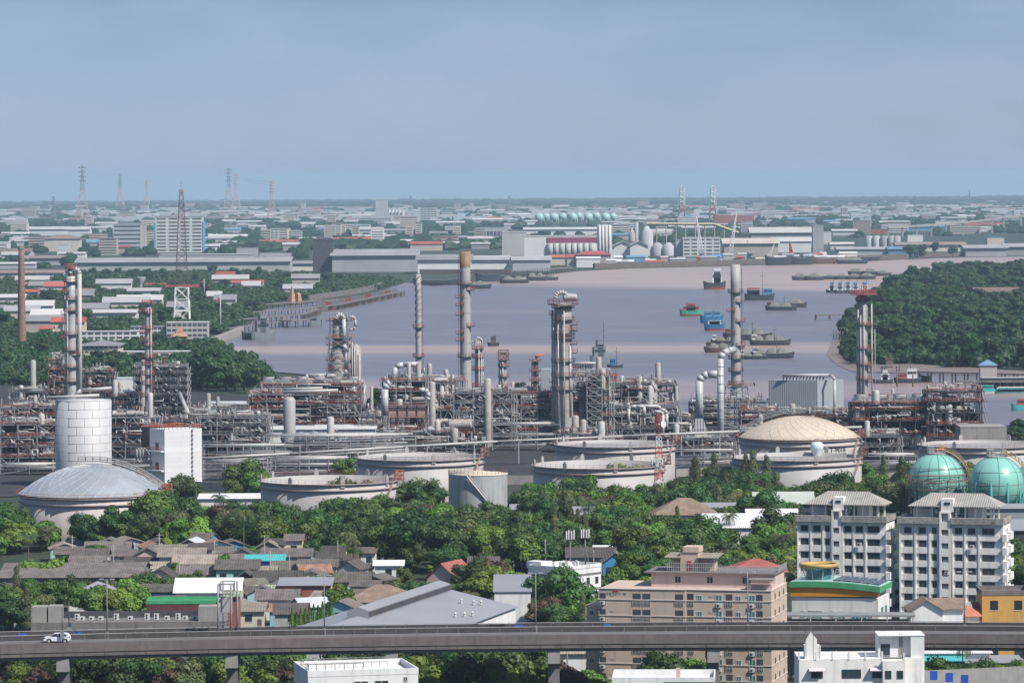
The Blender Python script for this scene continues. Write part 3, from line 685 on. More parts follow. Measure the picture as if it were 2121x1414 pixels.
LAMP = []
def unit(name, label, px0, px1, yb, dep, rows, seed=1, bay=6.0, dense=1.0, red=.3, rail=.8, vessels=2, drums=1, brace=.5, metal=None, ncool=0, cat='refinery unit', tall=()):
    """steel process structure between pixel columns px0..px1, its front foot on ground row yb, decks at pixel rows 'rows'"""
    r = random.Random(seed); pxm = (px0 + px1) / 2; x, y = G(pxm, yb); k = K(y); W = (px1 - px0) / k; g = zg(x, y)
    t = thing(name, label, cat, (x, y, g)); Z = sorted(XZ(pxm, q, y)[1] - g for q in rows); nx = max(1, round(W / bay)); ny = max(1, round(dep / 7)); st = metal or m_steel
    xs = [-W / 2 + W * i / nx for i in range(nx + 1)]; ys_ = [dep * j / ny for j in range(ny + 1)]; b = MB(); top = Z[-1]
    for i, xx in enumerate(xs):
        for j, yy in enumerate(ys_):
            if (i + j) % 1 == 0: b.bar((xx, yy, 0), (xx, yy, top * (1 if r.random() < .8 else r.uniform(1.02, 1.12))), .34)
    for z in Z:
        for yy in ys_: b.bar((xs[0], yy, z), (xs[-1], yy, z), .32)
        for xx in xs: b.bar((xx, 0, z), (xx, dep, z), .26)
    zz = [0] + Z
    for a, c in zip(zz[:-1], zz[1:]):
        for i in range(nx):
            q = r.random()
            if q < brace:
                xm = (xs[i] + xs[i + 1]) / 2
                if q < brace * .6: b.bar((xs[i], 0, a), (xm, 0, c), .22); b.bar((xs[i + 1], 0, a), (xm, 0, c), .22)
                else: b.bar((xs[i], 0, a), (xs[i + 1], 0, c), .2); b.bar((xs[i + 1], 0, a), (xs[i], 0, c), .2)
    part('steel_frame', b, st, t)
    gb = MB()
    for z in Z:
        for i in range(nx):
            if r.random() < .8: gb.bx(xs[i] + .2, xs[i + 1] - .2, .2, dep - .2, z + .18, z + .28)
            if r.random() < .45: gb.bx(xs[i], xs[i + 1], dep * .6, dep * .6 + .3, max(0, z - 5), z)  # upright dark panels added inside to deepen the structure's shade
    part('grating_and_shade_panels', gb, m_steeld, t)
    rb = MB()
    for z in Z:
        if r.random() < rail + .15: rail_line(rb, [(xs[0] - .5, -.5, z + .2), (xs[-1] + .5, -.5, z + .2), (xs[-1] + .5, dep + .5, z + .2)], 1.15, .17, 1.8)
    part('handrail', rb, r.choice((m_orange, m_redw, m_steel, m_steel)), t)
    pa, pr, pd = MB(), MB(), MB()
    for zi, z in enumerate(zz):
        gap = (zz[zi + 1] - z) if zi + 1 < len(zz) else 3.0
        for _ in range(int(dense * (5 + W / 3))):
            L = W * r.uniform(.06, .5); xa = r.uniform(-W / 2, W / 2 - L); yy = r.uniform(-1.0, dep * .8); z1 = z + r.uniform(.4, max(.8, gap * .8)); rr = r.choice([.08, .1, .13, .16, .2, .3]); B = pr if r.random() < red * .6 else (pa if r.random() < .7 else pd)
            P = [(xa, yy, z1), (xa + L, yy, z1)]
            q = r.random()
            if q < .35: P = [(xa, yy, max(0, z1 - gap * r.uniform(.3, 1)))] + P
            if q > .25 and q < .6: P = P + [(xa + L, yy, z1 + gap * r.uniform(-.8, .9))]
            B.tube([p if p[2] > 0.1 else (p[0], p[1], .1) for p in P], rr, 6)
        for _ in range(int(dense * W / 1.6)):     # risers
            xx = r.uniform(-W / 2, W / 2); yy = r.uniform(-.8, dep * .6); (pr if r.random() < red * .6 else pa if r.random() < .6 else pd).cyl((xx, yy, z), (xx, yy, z + gap * r.uniform(.5, 1.3)), r.choice([.08, .1, .14, .2]), None, 5)
        for _ in range(int(dense * W / 5)):     # small equipment on the deck
            xx = r.uniform(-W / 2, W / 2); yy = r.uniform(0, dep * .7); h = min(gap * .7, r.uniform(.8, 2.6)); B = r.choice([pa, pd, pr, pd])
            if r.random() < .5: B.bx(xx, xx + r.uniform(.6, 2.2), yy, yy + 1.2, z + .3, z + .3 + h)
            else: B.cyl((xx, yy, z + .3), (xx, yy, z + .3 + h), r.uniform(.3, .8), None, 8)
    part('pale_pipework', pa, m_pipe, t); part('red_pipework', pr, m_redw, t); part('grey_pipework', pd, m_steel, t)
    for _ in range(vessels):
        zi = r.randrange(len(Z)); z = Z[zi]; rr = r.uniform(.6, 1.1); L = r.uniform(3, 6); xa = r.uniform(-W / 2, max(-W / 2, W / 2 - L)); vb = MB(); drum_h(vb, xa, xa + L, r.uniform(.5, 2), z + rr + .5, rr)
        for q in (.2, .8): vb.bx(xa + L * q - .2, xa + L * q + .2, .4, 2, z + .2, z + rr * .5)
        part('horizontal_vessel', vb, r.choice([m_clad2, m_pipe, m_steel, m_clad2]), t)
    for _ in range(drums):
        z = Z[r.randrange(len(Z))] if len(Z) > 1 else 0; rr = r.uniform(.7, 1.3); vb = MB(); drum_v(vb, r.uniform(-W / 2 + 1, W / 2 - 1), r.uniform(.5, 2.5), z + .2, z + r.uniform(4, 9), rr); part('vertical_drum', vb, r.choice([m_clad2, m_pipe]), t)
    lme = LAMP or LAMP.append(MB().bx(-.5, .5, -.12, .12, -.12, .12).mesh('lamp_fitting', m_white)) or LAMP; n_ = 0
    for z in Z:
        for _ in range(int(W / 5)):
            if n_ < 24: o = link('lamp_fitting', LAMP[0], t, (r.uniform(-W / 2, W / 2), -1.1, z + r.uniform(1.2, 2.6))); o.rotation_euler = (0, r.uniform(.2, .8), 0); n_ += 1
    sb = MB(); sx = xs[-1] + .9
    for a, c in zip(zz[:-1], zz[1:]): sb.bar((sx, 0, a), (sx, dep * .6, c), .3); sb.bar((sx + .9, 0, a), (sx + .9, dep * .6, c), .3); sb.bar((sx, dep * .6, c), (sx, 0, c), .3)
    part('stairs', sb, m_steel, t)
    for i in range(ncool):
        cb = MB(); w_ = W / ncool; xa = -W / 2 + w_ * (i + .08); cb.lathe([(w_ * .36, top + 2.6), (w_ * .36, top + 3.4), (w_ * .33, top + 3.4)], 14, (xa + w_ * .42, dep * .4, 0)); cb.yprism([(xa, top + 1.0), (xa + w_ * .84, top + 1.0), (xa + w_ * .62, top + 2.6), (xa + w_ * .22, top + 2.6)], .5, dep * .8); part('air_cooler_hood', cb, m_steel, t)
    for (fx, h, rr) in tall:
        vb = MB(); drum_v(vb, -W / 2 + W * fx, dep * .3, 0, top + h, rr); part('column_vessel', vb, m_clad2, t)
    exc(x - W / 2, x + W / 2, y, y + dep); lm(pxm, yb, 'the ' + cat); return t, W, top, k
def lattice(b, H, w0, w1, n, th=.25, x=0, y=0, base=0):
    def P(i, z):
        q = (z - base) / (H - base); w_ = w0 + (w1 - w0) * q; return (x + w_ / 2 * (-1, 1, 1, -1)[i], y + w_ / 2 * (-1, -1, 1, 1)[i], z)
    for i in range(4): b.bar(P(i, base), P(i, H), th)
    for k in range(n):
        a = base + (H - base) * k / n; c = base + (H - base) * (k + 1) / n
        for i in range(4):
            j = (i + 1) % 4; b.bar(P(i, a), P(j, c), th * .6); b.bar(P(j, a), P(i, c), th * .6); b.bar(P(i, c), P(j, c), th * .6)

# ---- refinery yard under everything
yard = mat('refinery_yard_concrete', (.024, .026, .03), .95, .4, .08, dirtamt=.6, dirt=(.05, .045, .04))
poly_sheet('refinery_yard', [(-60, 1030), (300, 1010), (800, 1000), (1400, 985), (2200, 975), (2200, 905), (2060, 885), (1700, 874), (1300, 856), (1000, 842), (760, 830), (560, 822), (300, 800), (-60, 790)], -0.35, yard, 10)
for q in ((147, 700, 'the tall pale column'), (306, 700, 'the scaffolded grey stack'), (866, 680, 'the spiral stack'), (963, 650, 'the tallest stack'), (1166, 750, 'the thick column'), (1523, 680, 'the stack on the furnace'), (640, 870, 'the air-cooler block')): lm(*q)
brick = mat('old_brick', (.27, .15, .11), .9, .2, .6, streak=.4, dirt=(.08, .06, .06), tiles=(2.4, .9, (.6, .6, .6), (pi / 2, 0, 0)))
def tower_extras(t, H, r, lst, D, px, m=m_redw):      # bulky platform clusters on columns
    g = zg(0, D)
    for yp in lst:
        z = XZ(px, yp, D)[1] - g; b = MB(); s_ = R0.choice((-1, 1)); b.bx(s_ * r - 1.6, s_ * r + 1.6, -2.2, -.2, z - .3, z); o = part('side_platform', b, m_steeld, t)
        rb = MB(); x0, x1 = s_ * r - 1.6, s_ * r + 1.6; rail_line(rb, [(x0, -2.2, z), (x1, -2.2, z), (x1, -.2, z)], 1.2, .18, 1.2); part('handrail', rb, m_orange, o)
t, H, r0, r1 = stack(147, 20, 23, 572, 1650, 'tall pale steel column with red platforms rising left of the white panelled tank', (583, 620, 643, 692, 725, 760, 790), None, m_red, 'distillation_column', 'column', -1, 2)
b = MB(); b.tube([(r0 + 1.2, -1, 3), (r0 + 1.2, -1, H + 1)], .9, 8); b.arc((r0 - .6, -1, H + 1), 1.8, 0, pi, .9, 'xz', 6, 8); part('overhead_pipe', b, m_pipe, t)
b = MB(); b.lathe([(r1 * .6, H), (r1 * .6, H + 3), (r1 + .8, H + 3), (r1 + .8, H + 3.4)], 12, smooth=False); rail_ring(b, H + 3.4, r1 + .8, 10, 1.2, .2); part('top_platform', b, m_red, t); tower_extras(t, H, r0, (605, 650, 700, 735, 775), 1650, 147)
t, H, r0, r1 = stack(306, 12, 15, 630, 1600, 'grey stack with red ring platforms rising out of dense brown scaffolding', (628, 648, 680, 715, 740, 755, 775, 795, 820), None, m_red, side=1, pipe=1); tower_extras(t, H, r0, (645, 690, 705, 742), 1600, 306)
t, H, r0, r1 = stack(866, 11, 14, 568, 1680, 'slender white stack with a spiral strake wound round its top', (678, 738, 768), m_tank, m_orange, side=1)
b = MB(); k_ = K(1680); za = XZ(866, 700, 1680)[1]; zb = H - .5; N_ = 70
for s_ in range(3):
    P = []
    for i in range(N_ + 1): a = 2 * pi * (i / N_ * 3.2 + s_ / 3); q = r1 + .12; P.append((q * cos(a), q * sin(a), za + (zb - za) * i / N_))
    for p, q in zip(P[:-1], P[1:]): b.bar(p, q, .34)
part('spiral_strake', b, m_clad2, t)
b = MB(); z = XZ(866, 753, 1680)[1]; b.tube([(0, -1, z), (-6, -1, z), (-9, -1, z - 1), (-10, -1, z - 6)], 1.1, 10); part('flue_duct', b, m_clad, t)
t, H, r0, r1 = stack(963, 22, 23, 521, 1700, 'tallest pale stack with a rust-brown tip in the middle of the refinery', (588, 738), m_tank, m_redw, side=-1, tip=32); tower_extras(t, H, r0, (600, 616, 632, 652, 675, 690, 705), 1700, 963)
t, H, r0, r1 = stack(990, 13, 15, 718, 1600, 'slim column crowned by looping pipes right of the tallest stack', (722, 740, 765, 800, 835, 870), m_clad2, m_orange, 'distillation_column', 'column', 1, 3)
for i in range(5):
    b = MB(); b.arc((R0.uniform(-2.2, 2.2), R0.uniform(-1.5, 1), H + R0.uniform(1, 3.4)), R0.uniform(.9, 1.6), 0, pi, .3, 'xz', 6, 6); b.cyl((-1 + i * .6, -1, H - 2), (-1 + i * .6, -1, H + 3), .25, None, 6); part('overhead_pipe', b, m_pipe, t)
t, H, r0, r1 = stack(1043, 13, 13, 742, 1760, 'short column with caged top platform right of the tallest stack', (745, 758, 780, 800), m_clad2, m_orange, 'distillation_column', 'column', -1, 3)
b = MB()
for i in range(4): b.arc((-1.5 + i, -1, H + 1.5), .9, 0, pi, .25, 'xz', 5, 6)
lattice(b, H + 3.5, 4, 4, 2, .2, 0, 0, H - 1); part('top_cage', b, m_redw, t)
# big double-width column with many decks
t, H, r0, r1 = stack(1166, 36, 40, 628, 1535, 'thick weathered fractionating column ringed by many rusty decks', (636, 662, 690, 700, 748, 778, 806), m_clad2, m_redw, 'fractionating_column', 'column', -1, 4); tower_extras(t, H, r0, (650, 672, 684, 712, 730, 765, 790, 820), 1535, 1170)
b = MB(); b.arc((-.5, -1, H + 1.8), 2.2, 0, pi, .8, 'xz', 8, 8); drum_h(b, .5, 4.5, -.5, H + 2.2, 1.3); b.tube([(r0 - 1, -2.5, 10), (r0 - 1, -2.5, H * .7)], .5); b.tube([(-r0 - .4, -1, 4), (-r0 - .4, -1, H * .95)], .45); b.tube([(-r0 + .8, -2.6, 4), (-r0 + .8, -2.6, H * .8)], .4); part('overhead_pipe', b, m_pipe, t)
b = MB(); b.lathe([(r1 + .2, H - .5), (r1 + 2.4, H - .5), (r1 + 2.4, H - .1)], 16, smooth=False); rail_ring(b, H, r1 + 2.4, 14, 1.4, .2); part('top_platform', b, m_redw, t)
t, H, r0, r1 = stack(1523, 20, 21, 548, 1620, 'tall pale stack standing on a square furnace in the right half', (605, 742, 768, 795), m_tank, m_redw, side=1); tower_extras(t, H, r0, (625, 644, 665, 690, 715), 1620, 1523)
t, H, r0, r1 = stack(1787, 19, 19, 612, 1700, 'pale twin-pipe column with a red top platform before the wooded bank', (608, 622, 672, 722, 755, 785), m_clad2, m_red, 'distillation_column', 'column', -1, 4); tower_extras(t, H, r0, (620, 676, 728, 760, 790), 1700, 1787)
b = MB(); b.lathe([(1, H), (r1 + 3.6, H + .4), (r1 + 3.6, H + .8), (1, H + .8)], 12, smooth=False); rail_ring(b, H + .8, r1 + 3.6, 12, 1.3, .25); b.cyl((0, 0, H), (1, 0, H + 4), .3, None, 6); part('top_platform', b, m_red, t)
b = MB(); b.tube([(r0 + 1.6, -1, 2), (r0 + 1.6, -1, H * .93)], .32); b.tube([(r0 + 3.0, 1, 2), (r0 + 3.0, 1, H * .72)], .14); part('riser_pipe', b, m_pipe, t)
# flare mast with red windsock
t = thing('flare_mast', 'short rust-red lattice mast with a windsock left of the thick column', 'mast', (*GD(1109, 1790),)); g = zg(0, 1790); H = XZ(1109, 745, 1790)[1] - g
b = MB(); lattice(b, H, 3.2, 2.4, 12, .3); part('lattice', b, m_redw, t); b = MB().cyl((0, 0, 0), (0, 0, H), .8, None, 8); part('riser', b, m_clad2, t)
b = MB()
for q in (.55, .75, .97): b.bx(-2.4, 2.4, -2.4, 2.4, H * q, H * q + .25); rail_line(b, [(-2.4, -2.4, H * q), (2.4, -2.4, H * q), (2.4, 2.4, H * q)], 1.2, .2, 1.5)
part('platform', b, m_redw, t); b = MB().cyl((0, 0, H + 1), (3.2, 0, H + 2.3), .75, .3, 8); part('windsock', b, mat('windsock_orange', (.7, .18, .08), .8), t)
# pipe-wrapped reactor (x 703)
D = 1690; x, y = GD(703, D); g = zg(x, y); t = thing('reactor_tower', 'stepped reactor tower wrapped by a thick bent overhead pipe', 'reactor', (x, y, g)); zz = lambda py: XZ(703, py, D)[1] - g
b = MB().lathe([(3.9, 0), (3.9, zz(745)), (3.2, zz(728)), (2.5, zz(715)), (2.5, zz(662)), (1.6, zz(656)), (.05, zz(654))], 18); part('vessel', b, m_clad2, t)
b = MB().lathe([(2.2, 0), (2.2, zz(720)), (1.2, zz(714)), (.05, zz(712))], 14, (6.6, .5, 0)); part('side_vessel', b, m_clad2, t)
b = MB(); b.tube([(2.2, -2.8, zz(660)), (2.2, -2.8, zz(712)), (3.2, -2.8, zz(728)), (3.2, -2.8, zz(765)), (2.4, -2.8, zz(774)), (-.5, -2.8, zz(777)), (-12, -2.8, zz(777)), (-13, -2.8, zz(780)), (-13, -2.8, zz(800))], 1.0, 10); b.arc((.6, -2.8, zz(660)), 1.6, 0, pi, 1.0, 'xz', 6, 10); part('overhead_pipe', b, m_clad, t)
b = MB(); b.tube([(4.2, -1, zz(655)), (6.2, -1, zz(657)), (6.6, -1, zz(662)), (6.6, -1, zz(677)), (5.6, -1, zz(682)), (4.2, -1, zz(683))], .5, 8); b.tube([(9.6, -1.5, zz(870)), (9.6, -1.5, zz(796)), (8.6, -1.5, zz(789)), (6.8, -1.5, zz(788)), (5.9, -1.5, zz(794)), (5.9, -1.5, zz(860))], 1.1, 10)
for i in range(5): b.tube([(4.4 + i * .9, -1.8, 3), (4.4 + i * .9, -1.8, zz(700 + 8 * i))], .24)
part('loop_pipe', b, m_pipe, t)
for yp in (663, 700, 713, 745, 765, 790):
    z = zz(yp); b = MB(); b.bx(-5, 5.2, -3.6, 2, z - .25, z); o = part('platform', b, m_steeld, t); b = MB(); rail_line(b, [(-5, -3.6, z), (5.2, -3.6, z), (5.2, 2, z)], 1.2, .18, 1.5); part('handrail', b, m_orange, o)
b = MB(); lattice(b, zz(650), 11, 6.5, 9, .26); part('support_frame', b, m_steel, t); exc(x - 6, x + 12, y - 6, y + 6); lm(703, 740, 'the stepped reactor tower')
# furnace under the right stack + ducts
D = 1590; x, y = GD(1526, D); g = zg(x, y); k = K(D); zz = lambda py: XZ(1526, py, D)[1] - g
t = thing('furnace', 'square furnace clad in ribbed steel with a bracing frame under the right stack', 'furnace', (x, y, g)); h1, h0 = zz(800), zz(868)
b = MB(); b.prism([(-5.2, 0), (5.2, 0), (5.2, 10), (-5.2, 10)], h0 * .55, h1 - 4); part('casing', b, m_clad, t)
b = MB()
for xx in (-6.3, -3.2, 0, 3.2, 6.3): b.bar((xx, -.6, 0), (xx * .62, -.6, h1 + .5), .3)
for i in range(9): z = h1 * i / 8; q = 6.6 - 2.6 * i / 8; b.bar((-q, -.8, z), (q, -.8, z), .25)
for i in range(4):
    z0, z1 = h1 * i / 4, h1 * (i + 1) / 4; q0, q1 = 6.6 - 2.6 * i / 4, 6.6 - 2.6 * (i + 1) / 4; b.bar((-q0, -.9, z0), (q1, -.9, z1), .2); b.bar((q0, -.9, z0), (-q1, -.9, z1), .2); b.bar((q0, -.9, z0), (q1 + .2, 5, z1), .2)
part('bracing_frame', b, m_steel, t); b = MB()
for z in (h0, (h0 + h1) / 2, h1): rail_line(b, [(-6.8, -1.6, z), (6.8, -1.6, z), (6.8, 8, z)], 1.2, .18, 1.6)
part('handrail', b, m_redw, t); exc(x - 7, x + 7, y, y + 10)
D = 1475; x, y = GD(1493, D); g = zg(x, y); zz = lambda py: XZ(1493, py, D)[1] - g
t = thing('flue_duct', 'very tall pale round duct bending into the right stack at its top', 'duct', (x, y, g)); b = MB(); b.tube([(0, 0, 0), (0, 0, zz(742)), (.9, .4, zz(732)), (2.6, 2, zz(727)), (5.2, 8, zz(726)), (8, 125, zz(722))][:5], 1.15, 14); part('riser', b, m_clad, t)
for i in range(1, 11): z = zz(742) * i / 11; part('flange_ring', MB().lathe([(1.17, z), (1.28, z + .1), (1.17, z + .3)], 14), m_steel, t)
D = 1500; x, y = GD(1449, D); g = zg(x, y); zz = lambda py: XZ(1449, py, D)[1] - g
t = thing('flue_duct', 'shorter square-hoppered duct elbowing towards the very tall round duct', 'duct', (x, y, g)); b = MB(); b.tube([(0, 0, zz(866)), (0, 0, zz(788)), (1.1, 0, zz(779)), (3, 0, zz(775)), (6.8, -.5, zz(775))], 1.35, 14); part('elbow_pipe', b, m_clad, t)
b = MB(); b.lathe([(1.9, zz(866)), (2.9, zz(885)), (3.4, zz(886)), (3.4, 0)][::-1], 4, a0=pi / 4, a1=2 * pi + pi / 4, smooth=False); part('hopper', b, mat('ribbed_duct_cladding', (.33, .33, .34), .6, .1, .3, wave=('X', 1.0, .8)), t); exc(x - 4, x + 4, y - 4, y + 4)
# forced-draft cooling boxes
def coolbox(px0, px1, y0, y1, D, label, corner=None, rz=0, pipe=None, yl=None):
    x, zt = XZ((px0 + px1) / 2, y0, D); g = zg(x, D); k = K(D); W = (px1 - px0) / k; zb = XZ(px0, y1, D)[1] - g; zt -= g
    t = thing('cooling_tower', label, 'cooling tower', (x, D, g), rz); m_rib = mat('ribbed_grey_cladding', (.30, .32, .34), .6, .05, .1, wave=('X', .8, .25)); m_rib2 = mat('ribbed_grey_cladding_side', (.30, .32, .34), .6, .05, .1, wave=('Y', .8, .25))
    if corner is None: part('casing', MB().bx(-W / 2, W / 2, 0, 14, zb, zt), m_rib, t)
    else:
        c = -W / 2 + W * (corner - px0) / (px1 - px0); b = MB(); b.prism([(-W / 2, 6), (c, 0), (W / 2, 11), (c + (-W / 2 - c) + (W / 2 - c), 20)], zb, zt); part('casing', b, m_rib, t)
    b = MB()
    for i in range(9):
        for j in range(2): xx = -W / 2 + 1.5 + (W - 3) * i / 8; b.bar((xx, 7 + j * 5, 0), (xx, 7 + j * 5, zb), .35)
    b.bx(-W * .42, W * .25, 6.5, 12, zb * .3, zb); part('legs', b, m_steeld, t)
    if pipe:
        b = MB(); q = lambda py: XZ(px0, py, D)[1] - g; q0 = -W / 2 + W * (pipe[0] - px0) / (px1 - px0); q1 = -W / 2 + W * (pipe[1] - px0) / (px1 - px0)
        b.tube([(q0, 3, q(pipe[2])), (q1 - 1.5, 3, q(pipe[2])), (q1 - .4, 3 if corner is None else -1, q(pipe[2] + 3)), (q1, 1 if corner is None else -1, q(pipe[2] + 9)), (q1, 1 if corner is None else -1, 2)], .55, 10); part('header_pipe', b, m_pipe, t)
        b = MB()
        for i in range(13): xx = q0 + (q1 - q0 - 3) * (i + .5) / 13; b.tube([(xx, 3, q(pipe[2])), (xx - .3, 5, zt + .2)], .25)
        part('branch_pipe', b, m_steeld, t)
    exc(x - W / 2, x + W / 2, D, D + 20); return t
coolbox(1593, 1752, 788, 850, 1640, 'large grey ribbed cooling tower box with a pipe along its roof', 1693, pipe=(1622, 1728, 778)); lm(1670, 820, 'the large grey cooling box')
coolbox(1112, 1266, 765, 812, 1800, 'grey ribbed cooling box half hidden behind the thick column', None, pipe=(1185, 1244, 753)); lm(1240, 790, 'the hidden grey cooling box')
# ---- process structures
U = unit
U('process_structure', 'broad air-cooler structure with yellowish headers below the reactor tower', 537, 748, 905, 16, (880, 862, 838, 818, 800), 11, ncool=6, vessels=5, drums=2, red=.35, dense=1.5)
U('process_structure', 'dark dense pipe structure at the left end of the air-cooler block', 515, 590, 912, 14, (890, 868, 848, 832, 818), 12, dense=1.9, red=.5, vessels=2)
U('process_structure', 'pipe-filled heater structure under the spiral stack', 790, 882, 905, 16, (880, 858, 833, 810, 790), 13, dense=1.3, vessels=2, drums=4, tall=((.1, -3, 1.6),))
U('process_structure', 'structure with a brown drum on top beneath the tallest stack', 880, 945, 900, 16, (880, 850, 825, 795), 14, dense=1.3, vessels=3, drums=3)
U('process_structure', 'open pipe structure behind the bullet-shaped pale drum', 940, 1060, 925, 14, (905, 880, 858, 835, 815), 15, dense=1.2, vessels=1, drums=2, brace=.7)
U('process_structure', 'braced pale steel pipe rack left of the thick column', 1010, 1148, 918, 15, (893, 868, 845, 817), 16, dense=1.0, vessels=2, brace=.95, red=.3, tall=())
U('process_structure', 'crowded exchanger structure right of the thick column', 1180, 1262, 915, 14, (890, 862, 830, 806, 780), 17, dense=1.3, vessels=2, drums=3, brace=.6, tall=((.35, -4, 1.5), (.8, -14, 1.4)))
U('process_structure', 'wide low pipe deck with large white loops behind the floating-roof tank', 1250, 1402, 912, 16, (888, 862, 845), 18, dense=1.2, vessels=3, drums=2, red=.25)
U('process_structure', 'raised structure topped by pale drums before the river', 1288, 1398, 890, 14, (850, 835, 812, 797), 19, dense=1.5, vessels=5, drums=4, red=.3)
U('process_structure', 'small red-railed structure left of the square furnace', 1395, 1432, 905, 12, (885, 868), 20, dense=1.2, vessels=1)
U('process_structure', 'low piping deck between the square furnace and beige domed tank', 1535, 1610, 905, 14, (885, 868, 852), 21, dense=1.1, vessels=2)
U('process_structure', 'dark finned air-cooler deck right of the twin-pipe column', 1768, 1928, 930, 20, (900, 872, 850, 838), 22, dense=1.3, red=.45, metal=m_steeld, ncool=4, vessels=4, drums=2)
U('process_structure', 'tall dark structure with a red top deck at the right end', 1922, 2034, 930, 18, (905, 880, 855, 832, 812), 23, dense=1.4, red=.5, metal=m_steeld, vessels=5, drums=2)
U('process_structure', 'densely scaffolded structure round the left grey stack', 278, 382, 890, 16, (868, 850, 835, 820, 805, 790, 775, 762), 24, bay=2.6, dense=1.5, red=.4, brace=.5, vessels=2, drums=2, metal=m_steeld)
U('process_structure', 'dark scaffolded structure behind the white panelled tank', 158, 232, 860, 14, (835, 815, 800, 785, 772), 25, bay=3.5, dense=1.5, metal=m_steeld)
U('process_structure', 'orange-railed pipe structure along the left edge', 0, 115, 975, 16, (948, 925, 905, 880), 26, dense=1.6, vessels=4, red=.25)
U('process_structure', 'grey pipe structure behind the left-edge pipework', 0, 120, 905, 16, (880, 862, 845), 27, dense=1.4, vessels=3, metal=m_steel)
U('process_structure', 'red and grey column group left of the tall pale column', 100, 140, 870, 12, (840, 815, 790, 765, 745), 28, dense=1.4, red=.7, metal=m_redw)
U('process_structure', 'crowded pipe structure between panelled tank and white box', 228, 322, 950, 16, (925, 905, 885, 865), 29, dense=1.6, red=.4, vessels=3)
U('process_structure', 'crowded grey and red pipe deck right of the white box', 415, 552, 945, 18, (920, 900, 882, 866), 30, dense=1.6, red=.4, vessels=3)
U('process_structure', 'thin-legged grey piping gallery behind the left pipe deck', 400, 540, 880, 12, (862, 848), 31, dense=1.2, red=.3)
U('process_structure', 'far left grey piping before the trees', 20, 110, 855, 10, (830, 812), 34, dense=1.2, red=.2)
U('process_structure', 'low exchanger row behind the floating-roof tanks', 1395, 1520, 945, 10, (930, 912), 32, dense=1.4, vessels=3, red=.3)
U('process_structure', 'pipe bridge right of the beige domed tank', 1785, 1860, 950, 10, (925, 905), 33, dense=1.0, vessels=1, red=.4)
U('process_structure', 'grey back-row structure behind the air-cooler block', 590, 690, 868, 12, (850, 832, 812, 795), 51, dense=1.4, red=.2)
U('process_structure', 'grey back-row structure between spiral and tallest stacks', 800, 960, 872, 12, (852, 832, 812, 790), 52, dense=1.4, red=.25)
U('process_structure', 'grey back-row structure left of the thick column', 1000, 1130, 875, 12, (858, 842, 826), 53, dense=1.4, red=.25)
U('process_structure', 'grey back-row frame around the square furnace', 1430, 1590, 880, 12, (865, 850, 835), 54, dense=1.4, red=.2, metal=m_steeld)
U('process_structure', 'grey back-row structure behind the stair tower', 1195, 1300, 878, 12, (860, 842, 822, 800), 55, dense=1.4, red=.25)
U('process_structure', 'low dark pipework behind the white box building', 330, 470, 925, 12, (905, 888, 872), 56, dense=1.5, red=.25)
U('process_structure', 'low dark piping between pale drum and pink heater box', 610, 790, 940, 9, (925, 912), 61, dense=1.3, red=.3, metal=m_steeld, rail=.2)
U('process_structure', 'low dark piping before the pink heater box', 795, 1000, 945, 8, (930, 918), 62, dense=1.2, red=.35, metal=m_steeld, rail=.2)
U('process_structure', 'low dark piping beside the exchanger row', 1525, 1600, 925, 9, (908, 895), 63, dense=1.3, red=.3, metal=m_steeld, rail=.2)
U('process_structure', 'thin grey pipe frame between tall pale column and scaffolding', 228, 282, 900, 12, (880, 858, 838, 822), 41, dense=1.3, red=.5, metal=m_steeld)
U('process_structure', 'low grey frame right of the scaffolding', 380, 440, 905, 12, (888, 872, 858), 42, dense=1.3, red=.35)
U('process_structure', 'thin steel gallery between air-cooler block and heater structure', 745, 795, 915, 12, (895, 878, 862), 43, dense=1.1, red=.3)
U('process_structure', 'low pipe gallery in front of the thick column foot', 1150, 1260, 935, 10, (918, 900), 44, dense=1.2, red=.35)
U('process_structure', 'dim pipe gallery below the pink heater box', 790, 945, 930, 10, (912, 898), 45, dense=1.2, red=.4, metal=m_steeld)
U('process_structure', 'dark pipe gallery under the large grey cooling box', 1590, 1770, 905, 12, (885, 868, 858), 46, dense=1.1, red=.35, metal=m_steeld, rail=.3)
# ---- free-standing vessels
def vessel(px, w, y0, yb, label, m=m_pipe, name='storage_drum', cat='drum', D=None):
    x, y = G(px, yb) if D is None else GD(px, D); g = zg(x, y); k = K(y); b = MB(); h = XZ(px, y0, y)[1] - g; t = thing(name, label, cat, (x, y, g)); drum_v(b, 0, 0, 0, h, w / k / 2, 18); part('shell', b, m, t); b = MB(); b.lathe([(w / k / 2 * 1.05, 0), (w / k / 2 * 1.05, 1.2)], 18); part('skirt', b, m_steel, t); exc(x - 3, x + 3, y - 3, y + 3); return t
vessel(600, 25, 822, 925, 'smooth pale upright drum with a rounded top before the air coolers', m_tank)
vessel(896, 13, 790, 925, 'slim pinkish column left of the bullet-shaped drum', m_clad2, 'slim_column', 'column')
vessel(1011, 15, 783, 925, 'slim rusty column right of the bullet-shaped drum', m_clad2, 'slim_column', 'column')
vessel(1092 + 100, 15, 860, 930, 'stubby brown column at the foot of the thick column', m_clad2, 'slim_column', 'column')
vessel(1246, 15, 872, 935, 'short pale drum behind the floating-roof tank', m_pipe)
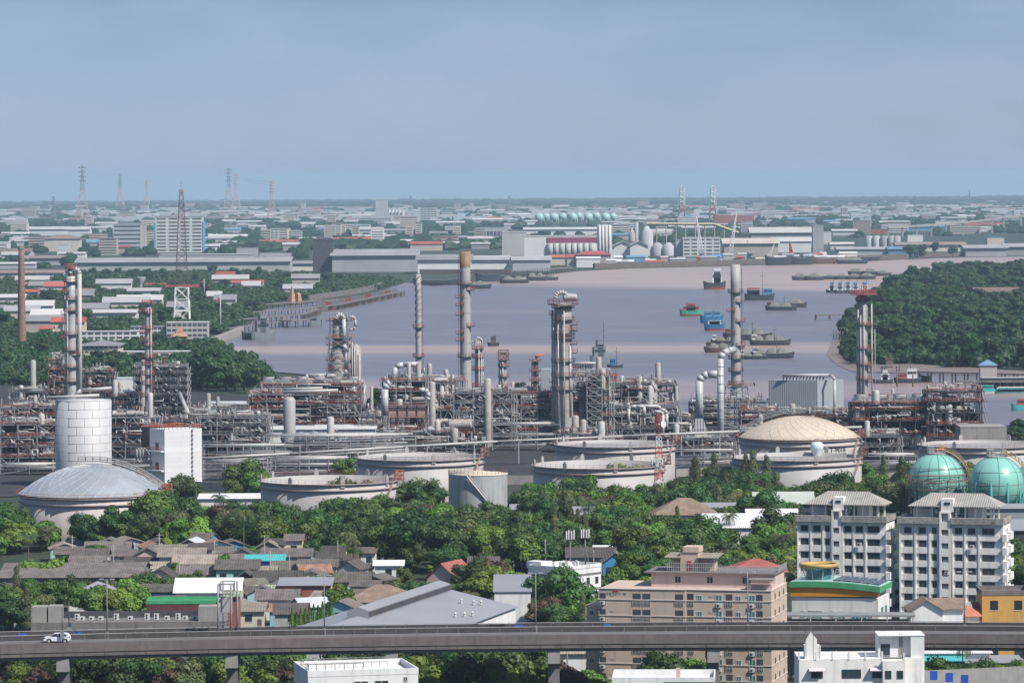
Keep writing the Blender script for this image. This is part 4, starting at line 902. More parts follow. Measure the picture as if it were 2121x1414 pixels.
for px, w_, y0_, yb_, lb_ in ((818, 10, 772, 880, 'left of the spiral stack'), (842, 8, 782, 885, 'close beside the spiral stack'), (925, 10, 765, 880, 'just left of the tallest stack'), (938, 7, 775, 885, 'close to the foot of the tallest stack'), (1062, 8, 790, 880, 'left of the flare mast'), (1212, 11, 778, 900, 'left of the stair tower'), (1262, 8, 800, 895, 'right of the stair tower'), (1326, 10, 778, 890, 'rising from the raised drum deck'), (1352, 9, 790, 890, 'right of the raised drum deck middle'), (1402, 7, 800, 890, 'left of the shorter duct'), (640, 8, 790, 880, 'left of the stepped reactor tower'), (662, 10, 775, 885, 'close beside the stepped reactor tower'), (770, 7, 800, 885, 'right of the stepped reactor tower'), (250, 9, 790, 880, 'between the tall pale column and the scaffolding'), (1958, 8, 790, 905, 'on the right end structure'), (1850, 7, 805, 905, 'behind the dark air-cooler deck')): vessel(px, w_, y0_, yb_, 'slim grey process column ' + lb_, m_clad2, 'slim_column', 'column')
vessel(69, 12, 745, 850, 'dark slender column behind the left piping', m_clad2, 'slim_column', 'column')
vessel(297, 9, 745, 870, 'thin column beside the scaffolded stack', m_clad2, 'slim_column', 'column', 1610)
x, y = G(955, 925); k = K(y); t = thing('bullet_drum', 'bullet-shaped pale horizontal drum with its round end facing right', 'drum', (x, y)); z = XZ(955, 877, y)[1]; b = MB(); drum_h(b, -4.2, 3.2, 0, z, 1.9, 18); part('shell', b, m_clad2, t); b = MB(); b.ico((3.3, -.3, z), 1.75, 3, 0, None, (.5, 1, 1)); part('end_cap', b, m_pipe, t)
b = MB()
for q in (-3, 0, 3): b.bar((q, 0, 0), (q, 0, z - 1.5), .4); b.bar((q - 2, 0, 0), (q, 0, z - 2), .3)
rail_line(b, [(-6, -2.5, z - 3), (6, -2.5, z - 3)], 1.2, .2); b.bx(-6, 6, -2.5, 2.5, z - 3.3, z - 3); part('stand', b, m_redw, t); lm(955, 877, 'the bullet-shaped drum')
for i, (px, py) in enumerate(((595, 925), (623, 925), (651, 924))):
    x, y = G(px, py); b = MB(); drum_h(b, -1.2, 1.2, 0, 3.2, 2.2, 16); b.bx(-.8, .8, -1, 1, 0, 1.4); single('dished_drum', b, m_steel, 'grey dome-ended drum in the front row, %s' % ('left of three', 'middle of three', 'right of three')[i], 'drum', (x, y), pi / 2 + .4, 'dome-ended drums')
# pink heater box
x, y = G(845, 905); k = K(y); g = zg(x, y); zz = lambda py: XZ(845, py, y)[1] - g; t = thing('heater_box', 'faded pink fired-heater box on legs with flat rounded lid', 'heater', (x, y - 3, g)); W = 80 / k
b = MB(); b.bx(-W / 2, W / 2, 0, 9, zz(862), zz(842)); part('upper_casing', b, mat('faded_pink_paint', (.38, .25, .22), .75, .15, .3, dirtamt=.4, dirt=(.22, .13, .1)), t); b = MB(); b.bx(-W / 2 - .2, W / 2 + .2, -.2, 9.2, zz(842), zz(838)); part('lid', b, m_tank, t); b = MB(); b.bx(-W / 2 + 1, W * .05, .3, 8, zz(884), zz(862)); part('lower_casing', b, m_steel, t)
b = MB()
for i in range(5): xx = -W / 2 + W * i / 4; b.bar((xx, -.3, 0), (xx, -.3, zz(838)), .35)
for py in (884, 863, 838): z = zz(py); rail_line(b, [(-W / 2 - 1, -1, z), (W / 2 + 1, -1, z)], 1.2, .2); b.bar((-W / 2 - 1, -1, z), (W / 2 + 1, -1, z), .3)
part('frame', b, m_redw, t); lm(845, 860, 'the pink heater box'); exc(x - 8, x + 8, y - 3, y + 8)
# free-standing stair lattice, grey
x, y = G(1231, 915); g = zg(x, y); H = XZ(1231, 772, y)[1] - g; b = MB(); lattice(b, H, 5.4, 5.4, 9, .34); rail_line(b, [(-2.7, -3, H), (2.7, -3, H)], 1.2, .22)
for i in range(9): b.bx(-2.9, 2.9, -3, 2.5, H * i / 9, H * i / 9 + .2)
single('stair_tower', b, m_steel, 'open grey lattice stair tower with cross braces beside the exchangers', 'stair tower', (x, y)); lm(1231, 840, 'the lattice stair tower')
# big white pipe loops
def pipeline(name, label, P, r, m=m_pipe, n=8, posts=None, cat='pipe', ph=.3, flo=0):
    """P: (px, py, D) points along the pipe axis"""
    W = [(*XZ(p[0], p[1], p[2]), p[2]) for p in P]; W = [(q[0], q[2], q[1]) for q in W]; o = W[0]; t = thing(name, label, cat, (o[0], o[1], zg(o[0], o[1]))); g = zg(o[0], o[1])
    b = MB(); b.tube([(q[0] - o[0], q[1] - o[1], q[2] - g) for q in W], r, n); part('pipe', b, m, t)
    if posts:
        for a, c in zip(W[:-1], W[1:]):
            L = (Vector(c) - Vector(a)).length; n_ = max(1, int(L / posts))
            for i in range(n_):
                q = Vector(a).lerp(Vector(c), (i + .5) / n_); pb = MB(); pb.bar((q.x - o[0], q.y - o[1], 0), (q.x - o[0], q.y - o[1], q.z - g), ph); pb.bar((q.x - o[0] - .9, q.y - o[1], q.z - g - r - .1), (q.x - o[0] + .9, q.y - o[1], q.z - g - r - .1), ph * .8); part('post', pb, m_pipe if flo else m_steel, t)
    return t
pipeline('main_pipeline', 'long pale overhead pipeline crossing the refinery on thin posts', [(415, 949, 1395), (600, 939, 1400), (835, 925, 1410), (1030, 914, 1425), (1290, 903, 1440), (1530, 893, 1450), (1785, 884, 1460)], .42, m_pipe, 8, 12, flo=1)
pipeline('main_pipeline', 'shorter second pipe beside the long overhead pipeline at left', [(440, 953, 1394), (520, 949, 1394), (640, 944, 1396), (840, 930, 1404)], .22, m_pipe, 6, None)
pipeline('main_pipeline', 'thick cream pipe bundle running to the left edge', [(-10, 950, 1420), (60, 946, 1420), (116, 943, 1421)], .75, m_pipe, 8, 14, flo=1)
pipeline('main_pipeline', 'thin cream pipe below the bundle at the left edge', [(-10, 958, 1418), (118, 950, 1418)], .3)
pipeline('pipe_loop', 'white pipe loop standing over the low deck, left one', [(1302, 878, 1530), (1302, 845, 1530), (1306, 842, 1530), (1318, 841, 1530), (1334, 842, 1530), (1335, 862, 1530)], .55)
pipeline('pipe_loop', 'white pipe loop standing over the low deck, long middle one', [(1318, 841, 1536), (1364, 841, 1536), (1367, 847, 1536), (1378, 850, 1536), (1381, 856, 1536), (1381, 890, 1536)], .6)
pipeline('pipe_loop', 'white pipe loop by the red mast top, right one', [(1355, 852, 1528), (1370, 853, 1528), (1373, 858, 1528), (1373, 905, 1528)], .6)
pipeline('pipe_loop', 'white pipe elbow above the exchanger row', [(1384, 877, 1522), (1427, 877, 1522), (1430, 881, 1522), (1430, 905, 1522)], .5)
pipeline('header_pipe', 'yellowish header pipe across the air coolers', [(588, 812, 1545), (700, 808, 1545)], .6, m_pipe)
pipeline('header_pipe', 'second yellowish header pipe along the air coolers', [(586, 806, 1547), (668, 803, 1547)], .45, m_pipe)
pipeline('header_pipe', 'long pale header running right from the tallest stack', [(945, 817, 1540), (1004, 815, 1540), (1080, 813, 1540), (1145, 811, 1540)], .4, m_pipe)
pipeline('header_pipe', 'rusty header pipe over the dark air-cooler deck', [(1770, 818, 1535), (1838, 816, 1535), (1842, 822, 1535)], .35, m_redw)
pipeline('curved_duct', 'shiny half-round duct hooking over the heater structure', [(868, 808, 1520), (880, 807, 1520), (886, 812, 1520), (888, 822, 1520), (884, 828, 1520)], .9, m_clad, 12)
pipeline('curved_duct', 'upright duct at the left side of the heater structure', [(797, 860, 1525), (797, 805, 1525), (802, 795, 1525), (808, 792, 1525)], 1.3, m_clad, 12)
pipeline('sloping_chute', 'pale inclined pipe descending right of the scaffolding', [(372, 815, 1590), (390, 857, 1560)], .8, m_pipe, 8)
for i, (a, c, yy, D_) in enumerate(((560, 800, 918, 1430), (540, 840, 924, 1425), (560, 850, 930, 1422), (430, 830, 936, 1418), (600, 830, 912, 1440))):
    pipeline('pipe_track', ('grey pipe-track run behind the long pipeline, %s' % ('farthest but one', 'middle', 'fourth from back', 'nearest', 'farthest')[i]), [(a, yy, D_), (c, yy - (c - a) * .03, D_ + 6)], .22, m_steel, 6, 14, ph=.22)
r_ = random.Random(5)
for j, (x0_, x1_, ya, yb_, D_, lab) in enumerate(((545, 860, 905, 940, 1415, 'wide grey rack of parallel pipes before the air coolers'), (420, 620, 925, 955, 1400, 'grey rack of parallel pipes right of the white box'), (1020, 1160, 880, 925, 1500, 'stacked pipe rack left of the floating-roof tank'), (0, 120, 965, 1010, 1390, 'lower rack of parallel pipes at the left edge'), (225, 330, 955, 985, 1395, 'rack of parallel pipes left of the white box'), (420, 560, 960, 985, 1360, 'low front rack of parallel pipes right of the white box'), (560, 740, 952, 978, 1365, 'low rack of parallel pipes behind the dark sunken tank'), (1395, 1520, 935, 965, 1400, 'low rack of parallel pipes left of the beige dome'), (1780, 1900, 945, 975, 1390, 'low rack of parallel pipes right of the beige dome'))):
    x, g_ = XZ((x0_ + x1_) / 2, 940, D_); W = (x1_ - x0_) / K(D_); g_ = zg(x, D_); t = thing('pipe_rack', lab, 'pipe rack', (x, D_, g_)); Z = [XZ(x0_, q, D_)[1] - g_ for q in (yb_, (ya + yb_) / 2, ya)]; Z = [max(1.5, z) for z in Z]
    b = MB(); n_ = max(2, int(W / 7))
    for i in range(n_ + 1):
        xx = -W / 2 + W * i / n_
        for yy in (0, 7): b.bar((xx, yy, 0), (xx, yy, Z[2] + .3), .26)
        for z in Z: b.bar((xx, 0, z), (xx, 7, z), .2)
        if i < n_ and i % 2 == 0: b.bar((xx, 0, 0), (xx + W / n_, 0, Z[1]), .18)
    for z in Z: b.bar((-W / 2, 0, z), (W / 2, 0, z), .2)
    part('trestle', b, m_steel, t)
    for z in Z:
        b = MB(); yy = .4
        while yy < 6.8: rr = r_.choice([.12, .16, .22, .3]); b.cyl((-W / 2 + r_.uniform(0, W * .3), yy, z + rr + .2), (W / 2 - r_.uniform(0, W * .3), yy, z + rr + .2), rr, None, 6); yy += rr * 2 + r_.uniform(.1, .5)
        part('pipe_layer', b, r_.choice([m_pipe, m_steel, m_pipe]), t)
    lm((x0_ + x1_) / 2, (ya + yb_) / 2, 'the ' + ' '.join(lab.split()[:5]))
# ------------------------------------------------------------------ storage tanks
def tank(px, wpx, yr, label, R=19.0, h=12.0, roof='float', rim=m_orange, text=None, tx=0, fins=8, wall=None, low=2.2):
    D = F * (HC - h) / (yr - (CY - (px - CX) * ROLL)); x, _ = GD(px, D, yr); g = zg(x, D); R = wpx / K(D) / 2
    t = thing('storage_tank', label, 'storage tank', (x, D, g)); m = wall or m_tank
    b = MB().lathe([(R, -.5), (R, h), (R - .15, h), (R - .15, .5)], 72); part('shell', b, m, t)
    b = MB()
    for z in (h - .25, h - 1.9): b.lathe([(R, z), (R + .6, z), (R + .6, z + .2), (R, z + .25)], 72, smooth=False)
    part('wind_girder', b, mat('dull_red_girder', (.34, .27, .25), .75, .2, .4), t)
    b = MB(); rail_ring(b, h, R + .9, 64, 1.1, .07); part('handrail', b, rim, t)
    if roof == 'float':
        b = MB().lathe([(R - .3, h - low), (.1, h - low + .15)], 48); part('floating_roof', b, mat('floating_roof_%d' % (low > 4), (.34, .33, .33) if low < 4 else (.16, .10, .095), .7, .2, .15, dirtamt=.4, dirt=(.2, .13, .11)), t)
        for i in range(fins):
            a = 2 * pi * (i + .3) / fins; b = MB(); b.rbox((R + .1) * cos(a), (R + .1) * sin(a), h - 1.0, .4, 1.2, 2.4, a); b.rbox((R + .1) * cos(a), (R + .1) * sin(a), h + 1.4, .3, .6, .4, a); part('vent_hood', b, m_tank, t)
    else:
        hd = roof[1]; n1, n2 = 30, 9; b = MB(); rr_ = random.Random(2); V = []
        for j in range(n2 + 1):
            q = j / n2; ring = []
            for i in range(n1):
                a = 2 * pi * (i + .5 * (j % 2)) / n1; rad = (R + .4) * (1 - q); z = h + .3 + hd * (1 - (1 - q) ** 2)
                ring.append((rad * cos(a), rad * sin(a), z))
            V.append(ring)
        for j in range(n2):
            for i in range(n1):
                A, B, C, D_ = V[j][i], V[j][(i + 1) % n1], V[j + 1][i], V[j + 1][(i + 1) % n1]
                if j % 2 == 0: b.face([A, B, C]); b.face([B, D_, C]) if j < n2 - 1 else None
                else: b.face([A, B, D_]); b.face([A, D_, C]) if j < n2 - 1 else None
        part('geodesic_dome', b, roof[2], t)
        b = MB()
        for j in range(0, n2 - 1):
            for i in range(n1):
                A, B, C, D_ = V[j][i], V[j][(i + 1) % n1], V[j + 1][i], V[j + 1][(i + 1) % n1]
                if j % 2 == 0: b.bar(A, C, .08); b.bar(B, C, .08)
                else: b.bar(A, D_, .08); b.bar(A, C, .08)
                if j == 0: b.bar(A, B, .13)
        part('dome_ribs', b, m_clad if roof[2].name != 'cream_dome_panels' else mat('brown_rib', (.35, .28, .2), .7), t)
        b = MB(); P = [(-R * .2 + i * R * 1.2 / 12, -R * .05, h + .9 + hd * (1 - (max(0, (-.2 + i * .1)) ** 2)) + .2) for i in range(13)] if roof[3] > 0 else [(-R * (1.0 - i * .09), R * .1, h + .9 + hd * (1 - (1.0 - i * .09) ** 2) + .5) for i in range(13)]
        for dy in (0, 1.1): rail_line(b, [(p[0], p[1] + dy, p[2]) for p in P], 1.1, .2, 1.5); b.tube([(p[0], p[1] + dy, p[2]) for p in P], .15, 4)
        part('roof_walkway', b, m_steel, t)
    b = MB(); P = []
    for i in range(15): a = -.15 - i * .035 - .25; P.append(((R + .6) * cos(a), (R + .6) * sin(a), h - h * i / 14))
    for p, q in zip(P[:-1], P[1:]): b.bar(p, q, .3); b.bar((p[0], p[1], p[2] + 1), (q[0], q[1], q[2] + 1), .15)
    part('spiral_stair', b, m_redw, t)
    b = MB(); a = -.12; b.rbox((R + 1) * cos(a), (R + 1) * sin(a), h, 2.2, 2.2, .25, a); lattice(b, h + 2.6, 2.4, 2.4, 2, .2, (R + .6) * cos(a), (R + .6) * sin(a), h); part('stair_head', b, rim, t)
    if text:
        for i, (s_, sz, dz) in enumerate(text):
            tb = text_mb(s_, sz * 1.15, R, .12); c, q = cos(tx), sin(tx); tb.v = [(vx * c - vy * q, vx * q + vy * c, vz + dz) for vx, vy, vz in tb.v]; part('lettering', tb, m_black, t)
    exc(x - R, x + R, D - R, D + R, 1); lm(px, yr + 20, 'the ' + label.split(',')[0]); return t
alu = mat('silver_dome_panels', (.58, .60, .63), .3, .1, .15, metal=.55, dirtamt=.35, dirt=(.45, .42, .36)); cream = mat('cream_dome_panels', (.54, .46, .37), .6, .08, .2, dirtamt=.2, dirt=(.5, .42, .3))
tank(193, 302, 1021, 'silver geodesic domed tank', roof=('dome', 7.6, alu, 1), wall=mat('pinkish_tank_paint', (.46, .41, .39), .7, .08, .15, streak=.4, dirt=(.3, .23, .2)))
tank(682, 284, 992, 'open tank with dark sunken roof', low=7, rim=m_orange, text=[('9016', 2.2, 6.6)], tx=.5)
tank(870, 262, 944, 'pale floating-roof tank behind grey cylinder', low=1.1, rim=m_redw)
tank(1274, 248, 917, 'rear floating-roof tank by the red mast', low=1.0, rim=m_redw, text=[('T-9017', 2.0, 5.4), ('CITY WATER', 1.2, 3.4)], tx=.72)
tank(1240, 272, 960, 'front low tank with white hoods', low=2.6, rim=m_redw)
tank(1656, 248, 905, 'beige domed tank marked T-9018', roof=('dome', 6.6, cream, -1), rim=m_redw, text=[('T-9018', 1.9, 8.3), ('CITY WATER', 1.1, 7.1)], tx=.62)
tank(1650, 268, 944, 'open tank before the beige dome', low=1.1, rim=m_redw)
tank(2034, 262, 918, 'right-hand open tank behind the spheres', low=1.0, rim=m_redw)
# small grey cylinder with stair
D = 1212; x, y = GD(990, D, 1000); g = zg(x, y); k = K(D); R = 61 / k; h = XZ(990, 981, D)[1] - g; t = thing('storage_tank', 'plain grey upright cylinder with a diagonal stair among the trees', 'storage tank', (x, y, g))
mg_ = mat('grey_streaked_tank', (.36, .38, .38), .6, .06, .3, streak=.8, dirt=(.12, .13, .13)); b = MB().lathe([(R, -.5), (R, h)], 56); part('shell', b, mg_, t); b = MB().lathe([(R + .15, h), (R + .15, h + .2), (.1, h + 1)], 56); part('roof', b, m_cream, t)
b = MB(); rail_ring(b, h + .2, R, 40, 1.0, .12); part('handrail', b, m_redw, t); b = MB(); P = []
for i in range(13): a = -pi / 2 - .35 + i * .085; P.append(((R + .5) * cos(a), (R + .5) * sin(a), h - h * i / 12))
for p, q in zip(P[:-1], P[1:]): b.bar(p, q, .4); b.bar((p[0], p[1], p[2] + 1), (q[0], q[1], q[2] + 1), .16)
part('stair', b, m_tank, t); exc(x - R, x + R, 1135, y + R); lm(990, 1020, 'the grey cylinder tank')
# white panelled tank
D = 1340; x, y = GD(173, D, 900); g = zg(x, y); k = K(D); R = 58 / k; h = XZ(173, 828, D)[1] - g; t = thing('storage_tank', 'tall white cylinder clad in big rectangular panels', 'storage tank', (x, y, g))
mp_ = mat('white_panel_cladding', (.47, .46, .47), .6, .05, .2, dirtamt=.15, dirt=(.42, .4, .4)); b = MB().lathe([(R, -.5), (R, h), (.1, h + .6)], 64); part('shell', b, mp_, t)
b = MB(); n_ = 10
for i in range(n_ + 1): z = h * i / n_; b.lathe([(R, z), (R + .05, z), (R + .03, z + .06), (R, z + .06)], 64, smooth=False)
for i in range(n_):
    for j in range(11): a = 2 * pi * (j + .5 * (i % 2)) / 11; b.rbox((R + .01) * cos(a), (R + .01) * sin(a), h * i / n_, .06, .06, h / n_, a)
part('panel_joints', b, mat('joint_grey', (.26, .26, .27), .7), t); b = MB(); b.tube([(-R - 2, -R * .4, h + 1.0), (R * .6, -R * .3, h + 1.6)], .45, 8); b.tube([(-R * .3, R * .2, h + 1.6), (-R * .1, R * .2, h + 3.0), (R, R * .2, h + 3.6)], .5, 8); part('roof_pipe', b, m_pipe, t); exc(x - R, x + R, y - R, y + R); lm(173, 900, 'the white panelled tank')
# white box building with ducts
D = 1345; x, y = GD(341, D, 940); g = zg(x, y); k = K(D); H = XZ(341, 889, D)[1] - g; t = thing('control_building', 'windowless white box building with red roof railing and two balconies', 'building', (x, y, g))
wb = mat('bright_white_cladding', (.74, .74, .74), .6, .03, .3, tiles=(40, 1.6, (.8, .8, .8), (pi / 2, 0, 0), .04)); b = MB(); b.prism([(-5.2, 6), (0, 0), (11.4, 5), (6.2, 12)], -.5, H); part('wall', b, wb, t)
b = MB(); b.prism([(-7.8, 8.5), (-5.2, 6), (-3, 10), (-6, 12)], H - 6.5, H + .3); part('annex', b, m_steeld, t)
b = MB(); rail_line(b, [(-5.2, 6, H), (0, 0, H), (11.4, 5, H), (6.2, 12, H), (-5.2, 6, H)], 1.2, .22, 1.3); b.bx(-8, -2, 8, 12, H + .4, H + .7); part('roof_railing', b, m_orange, t)
for z in (H * .24, H * .6):
    b = MB(); b.prism([(-5.4, 5.6), (-.1, -.6), (-.1 - .9, -1.4), (-6.3, 4.6)], z - .4, z); o = part('balcony', b, wb, t); b = MB(); rail_line(b, [(-6.3, 4.6, z), (-1, -1.4, z)], 1.1, .16, 1.2); part('handrail', b, m_orange, o); b = MB(); b.prism([(-3.1, 3.5), (-2.1, 2.35), (-2.2, 2.25), (-3.2, 3.4)], z, z + 2.4); part('door', b, m_steeld, t)
b = MB(); b.bar((8.5, 3.4, 1), (8.5, 3.4, H), .16)
for i in range(12): b.rbox(8.6, 3.5, 1 + i * 1.4, .7, .5, .1, .4)
part('cable_ladder', b, m_steel, t)
for i in range(4):
    b = MB(); xx = -9.2 + i * 1.0; b.tube([(xx + 1.6, 7, H * .62), (xx, 5, H * .62), (xx, 5, H * .42), (xx + 1.2, 5, H * .36), (xx + 3, 6, H * .36)], .42, 8); part('duct', b, m_steel, t)
exc(x - 9, x + 12, y, y + 12); lm(360, 940, 'the white box building')
# turquoise gas spheres
def sphere(px, py, r, D, label, text=None, scaf=False):
    x, z = XZ(px, py, D); g = zg(x, D); z -= g; R = r / K(D); t = thing('gas_sphere', label, 'gas sphere', (x, D, g)); b = MB(); b.ico((0, 0, z), R, 5); part('sphere', b, m_teal, t)
    b = MB()
    for i in range(10):
        a = 2 * pi * i / 10; xx, yy = R * .97 * cos(a), R * .97 * sin(a); b.cyl((xx, yy, 0), (xx, yy, z + .6), .42, None, 10)
        a2 = 2 * pi * (i + 1) / 10; b.bar((xx, yy, .5), (R * .97 * cos(a2), R * .97 * sin(a2), z * .8), .14)
    part('legs', b, mat('teal_leg_paint', (.05, .25, .24), .6, .1, .5), t)
    b = MB()
    for zz_ in ((.45, 0, -.35) if not scaf else (.5, .25, .1, -.1, -.25)):
        rr = R * sqrt(1 - zz_ * zz_) + (.05 if not scaf else .5); n = 40
        for i in range(n): a, c = 2 * pi * i / n, 2 * pi * (i + 1) / n; b.bar((rr * cos(a), rr * sin(a), z + zz_ * R), (rr * cos(c), rr * sin(c), z + zz_ * R), .1 if not scaf else .16)
    for i in range(9 if scaf else 5):
        a0 = -pi + pi * i / (8 if scaf else 4); P = [((R + .15) * sin(q) * cos(a0), (R + .15) * sin(q) * sin(a0), z + (R + .15) * cos(q)) for q in [pi * j / 16 for j in range(1, 12)]]
        for p, q in zip(P[:-1], P[1:]): b.bar(p, q, .08)
    part('girth_pipes' if not scaf else 'scaffold_rings', b, m_steel, t)
    if scaf:
        b = MB()
        for i in range(36): a = 2 * pi * i / 36; rr = R + .9; b.bar((rr * cos(a), rr * sin(a), 0), (rr * cos(a), rr * sin(a), z + R * .28), .12)
        for j in range(4): zz_ = z - R * .5 + j * R * .26; [b.bar((rr * cos(2 * pi * i / 36), rr * sin(2 * pi * i / 36), zz_), (rr * cos(2 * pi * (i + 1) / 36), rr * sin(2 * pi * (i + 1) / 36), zz_), .12) for i in range(36)]
        part('scaffolding', b, m_rust, t)
    b = MB(); rail_ring(b, z + R - .3, 2.6, 12, 1.3, .14); b.lathe([(.3, z + R), (2.6, z + R - .3), (2.6, z + R - .1), (.3, z + R + .2)], 14, smooth=False); b.bx(-2.6, -.6, -1, 1, z + R, z + R + 1.9); rail_line(b, [(-2.6, -1.5, z + R + 1.2), (1, -1.5, z + R + 1.2)], 1.2, .16, .8); part('top_platform', b, m_tank, t)
    b = MB(); P = [((R + .9) * sin(q), -.6 - 2.2 * q, z + (R + .9) * cos(q)) for q in [.18 + .15 * j for j in range(9)]]
    for dy in (0, 1.0):
        Q = [(p[0], p[1] + dy, p[2]) for p in P]; rail_line(b, Q, 1.2, .15, .9)
        for p, q in zip(Q[:-1], Q[1:]): b.bar(p, q, .22)
    part('curved_stair', b, mat('ochre_handrail', (.42, .27, .10), .6, .2), t)
    if text:
        for s_, sz, dz in text:
            tb = text_mb(s_, sz); o_ = []
            for vx, vy, vz in tb.v:
                a = -.62 + vx / R; zz_ = dz + vz; rr = sqrt(max(.1, R * R - zz_ * zz_)) + .05; o_.append((rr * sin(a), -rr * cos(a), z + zz_))
            tb.v = o_; part('lettering', tb, m_black, t)
    exc(x - R, x + R, D - R, D + R); return t
sphere(1940, 996, 58.5, 1183, 'turquoise gas sphere ringed by scaffolding', scaf=True); sphere(2064, 1001, 57, 1170, 'clean turquoise gas sphere lettered LPG', [('02-01', 1.5, -.4), ('LPG', 1.4, -2.3)]); sphere(2152, 1012, 57, 1205, 'turquoise gas sphere cut by the right edge of the view')
lm(1940, 996, 'the scaffolded gas sphere'); lm(2064, 1001, 'the clean gas sphere')
# windsock on the sphere, mushroom water tower, red and white mast
x, z = XZ(1937, 931, 1183); b = MB(); b.bar((0, 0, -2.2), (0, 0, .2), .12); b.cyl((-.4, -.3, 0), (2.1, -.3, .35), .33, .14, 10); single('windsock', b, mat('windsock_orange2', (.8, .2, .06), .8), 'bright orange windsock flying on top of the scaffolded sphere', 'windsock', (x, 1181, z))
D = 1290; x, zt = XZ(1692, 914, D); g = zg(x, D); zt -= g; t = thing('water_tower', 'pale mushroom-shaped water tower standing before the beige domed tank', 'water tower', (x, D, g)); b = MB().lathe([(.75, 0), (.75, zt * .55), (.95, zt * .7), (1.9, zt * .85), (2.05, zt * .88), (2.05, zt * .93), (1.5, zt * .985), (.05, zt)], 24); part('shell', b, mat('pale_mint_paint', (.55, .64, .62), .5, .05), t); b = MB(); rail_ring(b, zt, .7, 8, .8, .1); part('handrail', b, m_steel, t); lm(1692, 950, 'the mushroom water tower')
D = 1208; x, zt = XZ(1364, 857, D); g = zg(x, D); zt -= g; t = thing('lattice_mast', 'red and white banded lattice mast with antennas and a dish', 'mast', (x, D, g)); mr_ = mat('mast_red', (.50, .07, .05), .6); mw_ = mat('mast_white', (.7, .7, .7), .6); nb = 9
for i in range(nb):
    b = MB(); w0 = 3.1 - 2.2 * i / nb; w1 = 3.1 - 2.2 * (i + 1) / nb; lattice(b, zt * (i + 1) / nb, w0, w1, 2, .13, 0, 0, zt * i / nb); part('red_section' if i in (3, 5, 8, 7, 1) else 'white_section', b, mr_ if i in (3, 5, 7, 8, 1) else mw_, t)
for i, (dx, q) in enumerate(((-1.2, .52), (1.0, .5), (-.3, .49), (1.9, .53), (-1.9, .5), (.5, .55))): b = MB(); b.bx(dx - .15, dx + .15, -1.9, -1.6, zt * q, zt * q + 1.6); part('panel_antenna', b, m_white, t)
b = MB(); rail_line(b, [(-2, -1.8, zt * .5), (2, -1.8, zt * .5), (2, 1.8, zt * .5), (-2, 1.8, zt * .5), (-2, -1.8, zt * .5)], 1, .14, 1); part('platform_rail', b, m_steel, t)
b = MB().cyl((1.1, -1.2, zt * .9), (1.4, -1.6, zt * .9), .95, .95, 14); part('dish_antenna', b, m_white, t); lm(1364, 960, 'the red and white mast'); exc(x - 2, x + 2, D - 2, D + 2)
# tank-farm clutter: bund walls, sheds, small roofs
def bund(pix, h, label, w_=.4, m=m_conc):
    P = [G(*p) for p in pix]; o = P[0]; b = MB()
    for p, q in zip(P[:-1], P[1:]):
        L = sqrt((q[0] - p[0]) ** 2 + (q[1] - p[1]) ** 2); b.rbox((p[0] + q[0]) / 2 - o[0], (p[1] + q[1]) / 2 - o[1], -.5, L, w_, h + .5, atan2(q[1] - p[1], q[0] - p[0]))
    return single('boundary_wall', b, m, label, 'wall', o)
bund([(1400, 985), (1540, 978)], 2.2, 'grey concrete bund wall left of the open tank before the beige dome'); bund([(1780, 1000), (1905, 990)], 2.4, 'grey bund wall with grass behind it, beside the scaffolded sphere'); bund([(990, 1000), (1110, 1000)], 2.4, 'brown bund wall between the grey cylinder and front low tank'); bund([(405, 1010), (560, 1018)], 2, 'low pale bund wall right of the white box building')
house(2038, 965, 96, 16, XZ(2038, 881, 1410)[1], .1, m_conc, m_conc, 'tall blank concrete wall building behind the right-hand open tank', 'flat', win=0, cat='building', name='concrete_building', floors=1)
for a in ((665, 917, 225, 12, 5.0, 1.2, m_metal, m_white, 'long pale metal shed in front of the air-cooler structure', 'gable'), (472, 868, 85, 12, 6, .8, m_metal, mat('aqua_panel', (.2, .5, .48), .6), 'low grey building with an aqua band behind the pipe deck', 'gable'), (275, 818, 75, 10, 7, .5, m_metal, m_white, 'white louvred plant building left of the scaffolding', 'flat'), (870, 892, 40, 9, 4, .5, m_metal, m_white, 'small grey-roofed shed under the heater structure', 'flat'), (1460, 870, 55, 10, 7, .4, m_white, m_white, 'white boxy substation left of the square furnace', 'flat'), (110, 930, 90, 12, 4, 1, m_metal, m_steel, 'open grey metal shed at the left pipework', 'gable'), (270, 900, 70, 10, 5, 1.2, m_metal, m_steel, 'grey gabled compressor shed behind the white box building', 'gable')):
    house(a[0], a[1], a[2], a[3], a[4], a[5], a[6], a[7], a[8], a[9], win=0, cat='shed', name='metal_shed')
